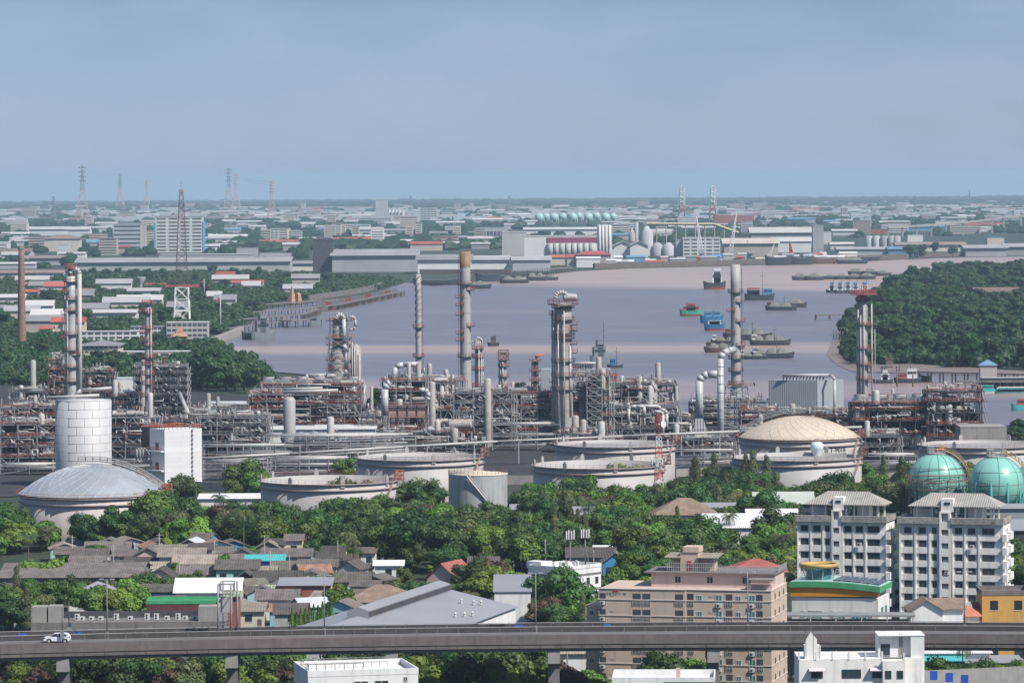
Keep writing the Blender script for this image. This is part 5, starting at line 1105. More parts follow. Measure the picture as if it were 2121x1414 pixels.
# ------------------------------------------------------------------ foreground town
def deckD(px): return 749.5 - 10.5 * ((px - 1330) / 1330.0) ** 2
RZ = 14.9
def ribbon(name, mat_, parent, d0, d1, z0, z1, px0=-60, px1=2190, n=36, label=None):
    """solid strip following the curve of the elevated road; d = metres behind its near edge"""
    b = MB(); P = []
    for i in range(n + 1):
        px = px0 + (px1 - px0) * i / n; D = deckD(px); x0 = rayuv(px, 1310)[0]; P.append((x0 * D, D))
    V = []
    for i, (x, y) in enumerate(P):
        a = P[max(0, i - 1)]; c = P[min(n, i + 1)]; tx, ty = c[0] - a[0], c[1] - a[1]; L = sqrt(tx * tx + ty * ty); nx, ny = -ty / L, tx / L
        V.append([(x + nx * d0, y + ny * d0, z0), (x + nx * d1, y + ny * d1, z0), (x + nx * d1, y + ny * d1, z1), (x + nx * d0, y + ny * d0, z1)])
    i0 = len(b.v)
    for v in V: b.v.extend(v)
    for i in range(n):
        for j in range(4): p = i0 + i * 4; b._fs([(p + j, p + 4 + j, p + 4 + (j + 1) % 4, p + (j + 1) % 4)])
    b._fs([(i0, i0 + 1, i0 + 2, i0 + 3), (i0 + n * 4 + 3, i0 + n * 4 + 2, i0 + n * 4 + 1, i0 + n * 4)])
    o = link(name, b.mesh(name, mat_), parent); return o
m_via = mat('viaduct_concrete', (.155, .125, .118), .9, .15, .35, streak=.6, dirt=(.085, .07, .068), dirtamt=.35)
hw = link('elevated_road', None); hw['kind'] = 'structure'
ribbon('road_deck', m_via, hw, 0.3, 12, 13.3, RZ - .15); ribbon('carriageway', m_asph, hw, .35, 5.6, RZ - .15, RZ, ); ribbon('far_carriageway', m_asph, hw, 6.1, 11.6, RZ - .15, RZ)
ribbon('edge_parapet', m_via, hw, 0, .34, 13.35, RZ + .12); ribbon('lower_fascia', m_via, hw, .12, .5, 12.65, 13.2); ribbon('girder', m_concd, hw, .9, 11, 12.0, 13.3)
mb_ = mat('barrier_concrete', (.06, .055, .058), .9, .2, .6, streak=.5, dirt=(.05, .045, .045)); ribbon('median_barrier', mb_, hw, 5.65, 5.95, RZ - .1, RZ + .85); ribbon('far_barrier', mb_, hw, 11.65, 11.95, RZ - .1, RZ + .9)
ribbon('handrail', m_tank, hw, 5.75, 5.85, RZ + .9, RZ + 1.0); ribbon('far_handrail', m_tank, hw, 11.75, 11.85, RZ + 1.0, RZ + 1.1); ribbon('lane_line', mat('road_paint', (.5, .5, .48), .8), hw, .7, .85, RZ + .004, RZ + .012); ribbon('inner_edge_line', MATS['road_paint'], hw, 5.2, 5.33, RZ + .004, RZ + .012)
def roadpt(px, d, z=RZ): x0 = rayuv(px, 1310)[0]; D = deckD(px) + d; return (x0 * D, D, z)
b = MB()
for px in range(-40, 2180, 43):
    p = roadpt(px, -.012, 13.4); b.bx(p[0] - .03, p[0] + .03, p[1] - .02, p[1] + .02, 12.7, RZ + .1)
    p = roadpt(px, 5.62, 0); b.bx(p[0] - .05, p[0] + .05, p[1], p[1] + .1, RZ, RZ + .98); p = roadpt(px + 20, 11.6, 0); b.bx(p[0] - .05, p[0] + .05, p[1], p[1] + .1, RZ, RZ + 1.08)
link('panel_joints', b.mesh('panel_joints', m_concd), hw)
for px in (131, 480, 812, 1147, 1477, 1810, 2140):
    p = roadpt(px, 2); pr_ = link('pier', None, hw); pr_.location = (p[0], p[1], 0); b = MB(); b.bx(-1.1, 1.1, -1.4, 7, 9.9, 12.1); part('pier_cap', b, m_conc, pr_); b = MB(); b.bx(-1.0, 1.0, .4, 5, -1, 9.9); part('pier_column', b, m_concd, pr_)  # darker concrete on the column paints in the shade under the deck
# street lamps on the median
def lamp_post(px, H=9.6):
    p = roadpt(px, 5.9, RZ + .85)
    t = thing('street_lamp', None, 'street lamp', p, 0, 'street lamps on the elevated road'); b = MB(); b.cyl((0, 0, 0), (0, 0, H), .13, .07, 8); b.bx(-.25, .25, -.25, .25, -.85, .3); part('pole', b, m_steel, t)
    b = MB(); b.bar((-.9, 0, H - .15), (.9, 0, H - .15), .07); part('crossarm', b, m_steel, t)
    for s_ in (-1, 1): b = MB().bx(s_ * .95 - .4, s_ * .95 + .4, -.15, .15, H - .1, H + .08); part('lamp_head', b, m_tank, t)
    return t
L0 = [lamp_post(px) for px in (222, 672, 1110, 1549, 1998)]
for o, s_ in zip(L0, ('above the row of rooftop air conditioners', 'before the slim green hedge trees', 'before the white office with rooftop antennas', 'before the beige apartment block', 'before the terracotta-roofed house at right')): o['label'] = 'double-headed street lamp on the elevated road ' + s_
# car
def car():
    p = roadpt(119, 1.9); t = thing('car', 'white sport utility car with dark windows driving left on the elevated road', 'car', p); pr = [(-2.3, .42), (-2.32, .78), (-2.2, .98), (-1.3, 1.12), (-.55, 1.62), (1.3, 1.68), (1.85, 1.52), (2.22, 1.05), (2.3, .75), (2.26, .42), (1.85, .36), (1.82, .55), (1.62, .74), (1.36, .8), (1.1, .74), (.92, .55), (.88, .36), (-.92, .34), (-.96, .55), (-1.15, .74), (-1.42, .8), (-1.68, .74), (-1.86, .55), (-1.9, .38)]
    b = MB(); b.yprism(pr, -.86, .86)
    part('body', b, mat('white_car_paint', (.75, .76, .78), .25, .02), t); b = MB(); b.yprism([(-1.2, 1.13), (-.5, 1.56), (.15, 1.6), (.15, 1.1)], -.875, .875); b.yprism([(.24, 1.1), (.24, 1.6), (1.25, 1.58), (1.75, 1.3), (1.6, 1.14)], -.875, .875); part('side_window', b, m_black, t)
    b = MB(); b.face([(-1.32, -.75, 1.13), (-1.32, .75, 1.13), (-.6, .7, 1.62), (-.6, -.7, 1.62)]); part('windscreen', b, m_black, t)
    for xx in (-1.41, 1.37):
        for yy in (-.78, .78): b = MB(); b.cyl((xx, yy - .11, .36), (xx, yy + .11, .36), .36, None, 18); w_ = part('wheel', b, m_black, t); b = MB(); b.cyl((xx, yy - .13, .36), (xx, yy - .115, .36), .22, None, 12); part('rim', b, m_pipe, w_)
    b = MB().bx(-2.3, -2.05, -.88, -.55, .75, .9); part('headlight', b, m_glass, t); b = MB().bx(2.1, 2.25, -.885, -.6, .9, 1.1); part('tail_light', b, m_red, t)
car(); lm(119, 1323, 'the white car')
# sign gantry seen end-on, small sign posts
p = roadpt(470, 6); t = thing('sign_gantry', 'tall double steel sign gantry standing end-on over the elevated road', 'sign gantry', (p[0], p[1], RZ)); H = 9.2
for i, (xx, yy) in enumerate(((-1.55, 0), (.75, 0), (-1.0, 5.6), (1.5, 5.6))): b = MB().cyl((xx, yy, 0), (xx, yy, H), .17, None, 8); part('post', b, m_steel, t)
b = MB()
for yy in (0, 5.6):
    for z in (H, H - 1.7): b.bar((-1.4, yy, z), (1.2, yy, z), .16)
for x_ in (-1.3, 1.1):
    for z in (H, H - 1.6): b.bar((x_, 0, z), (x_, 5.6, z), .14)
    for i in range(4): b.bar((x_, 5.6 * i / 4, H - 1.6 * (i % 2)), (x_, 5.6 * (i + 1) / 4, H - 1.6 * ((i + 1) % 2)), .1)
for i in range(6): b.bar((-1.5, 0, .6 + i * .7), (.75, 0, .6 + (i + .5) * .7), .08)
part('truss', b, m_steel, t); b = MB().bx(-1.2, .9, 1.5, 1.7, H - 5.2, H - 2.4); part('sign_back', b, m_tank, t); lm(470, 1240, 'the sign gantry')
for px, lab in ((129, 'thin black signpost standing beside the white car'), (143, 'thin grey pole behind the white car by the flat roof')): p = roadpt(px, .5 if px == 129 else 11.9); t = thing('sign_post', lab, 'post', (p[0], p[1], RZ)); b = MB().cyl((0, 0, 0), (0, 0, 6.2), .09, None, 6); part('pole', b, m_steeld, t); b = MB().bx(-.35, .35, -.1, -.05, 0.8, 2.2); part('plate', b, m_steel, t)
for px, d in ((160, 11.4), (45, 11.4), (1074, 11.4), (1258, 11.4)): p = roadpt(px, d); b = MB().bx(-.7, .7, -.05, .05, .15, .75); tag(link('blue_marker_board', b.mesh('blue_marker_board', mat('marker_blue', (.02, .12, .45), .6)), None, p), 'small blue board on the far barrier ' + {160: 'above the white car', 45: 'at the left edge', 1074: 'left of the third street lamp', 1258: 'before the beige block'}[px], 'board')

# ---- generic window with frame
def win(parent, xc, y, z, w_, h, fm=m_white, gm=m_glass, mul=1, name='window'):
    b = MB().bx(xc - w_ / 2 + .06, xc + w_ / 2 - .06, y - .03, y + .02, z + .06, z + h - .06); o = part(name, b, gm, parent); b = MB(); T = .07
    b.bx(xc - w_ / 2, xc + w_ / 2, y - .06, y, z, z + T); b.bx(xc - w_ / 2, xc + w_ / 2, y - .06, y, z + h - T, z + h)
    for i in range(mul + 2):
        xx = xc - w_ / 2 + (w_ - T) * i / (mul + 1); b.bx(xx, xx + T, y - .058, y - .002, z + T, z + h - T)
    part('frame', b, fm, o); return o
def acunit(parent, x, y, z, nm='air_conditioner'):
    b = MB().bx(x - .45, x + .45, y - .35, y, z, z + .65); o = part(nm, b, m_ac, parent); b = MB().cyl((x - .12, y - .37, z + .33), (x - .12, y - .352, z + .33), .26, None, 12); part('fan', b, m_steeld, o)
# ---- white eight-storey apartment blocks
AR = radians(-17)
def apart(ox, oy, L, dep, label, side, last):
    t = thing('apartment_block', label, 'apartment building', (ox, oy, zg(ox, oy)), AR); FH, NF = 2.8, 8; H = FH * NF + 1.3; sc = L / 20.6
    xs_ = [(1.7, 1.6, 0), (4.6, 1.5, .6), (7.0, 1.0, .6), (11.8, 1.5, .6), (14.4, 1.5, .6), (17.7, 2.6, 0)]
    b = MB(); b.bx(0, 7.9 * sc, .6, dep, -1, H - .9); b.bx(7.9 * sc, 10.3 * sc, 1.4, dep, -1, H + 1.3); b.bx(10.3 * sc, L, .6, dep, -1, H - .9); part('wall', b, m_whited, t)
    b = MB()
    for f in range(NF):
        z = f * FH
        for a, c in ((0, 7.9), (10.5, 19.9)): b.bx(a * sc, c * sc, .33, .6, z - .35, z + .95)
    for xx in (0, 3.05, 5.9, 10.45, 12.95, 15.7): b.bx(xx * sc, (xx + .35) * sc, .2, .6, 0, H - 1)
    part('spandrel_balconies', b, m_whited, t)
    b = MB(); b.bx(-.3, 7.9 * sc, -.5, .6, H - 1.0, H + .3); b.bx(10.4 * sc, L + .3, -.5, .6, H - 1.0, H + .3); b.bx(-.3, .1, .6, dep, H - .9, H + .3); b.bx(L - .1, L + .3, .6, dep + .2, H - .9, H + .3); b.bx(.1, L - .1, dep - .2, dep + .2, H - .9, H + .3); part('parapet', b, mat('mouldy_parapet', (.32, .31, .29), .95, .3, .8, dirtamt=.8, dirt=(.09, .09, .085), streak=.7), t)
    b = MB(); b.bx(8.1 * sc, 8.5 * sc, -.2, 1.4, -1, H + 1.2); b.bx(9.9 * sc, 10.3 * sc, -.2, 1.4, -1, H + 1.2)
    for f in range(NF + 1): z = f * FH; b.bx(8.5 * sc, 9.9 * sc, -.2, .1, z - .9, z + .7); b.xprism([(0.2, z + .2), (1.3, z + 1.3), (1.3, z + 1.5), (.2, z + .5)], 8.6 * sc, 9.7 * sc)
    b.bx(8.1 * sc, 10.3 * sc, -.2, 3, H + 1.2, H + 1.5); part('stair_core', b, m_whited, t)
    b = MB().bx(8.5 * sc, 9.9 * sc, 1.28, 1.39, 0, H); part('painted_stair_shade', b, m_concd, t)  # dark sheet painting the shade at the back of the stair opening
    for f in range(1, NF):
        for xx, ww, dpt in xs_:
            y = .6; win(t, xx * sc, y - .01, f * FH + .95, ww, 1.35, m_concd, m_glass, 1)
    for f in range(NF):
        for q in ((L, L + .9, -.1, 2.2), (L, L + .7, dep - 3, dep)): z = f * FH; part('corner_balcony', MB().bx(*q, z - .4, z + 1.15), m_white, t)
    for f in range(1, NF):
        for yy in (4.0, 5.6): b = MB().bx(L - .05, L + .04, yy, yy + .35, f * FH + .8, f * FH + 2.0); part('slit_window', b, m_glass, t)
    # rooftop pavilion
    b = MB()
    for xx in (3.4, 6.4, 11.2, 13, 15, 17, 18.6):
        for yy in (1.4, dep - 1.5): b.bx(xx * sc - .16, xx * sc + .16, yy, yy + .32, H - .9, H + 2.6)
    b.bx(13.2 * sc, 16 * sc, 3.4, dep - 2, H - .9, H + 2.6); b.bx(2.0 * sc, 6 * sc, 4.5, dep - 2, H - .9, H + 1.8); part('roof_pavilion', b, m_white, t)
    b = MB(); b.hip(2.6 * sc, 19.2 * sc, 1.2, dep - 1.2, H + 2.65, 2.5, .9, .15); part('hip_roof', b, mat('pale_grey_tiles', (.33, .31, .28), .9, .12, .5, dirtamt=.3, dirt=(.2, .19, .17), wave=('X', .5, .5)), t)
    b = MB(); b.bx(8.4 * sc, 10.8 * sc, .2, 4.2, H + 1.5, H + 4.2); o = part('stair_head_room', b, m_whited, t); b = MB().bx(9.1 * sc, 10.2 * sc, .1, .2, H + 3.0, H + 3.5); part('window', b, m_glass, o)
    b = MB(); b.cyl((10.5 * sc, -.1, 0), (10.5 * sc, -.1, H - 1), .1, None, 6); part('downpipe', b, m_steel, t)
    for i in range(3): acunit(t, (4.6 + i * 5) * sc, .0, FH * (2 + i * 2) + .95)
    for q in range(3): xx, yy = ox + L * (q + .5) / 3 * cos(AR), oy + L * (q + .5) / 3 * sin(AR); exc(xx - 6, xx + 6, yy - 6, yy + 10, 0)
    return t
D0 = 899; x0_, _ = GD(1650, D0, 1067)
apart(x0_, D0, 19.1, 9, 'left white eight-storey apartment block with stained balconies and hipped roof pavilion', 0, 0)
apart(x0_ + 21.9 * cos(AR), D0 + 21.9 * sin(AR), 21.9, 9, 'right white eight-storey apartment block with a sunlit stepped end wall', 1, 1); lm(1735, 1150, 'the left white apartment block'); lm(1960, 1150, 'the right white apartment block')
# ---- beige apartment
BR = radians(-13.5); D0 = 782; ox, _ = GD(1240, D0, 1216); t = thing('apartment_building', 'long beige apartment building with a setback top floor and roof pavilion', 'apartment building', (ox, D0, zg(ox, D0)), BR); k = K(775); L = 350 / k / cos(BR) + .4; FH = 2.92; H = HC - (1217 - 369) * D0 / F; dep = 17
b = MB(); b.bx(0, 16.2, 0, dep, -1, H); b.bx(16.2, L, .45, dep, -1, H); b.bx(-2.8, 0, 1.2, 10, -1, H - FH - .3); part('wall', b, m_beige, t)
b = MB(); b.bx(8.6, L - .3, 6, dep - 1, H, H + 2.5); b.bx(L - 5, L - .3, 3, 6, H, H + .9); part('setback_storey', b, m_pink, t); b = MB(); b.bx(7.4, L, 5.2, dep, H + 2.5, H + 2.75); part('terrace_slab', b, m_concd, t)
b = MB()
for f in range(1, 7): z = H - f * FH + .95 - .0; b.bx(-.05 if f > 1 else 0, 16.25, -.12, 0, z, z + .16); b.bx(16.25, L + .12, .33, .45, z, z + .16); b.bx(L, L + .12, .45, dep, z, z + .16)
b.bx(-.1, 16.3, -.15, .25, H, H + .12); b.bx(16.3, L + .1, .3, .7, H, H + .12); b.bx(L - .3, L + .1, .7, dep, H, H + .12); part('floor_bands', b, mat('pale_trim', (.58, .50, .45), .8, .05), t)
for f in range(6):
    z = H - (f + 1) * FH - .9 + 1.0 - .15
    for xx in (7.1, 8.9, 15.0): b = MB().bx(xx - .75, xx + .75, -.02, .02, z, z + 2.2); o = part('balcony_shade_panel', b, mat('recess_shade_paint', (.05, .055, .06), .8, .3, 1), t); b = MB(); rail_line(b, [(xx - .75, -.1, z), (xx + .75, -.1, z)], 1.0, .1, .25); part('balcony_rail', b, m_tank, o)  # flat dark panels paint the shade of recessed balconies onto the wall
    for xx in (17.0, 24.2, 31 - 1.2): b = MB().bx(xx - .6, xx + .6, .42, .47, z, z + 2.3); o = part('balcony_shade_panel', b, MATS['recess_shade_paint'], t); b = MB(); rail_line(b, [(xx - .6, .3, z), (xx + .6, .3, z)], 1.0, .1, .25); part('balcony_rail', b, m_tank, o)
    for xx in (22.3, 29.0 - .6): 
        if xx < L - 1: win(t, xx, .44, z + .6, 1.2, 1.6, m_white, m_glassb); acunit(t, xx, .44, z - .1)
    for xx in (18.7, 25.9): win(t, xx, .44, z + 1.0, .95, 1.05, m_white, m_glassb)
    for xx in (20.8, 27.6): b = MB().bx(xx - .35, xx + .35, .4, .46, z + 1.7, z + 2.0); part('vent_grille', b, m_tank, t)
    b = MB().bx(.15, 1.3, -.03, .02, z, z + 2.2); part('balcony_shade_panel', b, MATS['recess_shade_paint'], t); acunit(t, .75, -.1, z + .1); b = MB().bx(2.2, 2.9, -.05, .02, z + 1.7, z + 2.0); part('vent_grille', b, m_tank, t)
    if f > 0: win(t, -1.6, 1.19, z + .9, .8, .9, m_white, m_glass)
for xx in (13.6, 19.6, 26.2): win(t, xx, 5.99, H + .7, 1.2, 1.3, m_white, m_glass)
for yy in (4, 8.5, 13):
    for f in range(6): b = MB().bx(L - .02, L + .05, yy, yy + .9, H - (f + 1) * FH + .9, H - (f + 1) * FH + 2.2); part('side_window', b, m_glass, t)
b = MB(); b.bx(13.7, 17.0, 8, 12.5, H + 2.75, H + 6.2); b.bx(17, 19.8, 9, 12.5, H + 2.75, H + 5.0); b.bx(12.0, 13.7, 9, 12.5, H + 2.75, H + 5.0); b.bx(14.2, 17.2, 7.8, 12, H + 6.2, H + 7.2); o = part('roof_room', b, m_beige, t); b = MB(); b.xprism([(7, H + 5.2), (13, H + 5.6), (13, H + 5.75), (7, H + 5.35)], 10.8, 14.0); b.xprism([(7, H + 5.2), (13, H + 5.6), (13, H + 5.75), (7, H + 5.35)], 17.0, 20.9); part('canopy', b, m_fibl, o); b = MB().bx(15.0, 15.8, 7.85, 7.98, H + 2.9, H + 4.6); part('door', b, mat('crimson_door', (.3, .02, .05), .6), o)
b = MB(); rail_line(b, [(11.4, 7.2, H + 2.75), (20.6, 7.2, H + 2.75)], 1.5, .1, .4); rail_line(b, [(20.6, 7.2, H + 2.75), (L, 7.2, H + 2.75), (L, dep, H + 2.75)], 1.1, .09, .5); part('roof_railing', b, m_tank, t)
b = MB(); b.bx(L - 4.4, L + .2, .8, 4.2, H + 1.9, H + 2.05); b.bx(L - 4.2, L - 3.9, 1, 1.2, H, H + 1.9); part('awning', b, m_fibl, t)
tb = text_mb('INFINITY SE', .72); tb.v = [(v[0] + 3.3, v[1] - .02, v[2] + H - 1.1) for v in tb.v]; part('sign_lettering', tb, mat('sign_ink', (.05, .05, .09), .6), t)
b = MB(); b.arc((2.95, -.05, H - .22), .22, 0, 2 * pi, .05, 'xz', 10, 5); b.arc((3.45, -.05, H - .22), .22, 0, 2 * pi, .05, 'xz', 10, 5); part('sign_loop_emblem', b, mat('sign_red', (.5, .03, .03), .6), t)
lm(1420, 1250, 'the beige apartment building'); exc(ox - 4, ox + L, D0 - 12, D0 + 20)
x, y = ox + 24.5 * cos(BR), D0 + 24.5 * sin(BR) + 16

# ---- office with antennas
D0 = 925; ox, _ = GD(1170, D0, 1180); t = thing('office_building', 'white three-storey office with grey bands and rooftop water tanks', 'office building', (ox, D0, zg(ox, D0))); H = HC - (1180 - 370) * D0 / F; A = (-7.9, 6.4); B = (8.0, 9.6); C = (.1, 16)
b = MB(); b.prism([(0, 0), B, C, A], -1, H); part('wall', b, m_white, t); b = MB()
for z in (H - 1.6, H - 4.9, H - 8.1): b.prism([(0, -.1), (B[0] + .1, B[1]), (B[0], B[1] + .1), (0, .15), (A[0], A[1] + .1), (A[0] - .1, A[1])], z, z + .45)
part('grey_bands', b, m_concd, t); ua = atan2(A[1], A[0]) ; ub = atan2(B[1], B[0])
for f in range(3):
    z = H - 3.6 - 3.2 * f
    for q in (.15, .4, .64, .88): o = win(t, 0, -.02, z, 1.1, 1.5, m_concd, m_glass); o.location = (B[0] * q, B[1] * q, 0); o.rotation_euler = (0, 0, ub)
    o = win(t, 0, -.02, z, 1.3, 1.1, m_concd, m_glass); o.location = (A[0] * .42, A[1] * .42, 0); o.rotation_euler = (0, 0, ua + pi)
b = MB()
for p, q in (((0, 0), A), (A, C), (C, B), (B, (0, 0))): L_ = sqrt((q[0] - p[0]) ** 2 + (q[1] - p[1]) ** 2); b.rbox((p[0] + q[0]) / 2, (p[1] + q[1]) / 2, H, L_, .2, .75, atan2(q[1] - p[1], q[0] - p[0]))
part('parapet', b, m_white, t); b = MB(); b.rbox(-5.8, 8, H, 3, 4, 1.4, .9); part('roof_room', b, m_white, t)
for i, (xx, yy) in enumerate(((-2, 6), (-.6, 7.4), (1, 6), (2.6, 8), (-3.2, 8.6))): b = MB(); b.lathe([(.6, H), (.6, H + 1.2), (.1, H + 1.5)], 12, (xx, yy, 0)); part('water_tank', b, m_ac, t)
for i, (px, yt) in enumerate(((1181, 1101), (1212, 1098))):
    x_, z_ = XZ(px, yt, D0 + 6); h = z_ - H; a_ = thing('antenna_mast', ('left' if i == 0 else 'right') + ' rooftop antenna mast on the white office, carrying white panels', 'antenna', (x_, D0 + 6, H)); b = MB().cyl((0, 0, 0), (0, 0, h), .16, .1, 8); b.bar((0, 0, h * .6), (1.0 if i else -1.6, -1, 0), .07); part('pole', b, m_steel, a_)
    for j, dx in enumerate((-.8, -.3, .3, .85)): b = MB().bx(dx - .14, dx + .14, -.5 + .3 * (j % 2), -.3 + .3 * (j % 2), h - 1.6, h + .2 + .2 * (j % 2)); part('panel_antenna', b, m_white, a_)
    b = MB(); b.bar((-.9, 0, h - .4), (.9, 0, h - .4), .06); b.bar((-.9, 0, h - 1.3), (.9, 0, h - 1.3), .06); part('crossarm', b, m_steel, a_)
lm(1170, 1200, 'the white office with antennas'); exc(ox - 9, ox + 9, D0 - 2, D0 + 16)
# ---- big grey factory roof
ang = atan2(50.5, 14.0); D0 = 790; x0 = -39.3
t = thing('factory_hall', 'large grey metal-roofed factory hall with a raised ridge vent', 'factory', (x0, D0, zg(x0, D0)), ang - pi / 2); Lh = 92; Wd = 15.5
b = MB(); b.gwall(-Wd, Wd, 0, Lh, -1, 7.4, 3.4, 'y'); part('wall', b, m_white, t); b = MB(); b.gable(-Wd, Wd, 0, Lh, 7.5, 3.4, 'y', .5, .12); part('roof', b, m_groof, t)
b = MB(); b.yprism([(-2.2, 10.6), (-2.2, 12.1), (0, 12.8), (2.2, 12.1), (2.2, 10.6)][::-1], 34, Lh - 2); part('ridge_vent', b, m_groof, t)
b = MB().bx(2.22, 2.3, 34, Lh - 2, 10.9, 11.9); part('vent_louvre', b, m_steeld, t)
for i, (xx, yy) in enumerate(((8, 78), (10, 80), (11, 82), (12, 60), (13, 63), (13.8, 66))): b = MB(); z_ = 10.9 - xx * .22; b.cyl((xx, yy, z_ - .4), (xx, yy, z_ + 1.0), .22, None, 8); b.lathe([(.38, z_ + .9), (.05, z_ + 1.35)], 8, (xx, yy, 0)); part('roof_vent', b, m_pipe, t)
exc(-60, 6, 785, 895, 0); lm(850, 1260, 'the factory hall'); house(1062, 1308, 75, 30, 8.4, .8, m_groof, m_white, 'lean-to grey roofed annex at the right side of the factory hall', 'shed', win=0, cat='building', name='annex', over=.3)
# ---- bank-like building with ring canopy
D0 = 838; ox, _ = GD(1640, D0, 1230); g = zg(ox, D0); Hh = HC - (1232 - 367) * D0 / F; t = thing('showroom_building', 'cream building with sweeping green and orange roof edge and a ring canopy', 'building', (ox, D0, g), radians(-16)); k = K(D0)
b = MB(); b.bx(0, 17.2, 0, 11.5, -1, Hh - .2); part('wall', b, m_white, t); b = MB(); P = [(-.3 + i * 1.8, Hh + .2 + 1.5 * sin(pi * (.15 + .5 * (1 - i / 10)))) for i in range(11)]
b.yprism([(p[0], p[1] + 1.2) for p in P][::-1] + [(p[0], p[1] + .15) for p in P], -.7, 12); part('green_roof_edge', b, m_green, t)
b = MB(); b.yprism([(p[0], p[1] + .1) for p in P][::-1] + [(-.2, Hh - .1), (17.4, Hh + .2)], -.3, 0.05); part('orange_fascia', b, mat('orange_fascia', (.55, .25, .02), .7, .05), t); b = MB(); b.yprism([(p[0] + .1, p[1] + 1.32) for p in P][::-1] + [(p[0] + .1, p[1] + 1.24) for p in P], -.2, 11.6); part('roof_sheet', b, m_tealw, t)
for i in range(3):
    for j in range(5): b = MB(); x_ = 8.0 + j * 1.9; z_ = Hh + 1.75 + 1.5 * sin(pi * (.15 + .5 * (1 - (x_ + 1) / 18.))); b.bx(x_, x_ + 1.7, 1 + i * 3.2, 3.9 + i * 3.2, z_ - .1, z_ + .0); part('solar_panel', b, m_panel, t)
for xx in (4.6, 9.2, 13.4): win(t, xx, -.02, Hh - 4.3, 3.0, 1.5, m_white, m_glassb, 3)
for q in (2.2, 15.6, 8.7): win(t, q, -.02, Hh - 4.1, .9, 1.2, m_white, m_glass)
for yy in (3, 7): b = MB().bx(17.18, 17.26, yy, yy + 1.8, Hh - 3.8, Hh - 2.2); part('side_window', b, m_glassb, t)
o = thing('rooftop_pavilion', 'round glass rooftop pavilion under an ochre ring canopy', 'pavilion', (ox + 5.6, D0 + 3.2, Hh + 2.4)); b = MB().lathe([(2.5, 0), (2.5, 2.6)], 20); part('glass_wall', b, m_glassb, o); b = MB().lathe([(3.2, 3.0), (3.85, 2.9), (3.9, 3.7), (3.2, 3.6), (3.2, 3.0)], 36); part('ring_canopy', b, mat('ochre_ring', (.5, .33, .1), .6), o)
b = MB()
for i in range(9): a = 2 * pi * i / 9; b.bar((2.5 * cos(a), 2.5 * sin(a), 0), (3.5 * cos(a), 3.5 * sin(a), 3.0), .14)
part('struts', b, m_tank, o); lm(1740, 1230, 'the green-edged building'); exc(ox - 1, ox + 19, D0 - 8, D0 + 12)
ox2, _ = GD(1620, 805, 1270); z_ = HC - (1276 - 367) * 805 / F; t = thing('carport', 'long flat carport canopy on thin white posts before the green-edged building', 'carport', (ox2, 805, 0), radians(-4)); b = MB().bx(0, 25, 0, 6, z_, z_ + .35); part('roof', b, m_steel, t)
for i in range(6): b = MB().bx(.4 + i * 4.8, .65 + i * 4.8, 0, .25, 0, z_); part('post', b, m_tank, t)
b = MB().bx(1, 24, 6, 6.2, 0, z_ - 1); part('back_wall', b, m_concd, t)
# ---- bottom-edge buildings in front of the elevated road
def flatb(px0, px1, yt, D, dep, label, wm, rz=0, par=1.0, name='building'):
    z = HC - (yt - (CY - (px0 - CX) * ROLL)) * D / F; ox, _ = GD(px0, D, yt); W = (px1 - px0) / K(D) / cos(rz); t = thing(name, label, 'building', (ox, D, 0), rz); b = MB(); b.bx(0, W, 0, dep, -1, z - par); part('wall', b, wm, t); b = MB()
    b.bx(-.05, W + .05, -.05, .2, z - par, z); b.bx(-.05, .2, .2, dep - .2, z - par, z); b.bx(W - .2, W + .05, .2, dep - .2, z - par, z); b.bx(-.05, W + .05, dep - .2, dep + .05, z - par, z); part('parapet', b, wm, t); return t, W, z
t, W, z = flatb(638, 865, 1389, 715, 15, 'white flat-roofed house with a roof terrace railing at the bottom edge', m_white, radians(12))
b = MB(); rail_line(b, [(.6, 3, z - 1), (.6, 12, z - 1), (W - 3, 12.5, z - 1)], 1.6, .12, 1.3); b.bar((.3, 1, z + .8), (.3, 14, z + 1.0), .12)
for i in range(7): b.bar((.8 + i * 1.6, 6, z - 1), (.8 + i * 1.6, 6, z + .4), .1)
b.bar((.8, 6, z + .4), (10.4, 6, z + .4), .1); part('terrace_rail', b, m_steel, t); b = MB(); b.xprism([(1, z + 1.2), (2.0, z + 1.3), (2.0, z + 1.4), (1, z + 1.3)], -.5, 14); part('canopy', b, m_white, t)
for xx in (9, 12.5): win(t, xx, -.03, z - 3.2, 2.4, 1.3, m_white, m_glass)
win(t, 16.6, -.03, z - 2.3, .7, .9, m_white, m_glass)
t, W, z = flatb(1268, 1480, 1402, 722, 12, 'white flat-roofed building with a black awning at the bottom edge', m_white, radians(-3)); b = MB(); b.bx(W * .5, W, -2.5, -.1, z - .9, z - .75); b.bx(W * .5, W, -2.5, -2.4, z - 3, z - .9); part('awning', b, m_black, t); b = MB().bx(W * .62, W * .66, 3, 4, z - 1, z + 1.2); part('chimney', b, m_beige, t)
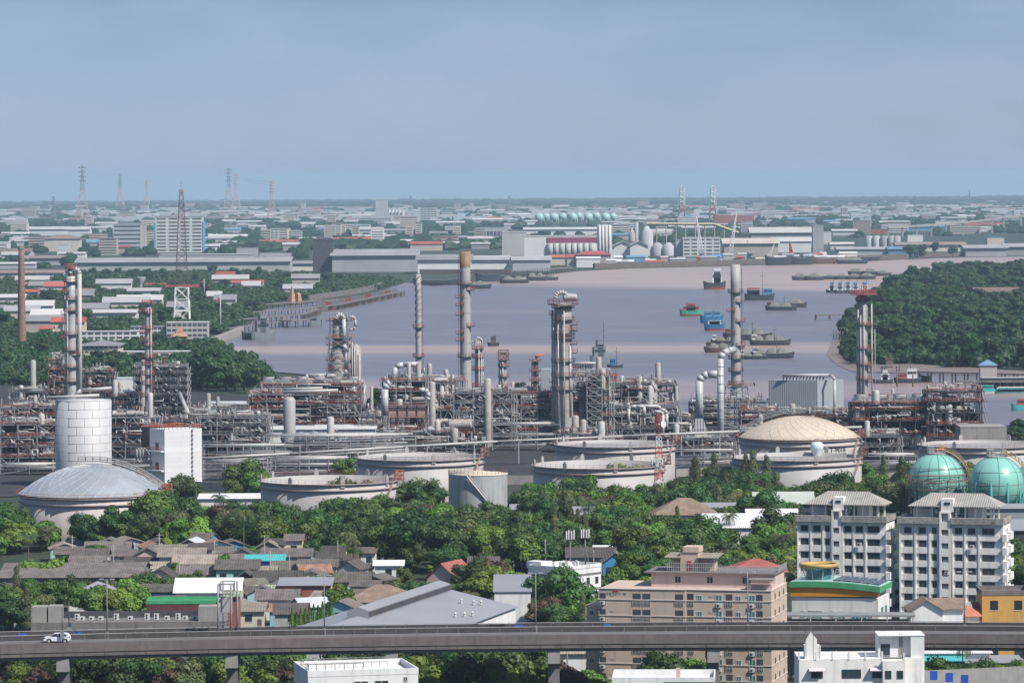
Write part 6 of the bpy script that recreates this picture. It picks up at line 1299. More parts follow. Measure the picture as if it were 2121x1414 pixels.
# white house with twin towers
D0 = 692; ox, _ = GD(1655, D0, 1360); z = HC - (1365 - 367) * D0 / F; t = thing('town_house', 'white town house with two roof towers, balustrade and striped awnings', 'house', (ox, D0, 0)); k = K(D0); W = 172 / k
b = MB(); b.bx(0, W, 0, 12, -1, z); b.bx(W, W + 3.6, -1.2, 11, -1, z - .2); b.bx(W + 3.6, W + 6.6, .8, 11, -1, z + .1); part('wall', b, m_whited, t)
b = MB(); b.bx(W - .4, W + 4.8, 2.5, 8, z, z + 3.6); b.bx(W + 4.8, W + 7, 1.4, 8, -1, z + 3.6); b.bx(W - .5, W + 7.1, 1.3, 8.1, z + 3.6, z + 3.75); o = part('right_tower', b, m_white, t); b = MB().bx(W, W + 1.5, 2.44, 2.5, z + .1, z + 2.2); part('door', b, m_glass, o)
b = MB(); [b.bx(W + 3.0, W + 3.5, 2.38, 2.44, z + .2 + i * .35, z + .28 + i * .35) for i in range(11)]; b.bx(W + 2.98, W + 3.05, 2.38, 2.45, z, z + 4); b.bx(W + 3.45, W + 3.52, 2.38, 2.45, z, z + 4); part('ladder', b, m_rust, o)
b = MB(); b.bx(1, 3.6, 1, 4, z, z + 2.1); b.yprism([(1, z + 2.1), (3, z + 2.1), (3, z + 3.2), (2, z + 4.4), (1.1, z + 3.0)], 1, 1.3); part('left_tower', b, m_whited, t)
b = MB()
for i in range(6): xx = i * W / 5; b.bx(xx - .15, xx + .15, -.1, .2, z, z + 1.25)
for q in (.35, .6, .85): b.bx(3.6, W, .02, .1, z + q, z + q + .07)
for q in (.35, .6, .85): b.bx(W, W + 3.6, -1.1, -1.02, z + q - .2, z + q - .13)
b.bx(W + 3.3, W + 3.6, -1.2, -.9, z - .2, z + 1.1); part('balustrade', b, m_white, t)
for i, (xx, ww) in enumerate(((2.9, 1.9), (8.5, 3.1), (14 - 1.2, 1.9))):
    win(t, xx, -.03, z - 3.0, ww, 1.4, m_steeld, m_glass, 2)
    if i != 1: b = MB(); b.xprism([(-.1, z - 1.3), (-1.0, z - 1.7), (-1.0, z - 1.8), (-.1, z - 1.4)], xx - ww * .7, xx + ww * .7); part('striped_awning', b, mat('striped_awning', (.55, .5, .5), .7, .05, 1, wave=('X', .4, .1)), t)
for xx in (W + .9, W + 2.8): win(t, xx, -1.23, z - 3.0, 1.0, 1.3, m_steeld, m_glass, 1)
lm(1780, 1380, 'the white house with two towers')
b = MB()
for dx in (0, 1.2, 2.2): b.cyl((dx, 0, z), (dx, 0, z + 5.4 - dx * .6), .035, None, 5)
single('roof_antenna', b, m_steeld, 'thin whip antennas rising from the left tower of the white house', 'antenna', (ox + 1.2, D0 + 1, 0))
for i, px in enumerate((1934, 1966, 1998)):
    D_ = 700 + i * 1.2; x_, z_ = XZ(px, 1398 + i * 4, D_); b = MB().bx(-.62, .62, -.06, .06, -.75, .75); single('blue_banner', b, mat('banner_blue', (.01, .07, .38), .6, .1), 'dark blue notice board on the grey wall below the teal house, ' + ('left', 'middle', 'right')[i] + ' of three', 'notice board', (x_, D_, z_))
D_ = 701.5; xa, z_ = XZ(1915, 1396, D_); xb, _z = XZ(2110, 1420, D_ + 5); b = MB().rbox((xb - xa) / 2, 2.5, -8, (xb - xa) + 4, .3, 8, .3); single('retaining_wall', b, m_conc, 'sloping grey wall carrying blue boards right of the white house', 'wall', (xa, D_ + .3, z_ + .6))
# ---- houses read off the picture: (centre px, eave row, width px, depth m, eave h, rise, kind, axis, roof, wall, windows, words)
def hs(px, ye, wpx, dep, h, rise, kind, ax, rm, wm, wn, desc, label=None, fl=1, rz=0):
    x, D = G(px, ye, h); py = PX(x, D, zg(x, D))[1]
    return house(px, py, wpx, dep, h, rise, rm, wm, label, kind, ax, rz, .6, wn, 'houses of the riverside neighbourhood' if label is None else None, 'house', 'small_house', None, fl, 0, desc)
bm, fb, fl_, rs = m_fib, m_fib, m_fibl, m_rust; lb_ = mat('pale_blue_wall', (.30, .50, .58), .8, .08, .4, streak=.3); tq = mat('turquoise_roof', (.07, .42, .42), .6, .1, .3, wave=('X', .4, .4)); brk = mat('brick_red_wall', (.27, .09, .07), .85, .12, .6); moss = mat('mossy_roof', (.28, .32, .20), .9, .3, .6, wave=('X', .7, .6), dirtamt=.5, dirt=(.1, .12, .07)); grw = mat('grey_wall', (.36, .37, .37), .85, .1, .4, streak=.4)
HL = [(140, 1146, 52, 7, 3, 1.4, 'gable', 'x', fb, grw, 1, 'brown-grey roofed house'), (185, 1151, 72, 7, 4, 1.5, 'gable', 'x', fb, m_cream, 2, 'grey-roofed house with beige wall'), (192, 1160, 38, 5, 3, 1.2, 'gable', 'y', fb, m_white, 1, 'small gabled grey house'), (222, 1137, 90, 8, 3.4, 1.6, 'gable', 'x', fb, grw, 2, 'long grey-roofed house'),
 (306, 1150, 58, 9, 3.6, 1.8, 'gable', 'y', fb, m_pink, 1, 'pink gabled house'), (352, 1140, 62, 7, 4.4, 1.2, 'gable', 'x', fl_, grw, 1, 'pale-roofed house'), (376, 1151, 92, 8, 5, 1.6, 'gable', 'x', fl_, grw, 2, 'tall grey house with tan roof'), (402, 1166, 84, 8, 4.4, 1.6, 'gable', 'x', fl_, m_mint, 2, 'mint green house with tan roof'), (460, 1160, 86, 8, 3, 1.2, 'gable', 'x', fb, lb_, 2, 'pale blue low house'), (416, 1137, 46, 7, 5, 1.2, 'gable', 'x', fb, grw, 1, 'grey two-storey house'),
 (502, 1150, 46, 7, 3.4, 1.6, 'gable', 'y', fb, grw, 1, 'dark gabled house'), (549, 1160, 76, 8, 4, 1.0, 'gable', 'x', tq, m_blue, 2, 'bright blue house with turquoise roof'), (606, 1151, 76, 8, 4.6, 1.5, 'gable', 'x', fb, grw, 3, 'grey house with three windows'), (491, 1177, 86, 9, 5, 1.7, 'gable', 'x', fb, m_mint, 3, 'two-storey mint house'), (296, 1166, 72, 7, 3, 1.2, 'gable', 'x', fb, m_maroon, 1, 'low dark house'), (344, 1176, 62, 7, 3, 1.2, 'gable', 'x', fl_, grw, 1, 'pale low house'),
 (270, 1196, 64, 9, 4, 1.4, 'gable', 'x', rs, m_white, 1, 'rusty-roofed white house'), (332, 1197, 62, 10, 4.4, 2.0, 'gable', 'y', fb, m_cream, 1, 'cream gabled house'), (420, 1188, 104, 9, 3.6, 1.6, 'gable', 'x', fb, grw, 2, 'wide grey-roofed house'), (320, 1224, 94, 8, 4, 1.2, 'gable', 'x', fb, m_blue, 2, 'blue-walled house under grey roof'), (508, 1200, 46, 8, 3.4, 1.8, 'gable', 'y', fb, m_maroon, 1, 'maroon-walled house'), (575, 1201, 94, 9, 3.6, 1.8, 'gable', 'x', fb, m_white, 2, 'dark-roofed white house'),
 (697, 1164, 82, 8, 3.4, 1.5, 'gable', 'x', fb, m_white, 2, 'grey-roofed house with white gable'), (658, 1172, 78, 8, 4, 1.3, 'gable', 'x', fb, grw, 2, 'grey-walled house'), (607, 1178, 88, 8, 3, 1.6, 'gable', 'x', fb, grw, 1, 'wide dark-roofed house'), (645, 1196, 66, 8, 3.4, 1.5, 'gable', 'y', fb, m_cream, 1, 'tan-roofed gabled house'), (632, 1212, 104, 9, 4.6, .9, 'shed', 'x', m_groof, brk, 2, 'brick-red building with a grey metal roof'), (574, 1240, 84, 9, 4, 1.7, 'gable', 'x', fb, m_white, 2, 'white-walled house with a red shutter'),
 (570, 1224, 80, 7, 3.4, 1.1, 'gable', 'x', moss, lb_, 1, 'mossy green-roofed house'), (512, 1228, 62, 8, 3.2, 1.2, 'gable', 'x', fb, grw, 1, 'low grey house'), (515, 1264, 64, 8, 3.8, 1.4, 'gable', 'x', fl_, m_cream, 1, 'tan-roofed cream house'), (742, 1178, 56, 6, 3, .4, 'shed', 'x', fb, grw, 0, 'flat grey shed'), (805, 1170, 56, 8, 4, .8, 'gable', 'x', m_wroof, m_white, 1, 'white shed among trees'), (790, 1246, 150, 13, 3.4, 3.2, 'hip', 'x', m_tile, m_white, 2, 'brown-tiled hipped house'),
 (1002, 1164, 58, 8, 5, 1.0, 'gable', 'x', fb, m_white, 1, 'grey-roofed house among trees'), (1047, 1147, 38, 7, 4, .8, 'gable', 'x', fb, grw, 1, 'dark-roofed hut among trees'), (609, 1118, 34, 7, 6, 1.2, 'gable', 'x', fb, m_cream, 1, 'small two-storey house in the tree belt'), (1072, 1227, 66, 8, 4.4, 1.2, 'gable', 'x', m_tile, m_cream, 1, 'brown-roofed cream house'), (1120, 1240, 100, 9, 3.4, 2.2, 'hip', 'x', m_tile, m_cream, 1, 'low brown hipped house'), (1275, 1164, 52, 9, 5, 2.2, 'gable', 'y', fb, m_blue, 2, 'bright blue gabled house'), (1225, 1152, 98, 9, 4, 1.8, 'gable', 'x', fb, grw, 1, 'dark-roofed long house'), (1262, 1138, 80, 6, 4, .5, 'shed', 'x', m_wroof, m_white, 0, 'white canopy roof'),
 (197, 1238, 112, 12, 3.6, 3.2, 'hip', 'x', m_groof, m_white, 2, 'pale grey hipped-roof house'), (430, 1225, 132, 13, 5, 2.4, 'gable', 'x', m_wroof, m_white, 4, 'white metal-roofed house'), (55, 1262, 60, 7, 3, 1.0, 'gable', 'x', fb, grw, 1, 'low grey-roofed hut'), (390, 1205, 60, 7, 3, 1.4, 'gable', 'x', fb, grw, 1, 'small grey-roofed house'), (450, 1212, 70, 7, 3, 1.4, 'gable', 'x', fb, brk, 1, 'grey-roofed brick house'), (540, 1187, 60, 7, 3, 1.4, 'gable', 'x', fl_, m_white, 1, 'pale-roofed white house'), (255, 1150, 50, 7, 3, 1.2, 'gable', 'x', fb, m_white, 1, 'grey-roofed white house'), (650, 1226, 60, 6, 3, .6, 'shed', 'x', m_wroof, m_white, 0, 'white lean-to'),
 (1300, 1075, 100, 10, 4, 2.4, 'hip', 'x', m_tile, m_white, 1, 'brown hipped roof'), (1205, 1065, 120, 12, 6, 1.6, 'gable', 'x', m_groof, m_white, 2, 'grey roofed hall with rails'), (1090, 1054, 60, 8, 5, 1, 'gable', 'x', m_groof, m_white, 1, 'small grey roofed hall'), (1420, 1066, 130, 13, 7, 4, 'hip', 'x', m_tile, m_white, 3, 'brown hipped hall with solar panels'), (1500, 1056, 120, 10, 5, 1.6, 'gable', 'x', m_groof, m_white, 0, 'grey ribbed roof hall'),
 (1920, 1262, 66, 8, 13, 1.8, 'gable', 'y', m_tile, m_white, 1, 'brown gabled house'), (1965, 1259, 60, 8, 13, 1.5, 'gable', 'x', m_tile, m_white, 0, 'mossy brown roofed house'), (1981, 1275, 96, 8, 11, 3, 'hip', 'x', m_terra, m_cream, 2, 'terracotta hipped-roof house'), (1100, 1140, 40, 7, 4, 1, 'gable', 'x', fb, grw, 1, 'low grey hut'), (1330, 1130, 60, 7, 4, 1.2, 'gable', 'x', fb, grw, 1, 'grey roof among trees'), (985, 1205, 50, 7, 3, 1, 'gable', 'x', fl_, m_white, 1, 'pale roofed hut')]
for a in HL: hs(*a)
hs(145, 1195, 290, 28, 6, 2.0, 'gable', 'x', m_fib, m_concd, 0, '', 'long weathered warehouse with a grey corrugated roof at the left edge'); lm(145, 1180, 'the long warehouse')
hs(478, 1032, 130, 16, 5, .8, 'gable', 'x', m_wroof, m_white, 0, '', 'flat white roof behind the tree belt left of the open tank'); lm(478, 1032, 'the flat white roof')
hs(1560, 1092, 195, 34, 7, 2.2, 'gable', 'x', m_wroof, m_white, 0, '', 'broad white factory roof before the left apartment block'); lm(1560, 1080, 'the white factory roof')
hs(1600, 1062, 100, 6, 9, .8, 'gable', 'x', m_wroof, m_groof, 0, '', 'raised white roof monitor of the white factory')
hs(1625, 1042, 120, 14, 6, 2.6, 'gable', 'x', mat('pale_green_roof', (.42, .46, .40), .7, .08, .2), m_steeld, 0, '', 'curved pale green hall roof behind the left apartment block')
hs(2085, 1098, 130, 30, 8, 1.5, 'gable', 'x', m_groof, m_steeld, 0, '', 'grey hall roof at the right edge behind the apartments'); hs(2090, 1052, 150, 8, 9, .8, 'gable', 'x', m_groof, m_groof, 0, '', 'long grey ridge roof right of the apartment pavilions')
hs(915, 1196, 66, 11, 5.6, 3.2, 'gable', 'y', m_redroof, m_pink, 2, '', 'pink house with a steep red roof beside the dark tree', rz=radians(-22)); lm(915, 1190, 'the pink house with red roof')
hs(1570, 1184, 118, 10, 19.5, 2.2, 'hip', 'x', m_redroof, m_beige, 0, '', 'red hipped roof of the building behind the beige apartment block')
hs(2085, 1232, 100, 10, 14, .8, 'flat', 'x', m_concd, m_yellow, 2, '', 'ochre house with a flat grey roof at the right edge', fl=3); hs(2078, 1262, 110, 4, 11, 1.0, 'shed', 'x', mat('dark_red_roof', (.22, .03, .03), .7, .1), m_yellow, 2, '', 'ochre house front with a dark red awning roof', fl=2)
hs(2000, 1240, 90, 9, 13, .6, 'flat', 'x', m_cream, m_cream, 1, '', 'plain cream house wall left of the ochre house') if 0 else None
tl = mat('teal_wall', (.03, .20, .28), .8, .1, .4, streak=.3); hs(1958, 1367, 72, 10, 4, .8, 'gable', 'x', tq, tl, 2, '', 'teal house with pale window frames under the elevated road'); hs(2060, 1372, 110, 8, 3.6, .4, 'shed', 'x', m_groof, m_concd, 0, '', 'grey-walled shed with pale posts right of the teal house'); hs(2075, 1400, 120, 5, 2.5, .4, 'shed', 'x', m_wroof, m_steeld, 0, '', 'pale blue lean-to roof at the bottom right corner'); hs(1975, 1352, 150, 8, 5, .5, 'shed', 'x', m_wroof, m_white, 0, '', 'white low building behind the teal house')
hs(1190, 1352, 90, 10, 4, 1.0, 'gable', 'x', m_fibl, m_white, 0, '', 'grey-white roof visible below the elevated road'); hs(90, 1366, 110, 8, 4, .6, 'gable', 'x', m_wroof, m_white, 0, '', 'white roof under the elevated road at the left')
# flat-roofed building with a row of air conditioners, bunker, maroon block
D0 = 842; ox, _ = GD(64, D0, 1290); zr = HC - (1289 - 376.8) * D0 / F; t = thing('flat_roofed_building', 'long stained grey flat-roofed building behind the elevated road', 'building', (ox, D0, 0), radians(1)); W = 400 / K(D0); b = MB(); b.bx(0, W, 0, 9, -1, zr); part('wall', b, m_concd, t); b = MB().bx(0, W, 8.7, 9, zr, zr + 1.3); part('back_parapet', b, m_steeld, t); lm(280, 1290, 'the flat-roofed grey building')
b = MB().bx(0, 3, 1, 5, zr, zr + 3.0); b.bx(3.3, 6.0, 1, 5, zr, zr + 3.1); part('roof_room', b, m_conc, t); b = MB().bx(33, 38.5, .4, 5, zr, zr + 2.9); part('stair_room', b, m_conc, t); exc(ox, ox + W, D0, D0 + 10)
ACN = []
for i, px in enumerate((160, 171, 190, 209, 241, 270, 305, 324, 369, 384, 346, 404)):
    x_ = rayuv(px, 1282)[0] * (D0 + 4); big = px in (160, 241, 305, 324, 369); a_ = thing('air_conditioner', None, 'air conditioner', (x_, D0 + 4, zr + .05), 0, 'air conditioners on the flat grey roof'); hgt = 1.25 if big else .75; b = MB().bx(-.48, .48, -.2, .2, 0, hgt); part('casing', b, m_ac, a_)
    for j in range(2 if big else 1): b = MB().cyl((-.1, -.23, .35 + j * .55), (-.1, -.21, .35 + j * .55), .24, None, 12); part('fan', b, m_steeld, a_)
    a_['label'] = '%s air conditioner on the flat grey roof, %s from left' % ('tall two-fan' if big else 'small one-fan', ORD[[160, 171, 190, 209, 241, 270, 305, 324, 346, 369, 384, 404].index(px)])
hs(375, 1250, 140, 8, 9, .6, 'flat', 'x', m_green, m_maroon, 2, '', 'maroon flat-roofed building with a green roof edge'); hs(480, 1235, 30, 6, 10, .5, 'shed', 'x', MATS['mossy_roof'], brk, 0, '', 'narrow brick-red tower house behind the sign gantry')
rh = random.Random(12); nh = 0
for _ in range(900):
    px, py = rh.uniform(125, 770), rh.uniform(1150, 1300); x, D = G(px, py); W = rh.uniform(5, 9); dp_ = rh.uniform(5, 8)
    if nh > 55: break
    if px < 330 and py > 1205: continue
    if any(e[0] - W / 2 < x < e[1] + W / 2 and e[2] - dp_ < D < e[3] for e in EXC): continue
    rm, rn = rh.choice(((m_fib, 'grey-roofed'), (m_fib, 'brown-grey roofed'), (m_fibl, 'tan-roofed'), (rs, 'rusty-roofed'), (m_metal, 'metal-roofed'), (m_fib, 'dark-roofed'))); wm, wn = rh.choice(((m_white, 'white'), (grw, 'grey'), (m_cream, 'cream'), (m_mint, 'mint'), (lb_, 'pale blue'), (m_concd, 'dark'), (m_blue, 'blue'))); nh += 1
    house(px, py, W * K(D), dp_, rh.uniform(2.6, 4.6), rh.uniform(.9, 1.8), rm, wm, None, 'gable', rh.choice('xxy'), radians(rh.uniform(-28, 28)), .5, rh.choice((1, 1, 2)), 'houses of the riverside neighbourhood', 'house', 'small_house', auto_desc='little %s %s house' % (rn, wn))
for i, (px, py) in enumerate(((150, 1180), (235, 1200), (330, 1175), (372, 1225), (445, 1190), (548, 1180), (560, 1215), (600, 1225), (700, 1195), (1130, 1190), (1230, 1215), (1350, 1410), (1175, 1405))):
    x, y = G(px, py); b = MB().cyl((0, 0, -.3), (0, 0, 8.5), .17, .11, 6); b.bar((-.9, 0, 8), (.9, 0, 8), .08); b.bar((-.7, 0, 7.2), (.7, 0, 7.2), .07); o = single('utility_pole', b, m_conc, None, 'utility pole', (x, y), R0.uniform(0, 3), 'utility poles'); auto(o, 'thin concrete utility pole with crossarms', px, py - 80)
# transformer yard
x, y = G(565, 1322, 0); t = thing('transformer_yard', 'small fenced transformer yard full of insulators beside the hedge trees', 'substation', (x, 835, zg(x, 835)))
for i in range(14): b = MB(); xx = -3.4 + (i % 7) * 1.0; yy = (i // 7) * 3; zz_ = R0.uniform(4, 6); b.cyl((xx, yy, 0), (xx, yy, zz_), .12, None, 6); b.cyl((xx, yy, zz_), (xx, yy, zz_ + .5), .3, .12, 8); part('insulator_post', b, m_steel, t)
b = MB(); b.bar((-3.5, 0, 6), (3, 0, 6), .12); b.bar((-3.5, 3, 5.6), (3, 3, 5.6), .12); part('busbar', b, m_steeld, t)
b = MB().bx(-1.5, .8, 4, 6, 0, 3); part('transformer', b, m_steel, t)
# ------------------------------------------------------------------ tree belt and garden trees
MIX = [('broad', 5), ('dark', 2.6), ('brown', 1.2), ('small', 1.2), ('casuarina', .3), ('palm', .25)]
lm(60, 1060, 'the left edge tree belt'); lm(600, 1060, 'the open tank tree belt'); lm(860, 1110, 'the big dark grove'); lm(1330, 1000, 'the front low tank grove'); lm(780, 1345, 'the pier hedge'); lm(300, 1400, 'the left piers')
big = [(865, 1178, 'dark', 1.5), (820, 1165, 'dark', 1.35), (910, 1182, 'dark', 1.3), (780, 1150, 'dark', 1.15), (945, 1165, 'dark', 1.3), (1010, 1245, 'brown', 1.2), (1000, 1255, 'broad', 1.25), (975, 1250, 'dark', 1.05), (265, 1120, 'broad', 1.35), (310, 1125, 'broad', 1.4), (350, 1118, 'broad', 1.25), (225, 1110, 'dark', 1.2), (375, 1058, 'broad', 1.0), (510, 1035, 'broad', 1.15), (535, 1040, 'broad', 1.0), (485, 1040, 'broad', .9), (715, 990, 'broad', .85), (1405, 1180, 'broad', 1.3), (1450, 1185, 'broad', 1.2), (1380, 1195, 'broad', 1.1), (1615, 1160, 'dark', 1.3), (1600, 1175, 'broad', 1.2), (1200, 1060, 'broad', 1.1), (1185, 1045, 'broad', 1.1), (1560, 1045, 'casuarina', 1.3), (1590, 1040, 'casuarina', 1.2), (1545, 1035, 'casuarina', 1.1), (1480, 1030, 'casuarina', 1.2), (1440, 1025, 'casuarina', 1.1), (1730, 1060, 'broad', 1.1), (1765, 1062, 'broad', 1.2), (1705, 1065, 'dark', 1.1), (1850, 1075, 'dark', 1.2), (1865, 1060, 'broad', 1.0), (1995, 1010, 'dark', 1.0), (2020, 1020, 'broad', 1.0), (1160, 1300, 'broad', 1.3), (1120, 1310, 'brown', 1.0), (640, 1230, 'small', 1.2), (700, 1285, 'small', 1.4), (1290, 1240, 'broad', 1.0), (1310, 1215, 'broad', .9), (1880, 1290, 'dark', 1.1), (1900, 1295, 'dark', .9)]
for px, py, kd, s_ in big: x, y = G(px, py); tree(kd, x, y, s_, 'trees in the green belt')
for px, py, s_ in ((75, 1100, .75), (110, 1104, .8), (150, 1100, .8), (190, 1102, .85), (230, 1096, .95), (262, 1092, 1.05), (295, 1090, 1.1), (330, 1086, 1.1), (590, 1088, .9), (630, 1084, 1.), (668, 1088, .9), (705, 1082, 1.1), (742, 1080, 1.15), (778, 1083, 1.1), (812, 1078, 1.2), (850, 1080, 1.15), (885, 1083, 1.15), (912, 1090, 1.), (1150, 1045, 1.05), (1180, 1040, 1.15), (1215, 1045, 1.1), (1260, 1042, 1.1), (1295, 1040, 1.25), (1330, 1046, 1.), (1095, 1075, .9), (1120, 1062, .95)): x, y = G(px, py); tree(R0.choice(('broad', 'broad', 'dark', 'small')), x, y, s_, 'trees in the green belt')
for px, py, s_ in ((150, 1262, .75), (185, 1285, .8), (225, 1290, .85), (262, 1285, .9), (290, 1280, .9), (120, 1270, .8), (90, 1240, 1.), (245, 1275, .8), (30, 1285, .8), (20, 1300, .9), (60, 1300, .9), (135, 1225, .9), (205, 1290, .8), (275, 1262, .9)): x, y = G(px, py); tree('broad', x, y, s_, 'garden trees')
for px, py, s_ in ((505, 1165, 1.15), (735, 1195, 1.0), (725, 1180, 1.1), (1510, 1148, 1.0), (1215, 1110, 1.0), (1160, 1130, 1.0), (1310, 1160, .95), (1335, 1150, .9), (1625, 1190, 1.25), (1170, 1095, .9), (1230, 1105, 1.0), (1285, 1080, .8), (58, 1165, .9), (1995, 1440, .9), (2085, 1450, .85), (2010, 1460, .9), (1640, 1175, 1.0)):
    x, y = G(px, py); tree('palm', x, y, s_, 'palms')
for px, py in ((480, 1165), (455, 1150), (525, 1170), (700, 1195), (560, 1160)): x, y = G(px, py); tree('banana', x, y, 1.0, 'banana plants')
for i in range(15): px = 605 + i * 9; x, y = G(px, 1318 - i * 2.6); tree('column', x, y, .62, 'hedge of slim trees', desc='slim hedge tree')
for px, py in ((568, 1130), (576, 1136), (590, 1128), (536, 1118), (612, 1140), (345, 1155), (362, 1160), (600, 1150), (1480, 1060), (640, 1128), (1265, 1075), (1090, 1110)): x, y = G(px, py); tree('column', x, y, .95, 'slim trees')
scatter([(-60, 1165), (-60, 1112), (350, 1112), (560, 1100), (930, 1098), (1070, 1095), (1140, 1058), (1420, 1046), (1650, 1050), (1650, 1090), (1455, 1120), (1440, 1200), (1280, 1170), (1060, 1195), (960, 1150), (760, 1180), (480, 1140), (120, 1135)], 6.6, MIX, 'trees in the green belt', (.72, 1.12), 11, 420)
scatter([(1650, 1050), (1900, 1040), (1900, 1075), (1650, 1080)], 7.5, MIX, 'trees in the green belt', (.7, 1.0), 12, 60); scatter([(1420, 1015), (1900, 1008), (1900, 1035), (1420, 1040)], 9, [('broad', 2), ('casuarina', 2), ('small', 2)], 'trees in the green belt', (.6, .95), 13, 60)
scatter([(-60, 1340), (-60, 1255), (60, 1262), (140, 1262), (70, 1310)], 7, MIX, 'garden trees', (.6, .85), 14, 60)
scatter([(100, 1230), (300, 1230), (300, 1275), (100, 1275)], 6.5, MIX, 'garden trees', (.6, .8), 15, 40)
scatter([(130, 1150), (1060, 1160), (1060, 1300), (130, 1250)], 9.5, [('small', 4), ('broad', 2), ('dark', 1)], 'garden trees', (.45, .75), 16, 90)
scatter([(1060, 1230), (1230, 1240), (1220, 1320), (1060, 1310)], 7, MIX, 'garden trees', (.6, .9), 17, 40); scatter([(1290, 1165), (1660, 1165), (1650, 1260), (1300, 1250)], 7.5, MIX, 'garden trees', (.7, 1.0), 18, 60)
scatter([(2085, 1150), (2200, 1150), (2200, 1260), (2085, 1250)], 6, [('broad', 3), ('small', 2)], 'garden trees', (.7, .9), 19, 40); scatter([(1850, 1240), (1930, 1250), (1930, 1290), (1850, 1290)], 6, MIX, 'garden trees', (.5, .8), 20, 20)
# below and in front of the elevated road: tops show under the deck
r_ = random.Random(31)
for px0, px1, D0_, n, s0, s1 in ((-20, 640, 772, 26, .8, 1.1), (-20, 640, 790, 22, .85, 1.15), (860, 1150, 770, 13, .8, 1.15), (860, 1150, 785, 10, .9, 1.15), (640, 860, 772, 8, .8, 1.1), (1340, 1470, 768, 5, .8, 1.0), (560, 640, 735, 3, .75, .85), (-20, 460, 735, 12, .7, .85), (500, 600, 728, 3, .7, .8), (880, 1140, 735, 8, .75, .88), (1180, 1260, 768, 2, .8, .9), (1480, 1530, 735, 2, .7, .8), (1590, 1650, 730, 3, .7, .8), (1915, 2140, 775, 7, .6, .8)):
    for i in range(n):
        px = px0 + (px1 - px0) * (i + r_.uniform(.2, .8)) / n; D_ = D0_ + r_.uniform(-3, 3); x, y = GD(px, D_, 1400)
        if 742 < y < 766: continue
        tree(r_.choice(['broad', 'broad', 'dark', 'small', 'broad', 'brown']), x, y, r_.uniform(s0, s1), 'trees by the elevated road', rnd=r_)
# ------------------------------------------------------------------ far bank, port and horizon
f_white = mat('far_white_wall', (.54, .54, .52), .85, .08, .05, rnd=.25); f_grey = mat('far_grey_wall', (.34, .35, .36), .85, .12, .05, rnd=.3); f_tan = mat('far_tan_wall', (.48, .42, .36), .85, .12, .05, rnd=.25)
r_white = mat('far_pale_roof', (.46, .45, .44), .7, .08, .03, rnd=.2); r_grey = mat('far_grey_roof', (.30, .30, .31), .7, .15, .03, rnd=.3); r_brown = mat('far_brown_roof', (.24, .17, .15), .8, .15, .05, rnd=.3); r_blue = mat('far_blue_roof', (.12, .24, .36), .7, .1, .05, rnd=.2); r_red = mat('far_red_roof', (.36, .09, .07), .8, .15, .05, rnd=.2)
NOFAR = []
def fb(px0, px1, yt, yb, dep, rm, wm, label, kind='gable', rise=None, rows=0, ax='x', name='warehouse', cat='building', bays=0):
    pxm = (px0 + px1) / 2; x, D = G(pxm, yb); g = zg(x, D); k = K(D); W = (px1 - px0) / k; Ht = XZ(pxm, yt, D + (dep * .3 if kind != 'flat' else 0))[1] - g; rise = (Ht * .25 if kind != 'flat' else Ht * .04) if rise is None else rise; h = max(1.5, Ht - rise)
    t = thing(name, label, cat, (x, D, g)); b = MB()
    if kind == 'gable': b.gwall(-W / 2, W / 2, 0, dep, -1, h, rise * .95, ax)
    else: b.bx(-W / 2, W / 2, 0, dep, -1, h)
    part('wall', b, wm, t); b = MB()
    if kind == 'gable': b.gable(-W / 2, W / 2, 0, dep, h, rise, ax, dep * .03 + .5, .4)
    elif kind == 'hip': b.hip(-W / 2, W / 2, 0, dep, h + .1, rise, 1.5)
    else: b.bx(-W / 2 - .3, W / 2 + .3, -.3, dep + .3, h, h + rise)
    part('roof', b, rm, t)
    for i in range(rows):
        z = h * (i + .35) / rows; b = MB()
        if bays:
            for j in range(bays): b.bx(-W / 2 + W * (j + .12) / bays, -W / 2 + W * (j + .88) / bays, -.12, .1, z, z + h / rows * .42)
        else: b.bx(-W / 2 + 1, W / 2 - 1, -.12, .1, z, z + h / rows * .42)
        part('window_row', b, mat('far_window_dark', (.05, .06, .07), .6, .2, .2), t)
    NOFAR.append((px0 - 4, px1 + 4, yt - 4, yb + 3)); exc(x - W / 2, x + W / 2, D - (70 if 2200 < D < 4500 else 2), D + dep + 2); lm(pxm, (yt + yb) / 2, 'the ' + label.split(' with')[0].split(' beside')[0].split(' behind')[0]) if len(label.split()) < 9 else None
    return t
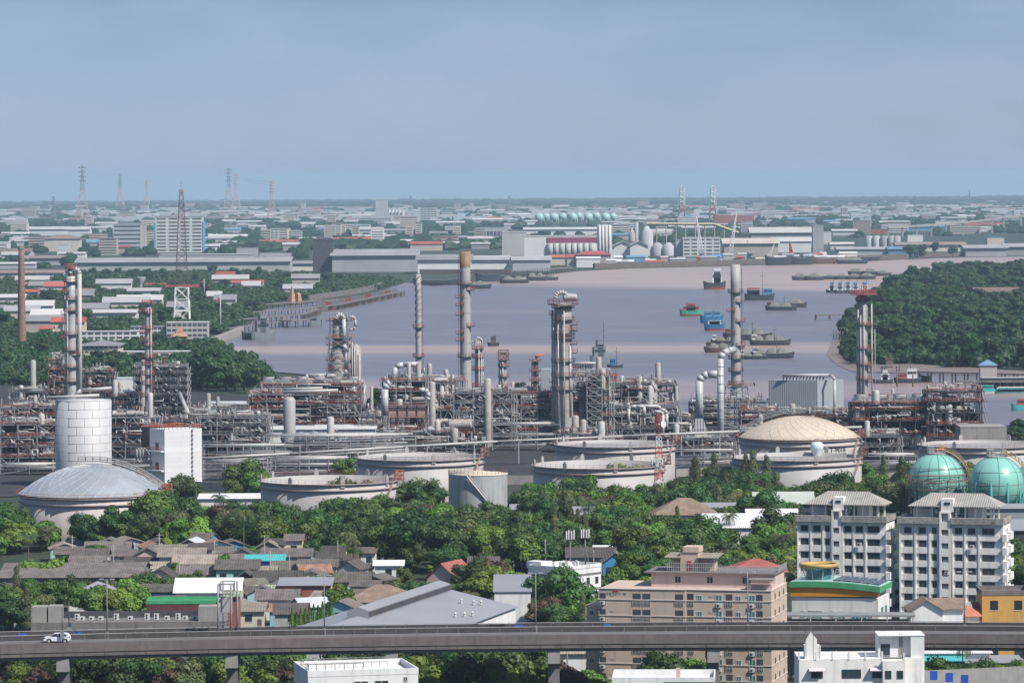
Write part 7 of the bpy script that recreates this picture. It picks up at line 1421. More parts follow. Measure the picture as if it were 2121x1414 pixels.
FB = [(158, 600, 534, 566, 60, r_grey, f_grey, 'very long low grey warehouse on the left bank', 'gable'), (330, 520, 527, 545, 60, r_grey, f_grey, 'upper section of the long grey warehouse', 'flat'), (490, 533, 513, 530, 20, r_grey, f_grey, 'small box house on the long warehouse roof', 'flat'),
 (688, 865, 517, 562, 70, r_grey, f_grey, 'big dark grey gabled shed by the river', 'gable'), (648, 690, 495, 562, 30, m_steeld, m_steeld, 'dark industrial tower at the left of the gabled shed', 'flat'), (600, 648, 541, 560, 40, r_grey, f_white, 'pale low shed left of the dark tower', 'gable'), (540, 600, 525, 548, 40, r_grey, f_grey, 'grey shed behind the long warehouse end', 'gable'), (865, 975, 528, 565, 60, r_grey, f_white, 'riverside shed with scalloped white front', 'gable'), (975, 1055, 530, 560, 60, r_grey, f_white, 'second riverside shed with a white front', 'gable'),
 (322, 420, 447, 522, 20, r_grey, f_white, 'tall white ten-storey hospital with a blue edge', 'flat'), (235, 292, 463, 517, 25, r_grey, f_grey, 'dark slab building beside the hospital', 'flat'), (290, 302, 463, 515, 14, f_tan, f_tan, 'pale end tower of the dark slab building', 'flat'), (223, 236, 483, 517, 14, f_white, f_white, 'narrow white stair tower left of the dark slab', 'flat'), (92, 165, 486, 520, 30, r_brown, f_tan, 'cream hall with a big brown hipped roof', 'hip'), (140, 185, 470, 490, 50, r_white, f_white, 'white-roofed hall behind the brown hipped hall', 'gable'), (60, 140, 470, 488, 50, r_white, f_white, 'long low white block at far left', 'gable'), (118, 143, 505, 530, 12, f_white, f_white, 'small white block before the brown hipped hall', 'flat'),
 (0, 60, 515, 540, 60, r_brown, f_grey, 'brown-roofed sheds at the left edge', 'gable'), (60, 130, 530, 548, 50, r_brown, f_grey, 'low brown-grey roofs right of the brick chimney', 'gable'), (540, 560, 476, 503, 20, f_tan, f_tan, 'peach apartment block in the left distance', 'flat'), (560, 600, 473, 500, 20, f_white, f_white, 'white apartment block right of the peach block', 'flat'), (600, 625, 478, 500, 20, f_white, f_white, 'end white apartment block', 'flat'), (740, 792, 471, 488, 40, r_white, f_white, 'low white-fronted shed before the tall silo block', 'gable'),
 (778, 803, 413, 456, 30, f_grey, f_grey, 'tall grey-white silo block on the skyline', 'flat'), (870, 905, 431, 455, 30, f_white, f_white, 'white factory offices by the round silos', 'flat'), (805, 870, 446, 458, 30, f_white, f_white, 'low white factory hall under the round silos', 'flat'), (985, 1052, 472, 498, 30, r_grey, f_grey, 'dark office with bright window stripes', 'flat'), (1040, 1090, 480, 528, 40, f_white, f_white, 'white mill block at the left of the port', 'flat'), (1086, 1240, 488, 530, 40, r_white, f_white, 'white mill with a maroon top band', 'flat'), (1086, 1238, 471, 486, 50, r_white, f_white, 'long white roof behind the mill', 'gable'),
 (1238, 1268, 467, 545, 20, f_white, f_white, 'tall white ribbed grain elevator', 'flat'), (1400, 1432, 496, 530, 30, f_grey, f_grey, 'grey cement box right of the silos', 'flat'), (1415, 1492, 492, 530, 30, f_white, f_white, 'bright white port block with window dots', 'flat'), (1500, 1612, 494, 532, 60, mat('sand_stockpile', (.50, .42, .37), .9, .1, .05), f_tan, 'wide pinkish sloping storage hall', 'gable'), (1556, 1690, 471, 512, 60, r_white, f_grey, 'large grey shed with a pale flat roof', 'gable'), (1600, 1680, 492, 522, 30, r_white, f_white, 'pale shed before the concrete tower', 'gable'), (1684, 1706, 466, 530, 20, f_grey, f_grey, 'square concrete tower by the quay', 'flat'), (1706, 1722, 480, 505, 20, f_white, f_white, 'white block right of the concrete tower', 'flat'),
 (1725, 1775, 475, 487, 40, r_white, f_white, 'white roof behind the concrete tower', 'gable'), (1858, 2000, 502, 520, 60, r_brown, f_tan, 'long sawtooth-roofed shed on the right bank', 'gable'), (2000, 2085, 508, 530, 60, r_grey, f_grey, 'grey warehouse at the right bank', 'gable'), (2085, 2150, 505, 528, 60, r_grey, f_grey, 'grey warehouse at the right edge', 'gable'), (2045, 2080, 492, 507, 30, r_blue, f_tan, 'small hall with blue roof', 'flat'), (1735, 1880, 512, 528, 40, r_grey, f_grey, 'long low quay shed with dark sides', 'gable'), (1840, 1900, 512, 528, 30, r_blue, r_blue, 'blue-roofed shed on the right quay', 'gable'), (1720, 1768, 502, 516, 30, r_white, f_white, 'small white shed standing on the quay', 'gable'), (1880, 1912, 487, 500, 20, f_white, f_white, 'white office row on the right bank', 'flat'),
 (1195, 1265, 520, 550, 20, r_red, f_tan, 'cream building under a wide red roof', 'hip'), (1175, 1218, 527, 550, 16, r_red, f_white, 'low red-roofed hall on the waterfront', 'gable'), (1062, 1140, 531, 560, 40, r_grey, f_grey, 'grey waterfront shed with pale gables', 'gable'), (1138, 1170, 528, 548, 16, r_red, f_tan, 'red temple-like roof on the waterfront', 'gable'), (1272, 1310, 500, 532, 50, r_white, f_white, 'left pointed white storage roof', 'gable'), (1305, 1342, 500, 532, 50, r_white, f_white, 'right pointed white storage roof', 'gable'),
 (1480, 1540, 446, 466, 60, r_red, r_red, 'dark red container stack in the port', 'flat'), (1540, 1562, 446, 462, 40, r_blue, r_red, 'end of the container stack', 'flat'), (1800, 1840, 476, 483, 30, r_red, r_red, 'red container row in the distance', 'flat'), (2000, 2060, 462, 476, 30, r_red, f_white, 'low red-roofed row in right distance', 'gable'), (1870, 1960, 467, 478, 30, r_blue, r_blue, 'long blue shed in right distance', 'gable'),
 (0, 50, 610, 632, 20, r_white, f_white, 'white house with pale roof left of the brick chimney', 'gable'), (0, 30, 632, 652, 16, r_grey, f_white, 'white house at the left edge', 'gable'), (165, 285, 686, 712, 14, r_white, f_white, 'long white three-storey school building', 'flat'), (270, 345, 676, 700, 14, r_grey, f_white, 'second white school wing', 'flat'), (345, 430, 667, 700, 14, r_white, f_white, 'white school building by the temple spire', 'flat'), (160, 280, 642, 662, 30, r_white, f_white, 'curved white roof behind the left column', 'gable'), (165, 245, 706, 742, 30, r_grey, m_cream, 'dark hipped roof before the school', 'hip'), (222, 395, 728, 742, 14, r_white, m_cream, 'cream two-storey building with a long pale roof', 'flat'), (230, 296, 748, 764, 20, r_white, f_white, 'white tent-like roof left of the scaffolded stack', 'gable'), (265, 330, 597, 618, 20, r_white, f_white, 'white roof under the chalice water tower', 'gable'),
 (107, 145, 658, 690, 14, r_red, m_cream, 'steep red temple roof, left part', 'gable'), (130, 175, 658, 690, 14, r_red, m_cream, 'steep red temple roof, right part', 'gable'), (82, 108, 676, 695, 12, r_red, m_cream, 'small red temple porch roof', 'gable'), (476, 545, 581, 598, 10, r_red, f_white, 'long red temple roof among trees', 'gable'), (300, 342, 587, 597, 10, r_red, f_white, 'red roof beside the chalice water tower', 'gable'), (372, 432, 590, 600, 10, r_red, f_white, 'red roof behind the lattice tower legs', 'gable'), (0, 130, 560, 580, 30, r_brown, f_grey, 'old brown sheds behind the brick chimney', 'gable'), (50, 78, 600, 618, 20, r_red, f_grey, 'maroon roofed house by the brick chimney', 'gable'),
 (2020, 2121, 596, 628, 18, r_brown, mat('dark_timber_wall', (.10, .07, .07), .9, .2), 'dark brown timber mansion in the riverside wood', 'gable'), (1988, 2022, 611, 626, 14, r_brown, MATS['dark_timber_wall'], 'low dark wing left of the timber mansion', 'gable')]
for q in FB:
    px0, px1, yt, yb = q[:4]; rows = 0; bays = 0
    if 'ten-storey' in q[7]: rows, bays = 10, 4
    elif 'slab' in q[7] and 'dark' in q[7][:5]: rows = 6
    elif 'school' in q[7]: rows, bays = 3, 8
    elif 'apartment' in q[7] or 'white port block' in q[7] or 'offices' in q[7]: rows, bays = 5, 5
    elif 'two-storey' in q[7]: rows, bays = 1, 8
    elif 'bright window' in q[7]: rows, bays = 1, 9
    t = fb(px0, px1, yt, yb, q[4], q[5], q[6], q[7], q[8], rows=rows, bays=bays, ax='y' if 'pointed' in q[7] else 'x', name='building' if q[8] == 'flat' else 'warehouse' if 'shed' in q[7] or 'ware' in q[7] else 'building')
    if 'ten-storey' in q[7]:
        b = MB(); W = 100 / K(G(371, 522)[1]) / 2; b.bx(W, W + 1.6, -1, 16, 0, 42); b.bx(-W - 1, -W - .1, -1, 14, 0, 40); part('blue_edge', b, mat('far_sky_blue', (.10, .42, .72), .7), t); b = MB().bx(-3, 14, 2, 14, 42, 50); part('lift_tower', b, f_white, t)
    if 'maroon top' in q[7]: D_ = G(1163, 530)[1]; W = 154 / K(D_) / 2; H_ = 40 / K(D_); b = MB().bx(-W * .4, W, -.5, -.1, H_ * .68, H_ * .95); part('maroon_band', b, mat('maroon_band', (.25, .03, .08), .8), t); b = MB(); [b.cyl((-W * .3 + i * W * .16, -2, 0), (-W * .3 + i * W * .16, -2, H_ * .66), W * .075, None, 12) for i in range(8)]; part('silo_row', b, f_white, t)
    if 'ribbed' in q[7]: D_ = G(1253, 545)[1]; W = 30 / K(D_) / 2; H_ = 78 / K(D_); b = MB(); [b.cyl((-W * .7 + i * W * .46, -.5, 0), (-W * .7 + i * W * .46, -.5, H_ * 1.02), W * .17, None, 10) for i in range(4)]; b.bx(W * .6, W * 1.6, -3, 6, 0, H_ * .35); part('ribs', b, f_white, t)
# round silos
def silos(pxs, yt, yb, rpx, m, label, cone=.2, roofm=None):
    for i, px in enumerate(pxs):
        x, D = G(px, yb); g = zg(x, D); k = K(D); R = rpx / k; H = XZ(px, yt, D)[1] - g; b = MB().lathe([(R, 0), (R, H * (1 - cone)), (R * .25, H), (.05, H)], 18)
        single('silo', b, m, '%s, %s from left' % (label, ORD[i]) if len(pxs) > 1 else label, 'silo', (x, D, g), 0, label)
    NOFAR.append((min(pxs) - rpx, max(pxs) + rpx, yt, yb + 2)); exc(G(pxs[0], yb)[0] - 6, G(pxs[-1], yb)[0] + 6, D - 8, D + 8)
silos([807, 814, 821, 828, 835], 435, 457, 3.2, f_white, 'slim white silo beside the tall silo block', .05); silos([1800, 1816, 1832, 1848, 1858], 488, 517, 7.5, f_grey, 'pale grey cement silo on the right quay', .04); silos([1340], 468, 530, 13, f_grey, 'large grey domed silo behind the pointed roofs', .25); silos([1310], 473, 500, 8, f_tan, 'small tan silo behind the pointed roofs', .4); silos([1362, 1385], 502, 530, 13, f_grey, 'cone-roofed steel silo in the port', .3); silos([1318.5], 459, 500, 4, f_grey, 'narrow concrete tower by the domed silo', .02)
x, D = G(1400, 505); t = thing('conveyor_bridge', 'long yellowish conveyor bridge above the port silos', 'conveyor', (x, D, zg(x, D))); k = K(D); b = MB(); z0 = 30 / k; b.bar((-60 / k, 0, 42 / k), (80 / k, 0, 40 / k), 3); b.bar((80 / k, 0, 40 / k), (130 / k, 0, 22 / k), 3)
for i in range(9): b.bar((-60 / k + i * 20 / k, 0, 0), (-60 / k + i * 20 / k, 0, 40 / k), 1.2)
part('gantry', b, mat('dull_yellow_steel', (.42, .36, .22), .8), t)
# far gas spheres
i = 0
for px, py in ((1117, 461), (1131, 458), (1148, 461), (1166, 458), (1187, 461), (1200, 457), (1219, 461), (1236, 457), (1255, 461), (1270, 458)):
    x, D = G(px, py); g = zg(x, D); R = (9.5 if py == 461 else 8) / K(D); b = MB(); b.ico((0, 0, R * 1.15), R, 3); [b.bar((R * .9 * cos(a * pi / 3), R * .9 * sin(a * pi / 3), 0), (R * .9 * cos(a * pi / 3), R * .9 * sin(a * pi / 3), R), 1) for a in range(6)]
    single('gas_sphere', b, m_tealw, 'pale green gas sphere on the far bank, %s, %s' % ('front row' if py == 461 else 'back row', ORD[i // 2 if py == 461 else (i - 1) // 2] + ' from left'), 'gas sphere', (x, D, g), 0, 'far gas spheres'); i += 1
NOFAR.append((1100, 1290, 440, 466)); lm(1190, 452, 'the pale green spheres')
# pylons, cranes, masts
def pylon(px, yt, yb, label, m1, m2=None, wb=13, arms=4):
    x, D = G(px, yb); g = zg(x, D); H = XZ(px, yt, D)[1] - g; t = thing('transmission_tower', label, 'pylon', (x, D, g)); th = max(.4, D / 14000.); wb = H * (.25 if arms > 1 else .12)
    b = MB(); lattice(b, H * .55, wb, wb * .3, 4, th); part('lower_lattice', b, m2 or m1, t); b = MB(); lattice(b, H, wb * .3, 1.2, 7, th, 0, 0, H * .55)
    for i in range(arms): z = H * (.72 + .08 * i); b.bar((-wb * .3, 0, z), (wb * .3, 0, z), th * 1.8); b.bar((-wb * .3, 0, z), (0, 0, z + H * .03), th); b.bar((wb * .3, 0, z), (0, 0, z + H * .03), th)
    part('upper_lattice', b, m1, t); lm(px, (yt + yb) / 2, 'the pylon ' + ('at left' if px < 300 else 'on the skyline')); return (x, D, g + H)
mpy = mat('pylon_grey', (.18, .2, .22), .7); mpr = mat('pylon_red_white', (.5, .32, .30), .7); T_ = []
for px, yt, yb, lab, a, c in ((171, 343, 457, 'tallest left pylon above the left bank', mpy, mpr), (249, 359, 432, 'second tall pylon from left', mpy, mpr), (304, 373, 432, 'reddish pylon just left of the hospital', mpr, mpr), (474, 348, 440, 'tall pylon right of the telecom tower', mpy, mpr), (489, 360, 435, 'slightly shorter pylon behind its tall neighbour', mpr, mpr), (563, 374, 457, 'red and white pylon over the white blocks', mpr, mpr), (111, 407, 462, 'small dark pylon at far left', mpy, None), (851, 405, 440, 'small grey pylon right of the tall silo block', mpy, None), (1055, 404, 436, 'small grey pylon left of the green spheres', mpy, None), (1895, 405, 440, 'thin dark mast in the right distance', mpy, None), (2008, 393, 430, 'thin mast with a wide head at right skyline', mpy, None)):
    T_.append(pylon(px, yt, yb, lab, a, c, 13 if yb > 440 and yt < 380 or px in (249, 474) else 7, 4 if px < 1800 else 1))
for j, (a, c) in enumerate(((0, 1), (1, 2), (3, 5))):
    A, C = Vector(T_[a]), Vector(T_[c]); b = MB()
    for s_ in (-4, 4):
        for dz in (3, 10):
            P = [A.lerp(C, i / 12) + Vector((s_, 0, -dz - 14 * sin(pi * i / 12))) for i in range(13)]
            for p, q in zip(P[:-1], P[1:]): b.bar(tuple(p - A), tuple(q - A), .16)
    single('power_lines', b, mpy, ('thin sagging wires between the two tallest left pylons', 'thin sagging wires reaching the reddish pylon', 'thin sagging wires right of the telecom tower')[j], 'wire', tuple(A))
def gcrane(px, yt, yb, lab):
    x, D = G(px, yb); g = zg(x, D); H = XZ(px, yt, D)[1] - g; k = K(D); t = thing('quay_crane', lab, 'crane', (x, D, g)); w_ = 17 / k; th = 1.6; b = MB()
    for xx in (-w_ / 2, w_ / 2):
        for yy in (0, 18): b.bar((xx * 1.0, yy, 0), (xx * .5, yy, H * .5), th)
    for z in (H * .2, H * .42, H * .5): b.bar((-w_ * .4, 0, z), (w_ * .4, 0, z), th); b.bar((-w_ * .4, 0, z * .8), (w_ * .4, 0, z), th * .6)
    part('portal', b, mat('crane_red', (.42, .12, .14), .7), t); b = MB()
    for xx in (-w_ * .2, w_ * .2): b.bar((xx, 0, H * .48), (xx, -6, H), th); b.bar((xx, -6, H), (xx * 2.4, 14, H * .5), th * .6)
    for z in (.6, .72, .84, .99): b.bar((-w_ * .2, -4, H * z), (w_ * .2, -4, H * z), th)
    part('raised_boom', b, m_white, t); lm(px, 420, 'the quay cranes')
gcrane(1413, 386, 466, 'left red and white quay crane with raised boom'); gcrane(1477, 385, 466, 'right red and white quay crane with raised boom')
def tcrane(px, yb, tip, lab, m=None, w_=1.6):
    x, D = G(px, yb); g = zg(x, D); X, Z = XZ(tip[0], tip[1], D); t = thing('jib_crane', lab, 'crane', (x, D, g)); X -= x; Z -= g; b = MB(); b.bar((0, 0, 0), (0, 0, Z * .22), w_ * 1.6); b.bx(-3, 3, -3, 3, Z * .2, Z * .3); part('tower', b, f_grey, t); b = MB(); A, C = Vector((0, 0, Z * .25)), Vector((X, 0, Z)); n = 14
    for s_ in (-1, 1): b.bar(tuple(A + Vector((s_ * 2, 0, 0))), tuple(C), w_ * .45)
    for i in range(n): p, q = A.lerp(C, i / n), A.lerp(C, (i + 1) / n); b.bar(tuple(p + Vector((2 * (1 - i / n), 0, 0))), tuple(q - Vector((2 * (1 - i / n), 0, 0))), w_ * .3)
    part('jib', b, m or m_white, t)
tcrane(1453, 545, (1442, 447), 'white lattice port crane leaning left'); tcrane(1514, 545, (1526, 436), 'white lattice port crane leaning right'); tcrane(1593, 540, (1604, 505), 'small white jib crane at the quay', None, 1.0); tcrane(1640, 540, (1636, 502), 'stout red port crane at the quay', mat('crane_red2', (.45, .06, .06), .7), 3); tcrane(1555, 532, (1548, 497), 'yellow tower crane before the pink storage hall', MATS['dull_yellow_steel'], 1.2); tcrane(1700, 540, (1720, 500), 'dark jib crane beside the concrete tower', mpy, 1.2)
# telecom lattice tower, brick chimney, water tower, flagpoles, spire
x, D = G(377, 668); g = zg(x, D); H = XZ(374, 388, D)[1] - g; k = K(D); t = thing('telecom_tower', 'slender red-brown telecom lattice tower with a dish on top', 'tower', (x, D, g)); b = MB(); lattice(b, H * .97, 8.5, 2.4, 14, .2, 0, 0, H * .26); part('upper_lattice', b, mat('tower_brown', (.13, .07, .075), .8), t); b = MB(); lattice(b, H * .26, 10.5, 8.5, 3, .6); part('white_base', b, m_white, t); b = MB(); b.bx(-11, 12, -.6, .6, H * .26, H * .28); part('red_crossbeam', b, m_red, t); b = MB(); b.cyl((0, -1.4, H * .97), (0, -2.2, H * .97), 1.7, None, 12); b.cyl((0, 0, H), (0, 0, H * 1.05), .2, None, 5); part('dish_antenna', b, m_steel, t); lm(374, 520, 'the telecom tower')
t, H, r0, r1 = stack(44, 11.5, 19, 510, 2440, 'tall old brick chimney at the left edge', (), brick, None, 'brick_chimney', ladder=False); b = MB().lathe([(r1 + .25, H - 1.8), (r1 + .35, H + .2), (r1 - .3, H + .2)], 18); part('crown', b, m_concd, t)
x, D = G(291, 613); g = zg(x, D); H = XZ(291, 574, D)[1] - g; k = K(D); b = MB().lathe([(1.3, 0), (1.6, H * .55), (2.2, H * .68), (4.6, H * .97), (4.6, H), (.1, H)], 16); single('water_tower', b, f_grey, 'grey chalice-shaped water tower among the left bank trees', 'water tower', (x, D, g)); lm(291, 595, 'the chalice water tower')
for px, yt, yb, lab in ((457, 612, 685, 'white flagpole with a red and white flag near the river'), (423, 578, 612, 'short white flagpole right of the telecom tower')):
    x, D = G(px, yb); g = zg(x, D); H = XZ(px, yt, D)[1] - g; t = thing('flagpole', lab, 'flagpole', (x, D, g)); b = MB().cyl((0, 0, 0), (0, 0, H), .35, .2, 6); part('pole', b, m_white, t); b = MB(); b.face([(0, 0, H * .98), (-3, .4, H * .85), (-2.6, .4, H * .78), (0, 0, H * .86)]); part('flag', b, m_red, t)
x, D = G(373, 700); g = zg(x, D); H = XZ(373, 662, D)[1] - g; b = MB(); b.lathe([(7, H * .1), (3.2, H * .3), (3.4, H * .32), (1.2, H * .62), (.3, H * .85), (.05, H)], 4, a0=pi / 4, a1=2 * pi + pi / 4, smooth=False); b.bx(-4, 4, -4, 4, -1, H * .12); single('temple_pavilion', b, mat('temple_gold_brown', (.40, .22, .13), .7), 'small golden-brown temple pavilion with a spired roof', 'temple', (x, D, g)); lm(373, 685, 'the temple pavilion')
for px, yb in ((605, 628), (618, 628)): x, D = G(px, yb); g = zg(x, D); b = MB().lathe([(5 if px < 610 else 3, 0), (2, 7), (.1, 14 if px < 610 else 9)], 4, smooth=False); single('river_pavilion', b, MATS['temple_gold_brown'], ('larger' if px < 610 else 'smaller') + ' pointed pavilion roof on the left shore', 'pavilion', (x, D, g))
# elevated bridge in the right distance
t = thing('distant_viaduct', 'pale elevated bridge curving through the right distance on piers', 'bridge', (*G(2000, 476),)); o_ = t.location.copy(); P = []
for px, yt, D_ in ((1840, 470, 6900), (1900, 466, 7000), (1960, 462, 7100), (2030, 456, 7300), (2080, 448, 7600), (2150, 443, 7900), (2220, 441, 8200)): X, Z = XZ(px, yt, D_); P.append(Vector((X, D_, Z)))
b = MB()
for p, q in zip(P[:-1], P[1:]): p, q = p - o_, q - o_; b.face([(p.x, p.y, p.z), (q.x, q.y, q.z), (q.x, q.y, q.z - 3), (p.x, p.y, p.z - 3)][::-1]); b.face([(p.x, p.y, p.z), (q.x, q.y, q.z), (q.x, q.y + 18, q.z), (p.x, p.y + 18, p.z)]); b.face([(p.x, p.y + 18, p.z), (q.x, q.y + 18, q.z), (q.x, q.y + 18, q.z - 3), (p.x, p.y + 18, p.z - 3)])
part('deck', b, m_conc, t)
for i in range(12): q = P[0].lerp(P[-1], i / 11); j = min(5, int(i / 2)); z_ = P[j].z; b = MB().bx(-1.5, 1.5, 5, 9, -20, P[j].lerp(P[j + 1], (i / 2) % 1).z - 3 - zg(q.x, q.y) - 0); o = part('pier', b, m_conc, t); pp = P[j].lerp(P[j + 1], (i / 2) % 1) - o_; o.location = (pp.x, pp.y, zg(q.x, q.y) - o_.z)
lm(2000, 460, 'the distant elevated bridge')
# scattered distant buildings (each one its own) and the town beyond them
r_ = random.Random(77); cnt = 0; used_ = []
def onriver(px, py): return inpoly((px, py), river_pix) or inpoly((px, py), [(1730, 780), (1730, 560), (2200, 530), (2200, 790)])
FK = [('low white building', f_white, r_white), ('pale-roofed shed', f_grey, r_white), ('grey-roofed shed', f_grey, r_grey), ('brown-roofed block', f_tan, r_brown), ('white block', f_white, f_white), ('tan block', f_tan, r_grey), ('blue-roofed shed', f_grey, r_blue), ('red-roofed building', f_tan, r_red)]
def farbuilding(px, py, W, dp, h, kd, b=None):
    x, D = G(px, py); g = zg(x, D); n, wm, rm = kd; b = MB(); b.m = 0; gb = 'block' not in n
    if gb: b.gwall(-W / 2, W / 2, 0, dp, -1, h * .75, h * .24); b.m = 1; b.gable(-W / 2, W / 2, 0, dp, h * .75, h * .25, 'x', 1, .4)
    else:
        b.bx(-W / 2, W / 2, 0, dp, -1, h); b.m = 1; b.bx(-W / 2 - .4, W / 2 + .4, -.4, dp + .4, h, h + .8); b.m = 2
        for i in range(max(1, int(h / 3.6))): z = 1.5 + i * 3.6; b.bx(-W / 2 + 1, W / 2 - 1, -.12, 0, z, z + 1.3)
    return single('distant_building', b, [wm, rm, m_glass], None, 'building', (x, D, g)), x, D
while cnt < 285:
    u_ = r_.random(); py = 431 + 127 * u_ ** 1.5 + (8 if cnt % 3 == 0 else 0); px = r_.uniform(-10, 2130)
    if py > 480 + (1 - px / 2121) * 70 and px > 640: continue
    if px < 640 and py > 556: continue
    if onriver(px, py) or any(a < px < c and e < py < f for a, c, e, f in NOFAR): continue
    x, D = G(px, py); W = r_.uniform(18, 75) * (D / 7000) ** .35; 
    if any(abs(px - a) < (W * K(D) + w2) / 2 + 1 and abs(py - c) < 3.0 for a, c, w2 in used_): continue
    kd = r_.choice(FK[:3] * 4 + FK[3:6] * 2 + FK[6:]); h = r_.uniform(6, 13) if 'block' not in kd[0] else r_.uniform(9, 26)
    o, x, D = farbuilding(px, py, W * (.5 if 'block' in kd[0] and h > 15 else 1), r_.uniform(15, 40), h, kd); auto(o, kd[0], px, py, 'distant buildings'); o['group'] = 'distant buildings'; used_.append((px, py, W * K(D))); cnt += 1
b = MB()
for i in range(1000):
    px = r_.uniform(-40, 2160); py = 427 + 36 * r_.random() ** 1.3 - px * .004; x, D = G(px, py)
    if D > 24000: continue
    W = r_.uniform(15, 90); g = zg(x, D); b.m = r_.choice((0, 1, 1, 2)); b.bx(x - W / 2, x + W / 2, D, D + 20, g, g + r_.uniform(5, 13))
o = link('distant_town', b.mesh('distant_town', [r_white, f_grey, r_brown])); tag(o, 'mass of tiny pale roofs spread over the plain below the horizon', 'town', None, 'stuff')
def clump(b, x, y, g, R, H, r_):
    n = 6; i0 = len(b.v); rings = ((.75, .0), (1, .35), (.72, .8))
    for q, z in rings:
        for k in range(n): a = 2 * pi * (k + r_.uniform(-.3, .3)) / n; s_ = q * r_.uniform(.75, 1.2); b.v.append((x + R * s_ * cos(a), y + R * s_ * sin(a), g + H * z * r_.uniform(.8, 1.15)))
    b.v.append((x, y, g + H * r_.uniform(.95, 1.1))); fs = []
    for j in range(2):
        for k in range(n): fs.append((i0 + j * n + k, i0 + j * n + (k + 1) % n, i0 + (j + 1) * n + (k + 1) % n, i0 + (j + 1) * n + k))
    for k in range(n): fs.append((i0 + 2 * n + k, i0 + 2 * n + (k + 1) % n, i0 + 3 * n))
    b._fs(fs)
b = MB(); n = 0
while n < 9000:
    px = r_.uniform(-30, 2150); py = 424 + 130 * r_.random() ** 1.3; x, D = G(px, py)
    if sin(x * .004 + 1.3 * sin(D * .0011)) + sin(D * .0023 + x * .0017) < -.35 and r_.random() < .8: continue
    if onriver(px, py - 1) or onriver(px, py + 3) or any(a - 1 < px < c + 1 and e < py < f + 5 for a, c, e, f in NOFAR) or any(abs(px - a) < w2 / 2 + 2 and -1 < py - c < 3 for a, c, w2 in used_): 
        if r_.random() < .97: continue
    if px > 640 and py > 484 + (1 - px / 2121) * 60 : continue
    R = r_.uniform(5, 11) * (1 + D / 25000); clump(b, x, D, zg(x, D) - 1, R, r_.uniform(7, 13), r_); n += 1
o = link('distant_woods', b.mesh('distant_woods', f_far)); tag(o, 'hazy scattered woods filling the plain between distant buildings', 'woods', None, 'stuff')
b = MB()
for k in range(11):
    D = 17300 + k * 1450; x = -.125 * D
    while x < .125 * D: clump(b, x + r_.uniform(-20, 20), D + r_.uniform(-400, 400), zg(x, D) - 3, r_.uniform(30, 65), r_.uniform(16, 27), r_); x += r_.uniform(28, 60)
o = link('horizon_woods', b.mesh('horizon_woods', f_far)); tag(o, 'unbroken bluish forest belt along the horizon', 'woods', None, 'stuff')
# bank trees
lm(1950, 650, 'the dark riverside wood'); lm(2070, 612, 'the dark timber mansion'); lm(1800, 700, 'the twin-pipe column'); lm(250, 780, 'the left bank wood'); lm(700, 590, 'the gabled shed wood'); lm(420, 760, 'the tall dark grove'); lm(560, 600, 'the long jetty wood')
def rt(poly, sp, n, seed, sc=(.8, 1.2), g='left bank trees', k_='far'): return scatter(poly, sp, [(k_, 1)], g, sc, seed, n, desc='tree')
def understorey(poly, sp, name, label, seed, zs=1.0, rs=1.0, gap=0):
    r = random.Random(seed); W = [G(*p) for p in poly]; x0 = min(p[0] for p in W); x1 = max(p[0] for p in W); y0 = min(p[1] for p in W); y1 = max(p[1] for p in W); b = MB(); S_ = [crown(r, 4.6 * rs, 3.6 * zs, 2.6 * zs, 5, 230, 1.3, .8) for _ in range(4)]; y = y0
    while y < y1:
        x = x0 + r.uniform(0, sp)
        while x < x1:
            p = (x + r.uniform(-.4, .4) * sp, y + r.uniform(-.4, .4) * sp)
            if inpoly(p, W) and not (gap and sin(p[0] * .05 + 2 * sin(p[1] * .011)) + sin(p[1] * .02) > gap) and not any(e[0] < p[0] < e[1] and e[2] - 5 < p[1] < e[3] for e in EXC): b.add(r.choice(S_), (p[0], p[1], zg(*p) - .3), r.uniform(0, 6.28), r.uniform(.75, 1.25))
            x += sp
        y += sp
    o = link(name, b.mesh(name, f_far)); tag(o, label, 'undergrowth', None, 'stuff')
rl = random.Random(21); nl = 0
for _ in range(500):
    px, py = rl.uniform(0, 640), rl.uniform(585, 720); x, D = G(px, py); W = rl.uniform(12, 34)
    if nl > 20: break
    if py > 705 - px * .12 or px > 470 and py > 625 or any(e[0] - W < x < e[1] + W and e[2] - 10 < D < e[3] + 10 for e in EXC): continue
    nm, rm_ = rl.choice((('grey-roofed', r_grey), ('brown-roofed', r_brown), ('red-roofed', r_red), ('pale-roofed', r_white), ('grey-roofed', r_grey))); hh_ = rl.uniform(5, 9); dp_ = rl.uniform(10, 18); b = MB(); b.gwall(-W / 2, W / 2, 0, dp_, -1, hh_, 3); b.m = 1; b.gable(-W / 2, W / 2, 0, dp_, hh_ + .1, 3.2, 'x', 1, .3); o = single('bank_house', b, [f_white if rl.random() < .6 else f_tan, rm_], None, 'house', (x, D)); o['group'] = 'houses on the left bank'; auto(o, nm + ' house among the left bank trees', px, py, 'houses on the left bank'); exc(x - W / 2, x + W / 2, D - 35, D + dp_); nl += 1
rt([(1750, 690), (1750, 745), (1765, 765), (1850, 755), (2000, 762), (2130, 768), (2130, 566), (1995, 566), (1880, 585), (1830, 600), (1800, 640), (1768, 660)], 15.5, 298, 41, (.85, 1.3), 'riverside wood trees', 'wood')
understorey([(1752, 690), (1752, 742), (1768, 762), (1850, 753), (2000, 760), (2130, 766), (2130, 566), (1995, 566), (1880, 587), (1835, 602), (1803, 640), (1770, 660)], 12, 'wood_undergrowth', 'dense lower growth filling the gaps between trees of the dark riverside wood', 51, 1.5, 1.4)
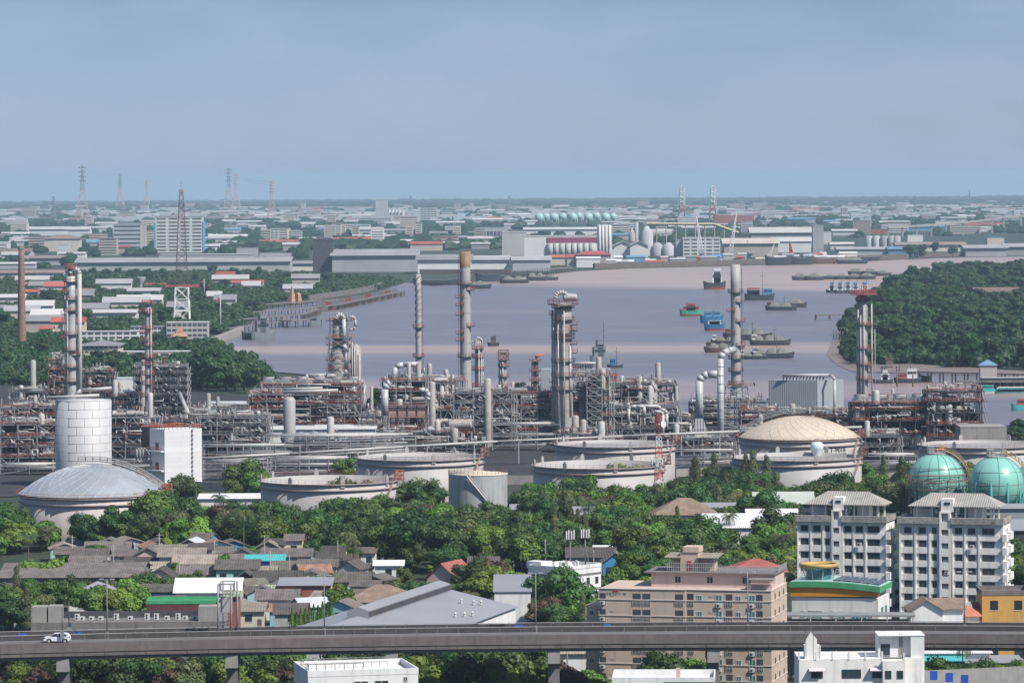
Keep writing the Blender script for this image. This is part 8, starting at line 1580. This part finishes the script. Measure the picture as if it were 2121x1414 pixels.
understorey([(-10, 795), (-10, 700), (100, 700), (180, 720), (440, 718), (540, 765), (560, 800), (330, 806)], 8.5, 'near_undergrowth', 'bushes filling the near left bank behind the refinery', 52)
understorey([(-10, 690), (-10, 575), (160, 568), (470, 568), (640, 572), (835, 583), (760, 602), (640, 618), (560, 624), (510, 662), (450, 692), (300, 690)], 13, 'bank_undergrowth', 'bushes and low trees filling the far left bank', 53, .85, 1.5, 1.45)
rt([(-10, 795), (-10, 700), (100, 700), (180, 720), (440, 718), (525, 760), (520, 795), (330, 800)], 17, 70, 42, (.5, .85)); rt([(-10, 690), (-10, 585), (160, 572), (470, 570), (640, 575), (830, 585), (760, 600), (560, 622), (510, 660), (450, 690), (300, 672)], 22, 105, 43, (.5, .95)); rt([(1880, 528), (1975, 525), (1975, 535), (1880, 537)], 14, 14, 45, (1, 1.3)); rt([(2080, 905), (2190, 900), (2190, 935), (2080, 935)], 6, 9, 46, (.4, .6))
for px, py, s_ in ((415, 800, 1.1), (430, 805, 1.3), (450, 808, 1.3), (468, 806, 1.3), (486, 808, 1.3), (505, 806, 1.1), (395, 800, .9), (520, 812, .9), (540, 800, .8), (555, 800, .8), (770, 850, .6), (785, 845, .7), (1075, 825, .55), (1090, 828, .5), (885, 845, .5)): x, y = G(px, py); tree('far', x, y, s_, 'left bank trees', desc='tree')
# ------------------------------------------------------------------ boats, barges and jetties
def boat(px, py, wpx, label, hull, cabins=(), humps=0, rz=0, band=None, mast=0, hh=.13, name='barge', cat='barge', beam=.3, hm=None, group=None):
    """cabins: (fraction along hull, width fraction, height in metres, material)"""
    x, D = G(px, py); g = zg(x, D); L = wpx * 1.12 / K(D) / max(.25, cos(rz)); B = L * beam; h = L * hh * (1.7 if not humps and wpx < 60 else 1) if hh < 1 else hh; t = thing(name, label, cat, (x, D, g - .1), rz, group); n = 12; b = MB(); b.m = 0; V = []
    for j, (z, q) in enumerate(((-.3, .82), (h * .35, .93), (h, 1.0))):
        for s_ in (-1, 1):
            for i in range(n + 1):
                u = i / n; w_ = B / 2 * min(1, (sin(pi * min(1, max(0, u))) ** .35 if 0 < u < 1 else 0) + .12) * q; sheer = h * .35 * (abs(2 * u - 1) ** 3) * (j == 2); V.append(((u - .5) * L * (q * .5 + .5), s_ * w_, z + sheer))
    b.v = V; m_ = n + 1
    for j in range(2):
        b.m = 1 if j == 0 else 0
        for i in range(n): a = j * 2 * m_ + i; c = a + 2 * m_; b._fs([(a, a + 1, c + 1, c)]); a += m_; c += m_; b._fs([(a + 1, a, c, c + 1)])
        a, c = j * 2 * m_, j * 2 * m_ + m_; b._fs([(a, a + 2 * m_, c + 2 * m_, c)]); b._fs([(a + n, c + n, c + n + 2 * m_, a + n + 2 * m_)])
    b.m = 2
    for i in range(n): a = 4 * m_ + i; b._fs([(a, a + 1, a + 1 + m_, a + m_)])
    o = link('hull', b.mesh('hull', [hull, band or hull, m_steel]), t)
    if humps:
        for k_ in range(humps):
            u0, u1 = -.38 + .72 * k_ / humps, -.38 + .72 * (k_ + .94) / humps; b = MB(); S_ = 7; rr = random.Random(int(px) + k_)
            for a in range(S_):
                for c in range(S_ + 1):
                    ua = a / (S_ - 1); uc = c / S_; b.v.append((L * (u0 + (u1 - u0) * ua), B * .44 * (2 * uc - 1), h * .9 + h * 1.25 * (sin(pi * uc) ** .7) * (.35 + .65 * sin(pi * min(1, max(0, ua))) ** .5) * rr.uniform(.9, 1.08)))
            b._fs([(a * (S_ + 1) + c, a * (S_ + 1) + c + 1, (a + 1) * (S_ + 1) + c + 1, (a + 1) * (S_ + 1) + c) for a in range(S_ - 1) for c in range(S_)], True); part('cargo_cover', b, hm or m_tarp, t)
    for u, w_, ch, m in cabins:
        b = MB(); xx = (u - .5) * L; ww = w_ * L / 2; b.bx(xx - ww, xx + ww, -B * .3, B * .3, h * .95, h + ch); b.bx(xx - ww * .9, xx + ww * 1.1, -B * .34, B * .34, h + ch, h + ch + .25); o = part('cabin', b, m, t)
        b = MB(); b.bx(xx - ww * .9, xx + ww * .9, -B * .3 - .06, -B * .3, h + ch * .5, h + ch * .78); part('windows', b, m_glass, o) if m is not m_tarp else None
    if mast: b = MB(); b.cyl((L * .1, 0, h), (L * .1, 0, h + mast), .22, .1, 5); b.bar((L * .1 - 1.4, 0, h + mast * .75), (L * .1 + 1.4, 0, h + mast * .75), .14); part('mast', b, m_steeld, t)
    return t
m_tarp = mat('grey_green_tarpaulin', (.15, .155, .135), .9, .25, .2, dirtamt=.5, dirt=(.22, .2, .16)); h_blk = mat('black_hull', (.035, .045, .06), .6, .2, .3, dirtamt=.3, dirt=(.12, .07, .05)); h_red = mat('red_antifouling', (.25, .06, .05), .7, .2, .3); h_blue = mat('blue_hull', (.02, .14, .30), .6, .15, .3); h_green = mat('green_hull', (.04, .34, .20), .6, .15, .3); h_grey = mat('navy_grey_hull', (.16, .18, .20), .6, .1, .3); h_wood = mat('brown_wood_hull', (.13, .09, .07), .8, .2, .3); cb_w = mat('white_cabin', (.65, .65, .63), .6, .08, .4); cb_r = mat('red_cabin', (.38, .07, .07), .6, .1, .4); cb_b = mat('blue_cabin', (.05, .25, .45), .6, .1, .4); cb_t = mat('teal_boat_paint', (.06, .42, .42), .6, .1, .4)
boat(1480, 599, 42, 'dark blue cargo ship with a red waterline and white bridge', h_blk, [(.6, .42, 9, cb_w), (.62, .3, 13, cb_w)], 0, 0, h_red, 18, .17, 'cargo_ship', 'ship', .35); boat(1573, 621, 56, 'low vessel carrying blue containers astern', h_blk, [(.3, .4, 4, cb_w), (.78, .28, 4.5, cb_b), (.3, .4, 5.2, cb_r)], 0, 0, None, 20, .1, 'workboat', 'boat')
boat(1431, 654, 42, 'green-hulled barge boat with a red superstructure', h_green, [(.5, .7, 2.6, cb_r), (.5, .4, 4.6, cb_r)], 0, 0, h_red, 0, .14, 'river_boat', 'boat', .3); boat(1474, 668, 44, 'blue river boat behind the bright blue one', h_blue, [(.35, .3, 3, cb_b), (.7, .3, 3, cb_b)], 0, .1, None, 5, .15, 'river_boat', 'boat', .3); boat(1480, 684, 39, 'bright blue river boat with white rails in front', h_blue, [(.5, .6, 2.2, cb_w), (.5, .5, 2.8, cb_b)], 0, 0, h_red, 5, .17, 'river_boat', 'boat', .35)
boat(1022, 716, 22, 'little rusty tugboat alone in mid river', h_blk, [(.5, .45, 3.4, h_wood)], 0, 0, None, 5, .16, 'tugboat', 'boat', .35); boat(1246, 752, 44, 'grey-camouflaged patrol ship with tall mast', h_grey, [(.4, .5, 5, h_grey), (.42, .25, 8.5, h_grey)], 0, .5, None, 18, .14, 'patrol_ship', 'ship', .25); boat(1274, 761, 30, 'low dark tug beside the grey patrol ship', h_blk, [(.35, .3, 2.8, h_blue)], 0, .2, None, 9, .1, 'tugboat', 'boat', .3); boat(1272, 800, 26, 'boat with red deckhouse partly behind the grey cooling box', h_blk, [(.5, .5, 4, cb_r)], 0, 0, None, 6, .15, 'river_boat', 'boat')
for i, (px, py, w_, hu, rz, lab) in enumerate(((1548, 703, 92, 3, .05, 'long covered barge, farthest of the three-barge raft'), (1595, 714, 78, 3, .03, 'covered barge at the right end of the three-barge raft'), (1505, 712, 60, 2, -.05, 'covered barge at the left end of the three-barge raft'), (1500, 729, 76, 3, -.03, 'covered barge, left of the nearest raft'), (1600, 741, 82, 3, .04, 'dark covered barge, right of the nearest raft'), (1560, 743, 54, 2, 0, 'short covered barge in the middle of the nearest raft'), (1618, 642, 60, 2, -.04, 'covered barge moored alone in mid river'), (1648, 636, 42, 1, 0, 'short covered barge behind the lone one'),
    (1660, 580, 36, 1, 0, 'first covered barge of the far chain, left end'), (1688, 580, 36, 1, 0, 'second covered barge of the far chain'), (1722, 578, 28, 1, 0, 'third covered barge of the far chain'), (1745, 578, 28, 1, 0, 'fourth covered barge of the far chain'), (1770, 578, 28, 1, 0, 'fifth covered barge of the far chain'), (1797, 578, 32, 1, 0, 'sixth covered barge of the far chain'), (1775, 569, 34, 1, 0, 'left barge in the row behind the far chain'), (1805, 569, 34, 1, 0, 'middle barge in the row behind the far chain'), (1830, 571, 30, 1, 0, 'right barge in the row behind the far chain'),
    (1010, 583, 46, 0, 0, 'dark freighter with deck cranes on the left bank'), (1065, 586, 56, 2, 0, 'covered barge right of the dark freighter'), (1112, 581, 40, 2, 0, 'covered barge at the pier head, left'), (1140, 580, 30, 1, 0, 'covered barge at the pier head, right'), (905, 590, 90, 0, 0, 'long empty barge below the scalloped shed'), (985, 597, 60, 2, 0, 'long loaded barge behind the tallest stack'), (1660, 548, 44, 0, 0, 'grey flat barge at the far quay'), (1705, 546, 52, 0, 0, 'tan flat barge at the far quay'), (1765, 546, 60, 1, 0, 'dark low barge at the far quay'), (1612, 549, 50, 0, 0, 'small barge left of the far quay barges'), (1790, 540, 60, 0, 0, 'slim barge by the sawtooth shed'))):
    boat(px, py, w_, lab, h_wood if i in (3, 24) else h_blk, [(.12, .12, 3, cb_w if i % 3 else h_wood)] if w_ > 50 else (), hu, rz, None, 8 if i < 7 else 0, .11 if w_ > 50 else .17, group='covered barges' if hu else None)
for i, (px, lab) in enumerate(((1724, 'leftmost'), (1741, 'second'), (1757, 'third'), (1773, 'fourth'), (1792, 'fifth'))): boat(px, 606 + i % 2, 24, 'small white-cabined tug in the moored group, %s' % lab, h_blk, [(.45, .45, 4, cb_w), (.45, .25, 6.5, cb_b)], 0, .05 * i, None, 11, .12, 'tugboat', 'boat', .35, None, 'moored tugs')
boat(1829, 793, 38, 'dark tug with white cabin at the near right shore', h_blk, [(.6, .4, 2.6, cb_w), (.6, .25, 4.2, cb_w)], 0, 0, None, 5, .1, 'tugboat', 'boat', .3); boat(1880, 792, 52, 'long tug with reddish stern near the old pier', h_blk, [(.65, .35, 4.2, cb_w), (.3, .3, 2, cb_r)], 0, 0, None, 9, .09, 'tugboat', 'boat', .25); boat(1917, 790, 24, 'black pontoon beside the long tug', h_blk, (), 0, 0, None, 0, 3.0, 'pontoon', 'boat'); boat(2042, 813, 34, 'turquoise passenger ferry under the right pier', cb_t, [(.5, .8, 1.8, cb_t)], 0, 0, cb_w, 0, .1, 'ferry', 'boat'); boat(2098, 814, 70, 'long turquoise and white ferry at the right pier', cb_t, [(.5, .85, 1.8, cb_w), (.5, .86, 1.2, cb_t)], 0, 0, cb_w, 0, .05, 'ferry', 'boat'); boat(2116, 849, 40, 'red-roofed teal boat at the right edge', cb_t, [(.6, .6, 2, cb_r)], 0, 0, None, 0, .15, 'river_boat', 'boat')
boat(545, 703, 42, 'grey warship moored at the left jetty', h_grey, [(.45, .5, 7, h_grey), (.45, .25, 11, h_grey)], 0, .7, None, 22, .14, 'warship', 'ship', .25); boat(650, 676, 22, 'small grey patrol boat at the jetty end', h_grey, [(.5, .5, 4, h_grey)], 0, .3, None, 6, .16, 'patrol_boat', 'boat', .3); boat(515, 702, 26, 'dark landing pontoon left of the warship', h_blk, (), 0, 0, None, 0, 4., 'pontoon', 'boat')
def jetty(P, label, w_=3.4, z=3.2, posts=9, name='jetty', rail=True, m=None):
    W = [G(*p) for p in P]; o = W[0]; g = zg(*o); t = thing(name, label, 'jetty', (o[0], o[1], g)); b, c = MB(), MB()
    for p, q in zip(W[:-1], W[1:]):
        L = sqrt((q[0] - p[0]) ** 2 + (q[1] - p[1]) ** 2); a = atan2(q[1] - p[1], q[0] - p[0]); b.rbox((p[0] + q[0]) / 2 - o[0], (p[1] + q[1]) / 2 - o[1], z, L, w_, .7, a)
        n = max(1, int(L / posts))
        for i in range(n + 1):
            for s_ in (-1, 1): xx = p[0] + (q[0] - p[0]) * i / n - o[0] - s_ * w_ * .4 * sin(a); yy = p[1] + (q[1] - p[1]) * i / n - o[1] + s_ * w_ * .4 * cos(a); c.bar((xx, yy, -1), (xx, yy, z + (.8 if rail else 0)), .45)
    part('deck', b, m or m_concd, t); part('piles', c, m_wood, t); return t
jetty([(520, 657), (600, 652), (700, 641), (835, 612)], 'long mooring jetty reaching out from the left bank'); jetty([(500, 672), (630, 661), (660, 650)], 'second jetty with a sloping end'); jetty([(470, 692), (590, 676), (590, 668)], 'nearest left jetty beside the warship'); jetty([(590, 678), (655, 674)], 'short jetty head on tall piles', 10, 4); jetty([(545, 640), (640, 634), (700, 630)], 'farthest thin jetty at the left shore', 4); jetty([(1060, 571), (1180, 563)], 'pale quay pier below the grey waterfront shed', 10, 4, 14)
for i in range(12): px = 668 + i * 13.6; py = 643 - i * 2.75; x, D = G(px, py + 2); b = MB(); b.bx(-4, 4, -3, 3, -1, 3.5); b.bx(-3, 2, -2, 2, 3.5, 6.5); b.bar((1, 0, 6), (1, 0, 12), .3); single('mooring_dolphin', b, (m_concd, h_red, h_grey)[i % 3], 'mooring platform along the long jetty, %s from left' % ORD[i], 'mooring', (x, D, zg(x, D)), 0, 'mooring platforms')
jetty([(1900, 790), (2130, 796)], 'long pile-supported pier at the near right shore', 4, 4.2, 6, 'pier'); jetty([(1985, 806), (2130, 806)], 'roofed landing pier with many piles at the right', 8, 3.2, 3, 'pier'); jetty([(1800, 772), (1860, 770)], 'broken old pier posts on the mud', 3, 3, 7); jetty([(1690, 661), (1775, 660)], 'thin pipeline pier jutting from the wooded bank', 4, 2.4, 9)
x, D = G(2058, 796); hs_ = house(2048, 797, 34, 7, 9, 2.4, r_blue, m_tank, 'small blue-roofed pavilion on the near right pier', 'hip', win=0, cat='pavilion', name='pier_pavilion'); fb(2035, 2130, 782, 806, 8, r_white, m_steeld, 'long pale roof over the landing pier at the right edge', 'flat', rows=0, name='pier_roof', cat='canopy'); fb(1836, 1850, 743, 762, 6, m_wood, m_wood, 'small stilt hut on the mud bank', 'flat', name='stilt_hut', cat='hut')
for i, (px, yt, yb) in enumerate(((1727, 681, 702), (1733, 683, 703), (1739, 680, 702), (1745, 682, 704), (1858, 772, 800), (1891, 770, 800), (1770, 640, 662), (1764, 642, 662))):
    x, D = G(px, yb); g = zg(x, D); H = XZ(px, yt, D)[1] - g; b = MB().cyl((0, 0, -1), (0, 0, H), .4, .35, 6); single('mooring_post', b, m_wood, 'dark mooring pile in the shallows, %s of the right-bank piles from left' % ORD[sorted([1727, 1733, 1739, 1745, 1858, 1891, 1770, 1764]).index(px)], 'post', (x, D, g), 0, 'mooring piles')
# left bank promenade wall, quay walls
for P, lab in (([(640, 622), (760, 604), (800, 590)], 'pale embankment wall along the wooded left shore'), ([(442, 712), (462, 706), (500, 690)], 'white balustraded river wall by the temple pavilion'), ([(870, 566), (1060, 566)], 'dark quay wall under the riverside sheds'), ([(1230, 556), (1500, 549), (1700, 542), (1880, 536)], 'long dark quay wall of the port'), ([(1900, 532), (2140, 527)], 'low quay wall on the right')):
    bund(P, 4.0 if 'port' not in lab else 5.5, lab, 1.2 if 'pale' in lab else 3.0, m_concd if 'pale' in lab else m_conc if 'white' in lab else m_wood)
r_ = random.Random(9); lm(1350, 548, 'the port quay wall'); lm(950, 566, 'the riverside shed quay')
for i in range(46):      # quay-side clutter: sheds, stacks, containers
    px = r_.uniform(1180, 1760); py = 553.5 - (px - 1180) * .019; c_ = r_.choice((f_white, f_grey, r_red, f_tan, r_blue, f_white, r_grey)); x, D = G(px, py - r_.uniform(0, 3)); W = r_.uniform(6, 26); b = MB(); h = r_.uniform(4, 10); b.bx(-W / 2, W / 2, 0, 10, -1, h); b.gable(-W / 2, W / 2, 0, 10, h + .05, 1.5, 'x', .6, .3)
    o = single('quay_shed', b, c_, None, 'shed', (x, D, zg(x, D))); auto(o, {f_white: 'small white', f_grey: 'small grey', r_red: 'small red', f_tan: 'small tan', r_blue: 'small blue', r_grey: 'small dark grey'}[c_] + ' quay shed', px, py, 'quay sheds'); o['group'] = 'quay sheds'
# ------------------------------------------------------------------ thin exhaust smoke
def smoke(px, py, D, blobs, dens, label):
    m = bpy.data.materials.new('exhaust_smoke_%d' % px); m.use_nodes = True; t = m.node_tree; t.nodes.clear(); o = t.nodes.new('ShaderNodeOutputMaterial'); v = t.nodes.new('ShaderNodeVolumePrincipled'); v.inputs['Color'].default_value = (.55, .47, .42, 1); v.inputs['Density'].default_value = dens; t.links.new(v.outputs[0], o.inputs['Volume'])
    x, z = XZ(px, py, D); b = MB(); r = random.Random(px)
    for dx, dz, rx, rz_ in blobs: b.ico((dx, r.uniform(-1, 1), dz), 1, 3, .06, r, (rx, rx * .7, rz_))
    h = single('exhaust_smoke', b, m, label, 'smoke', (x, D, z)); h['kind'] = 'stuff'
smoke(963, 519, 1700, ((0, 1.2, 2.0, 1.6), (-2.2, 2.6, 2.8, 1.7), (-5.6, 4.0, 3.8, 1.9)), .035, 'faint brown smoke drifting left from the tallest stack')
smoke(1523, 546, 1620, ((-1, .8, 2.0, 1.3), (-5, 1.4, 3.4, 1.8), (-10.5, 1.2, 4.2, 1.9), (-16, .6, 4.0, 1.5)), .035, 'thin grey smoke trailing left from the stack on the furnace')
settle_labels()
for k_ in TP.values():
    for e in k_:
        if not e[1]:
            for c in list(kids(e[0])): bpy.data.objects.remove(c)
            bpy.data.objects.remove(e[0])
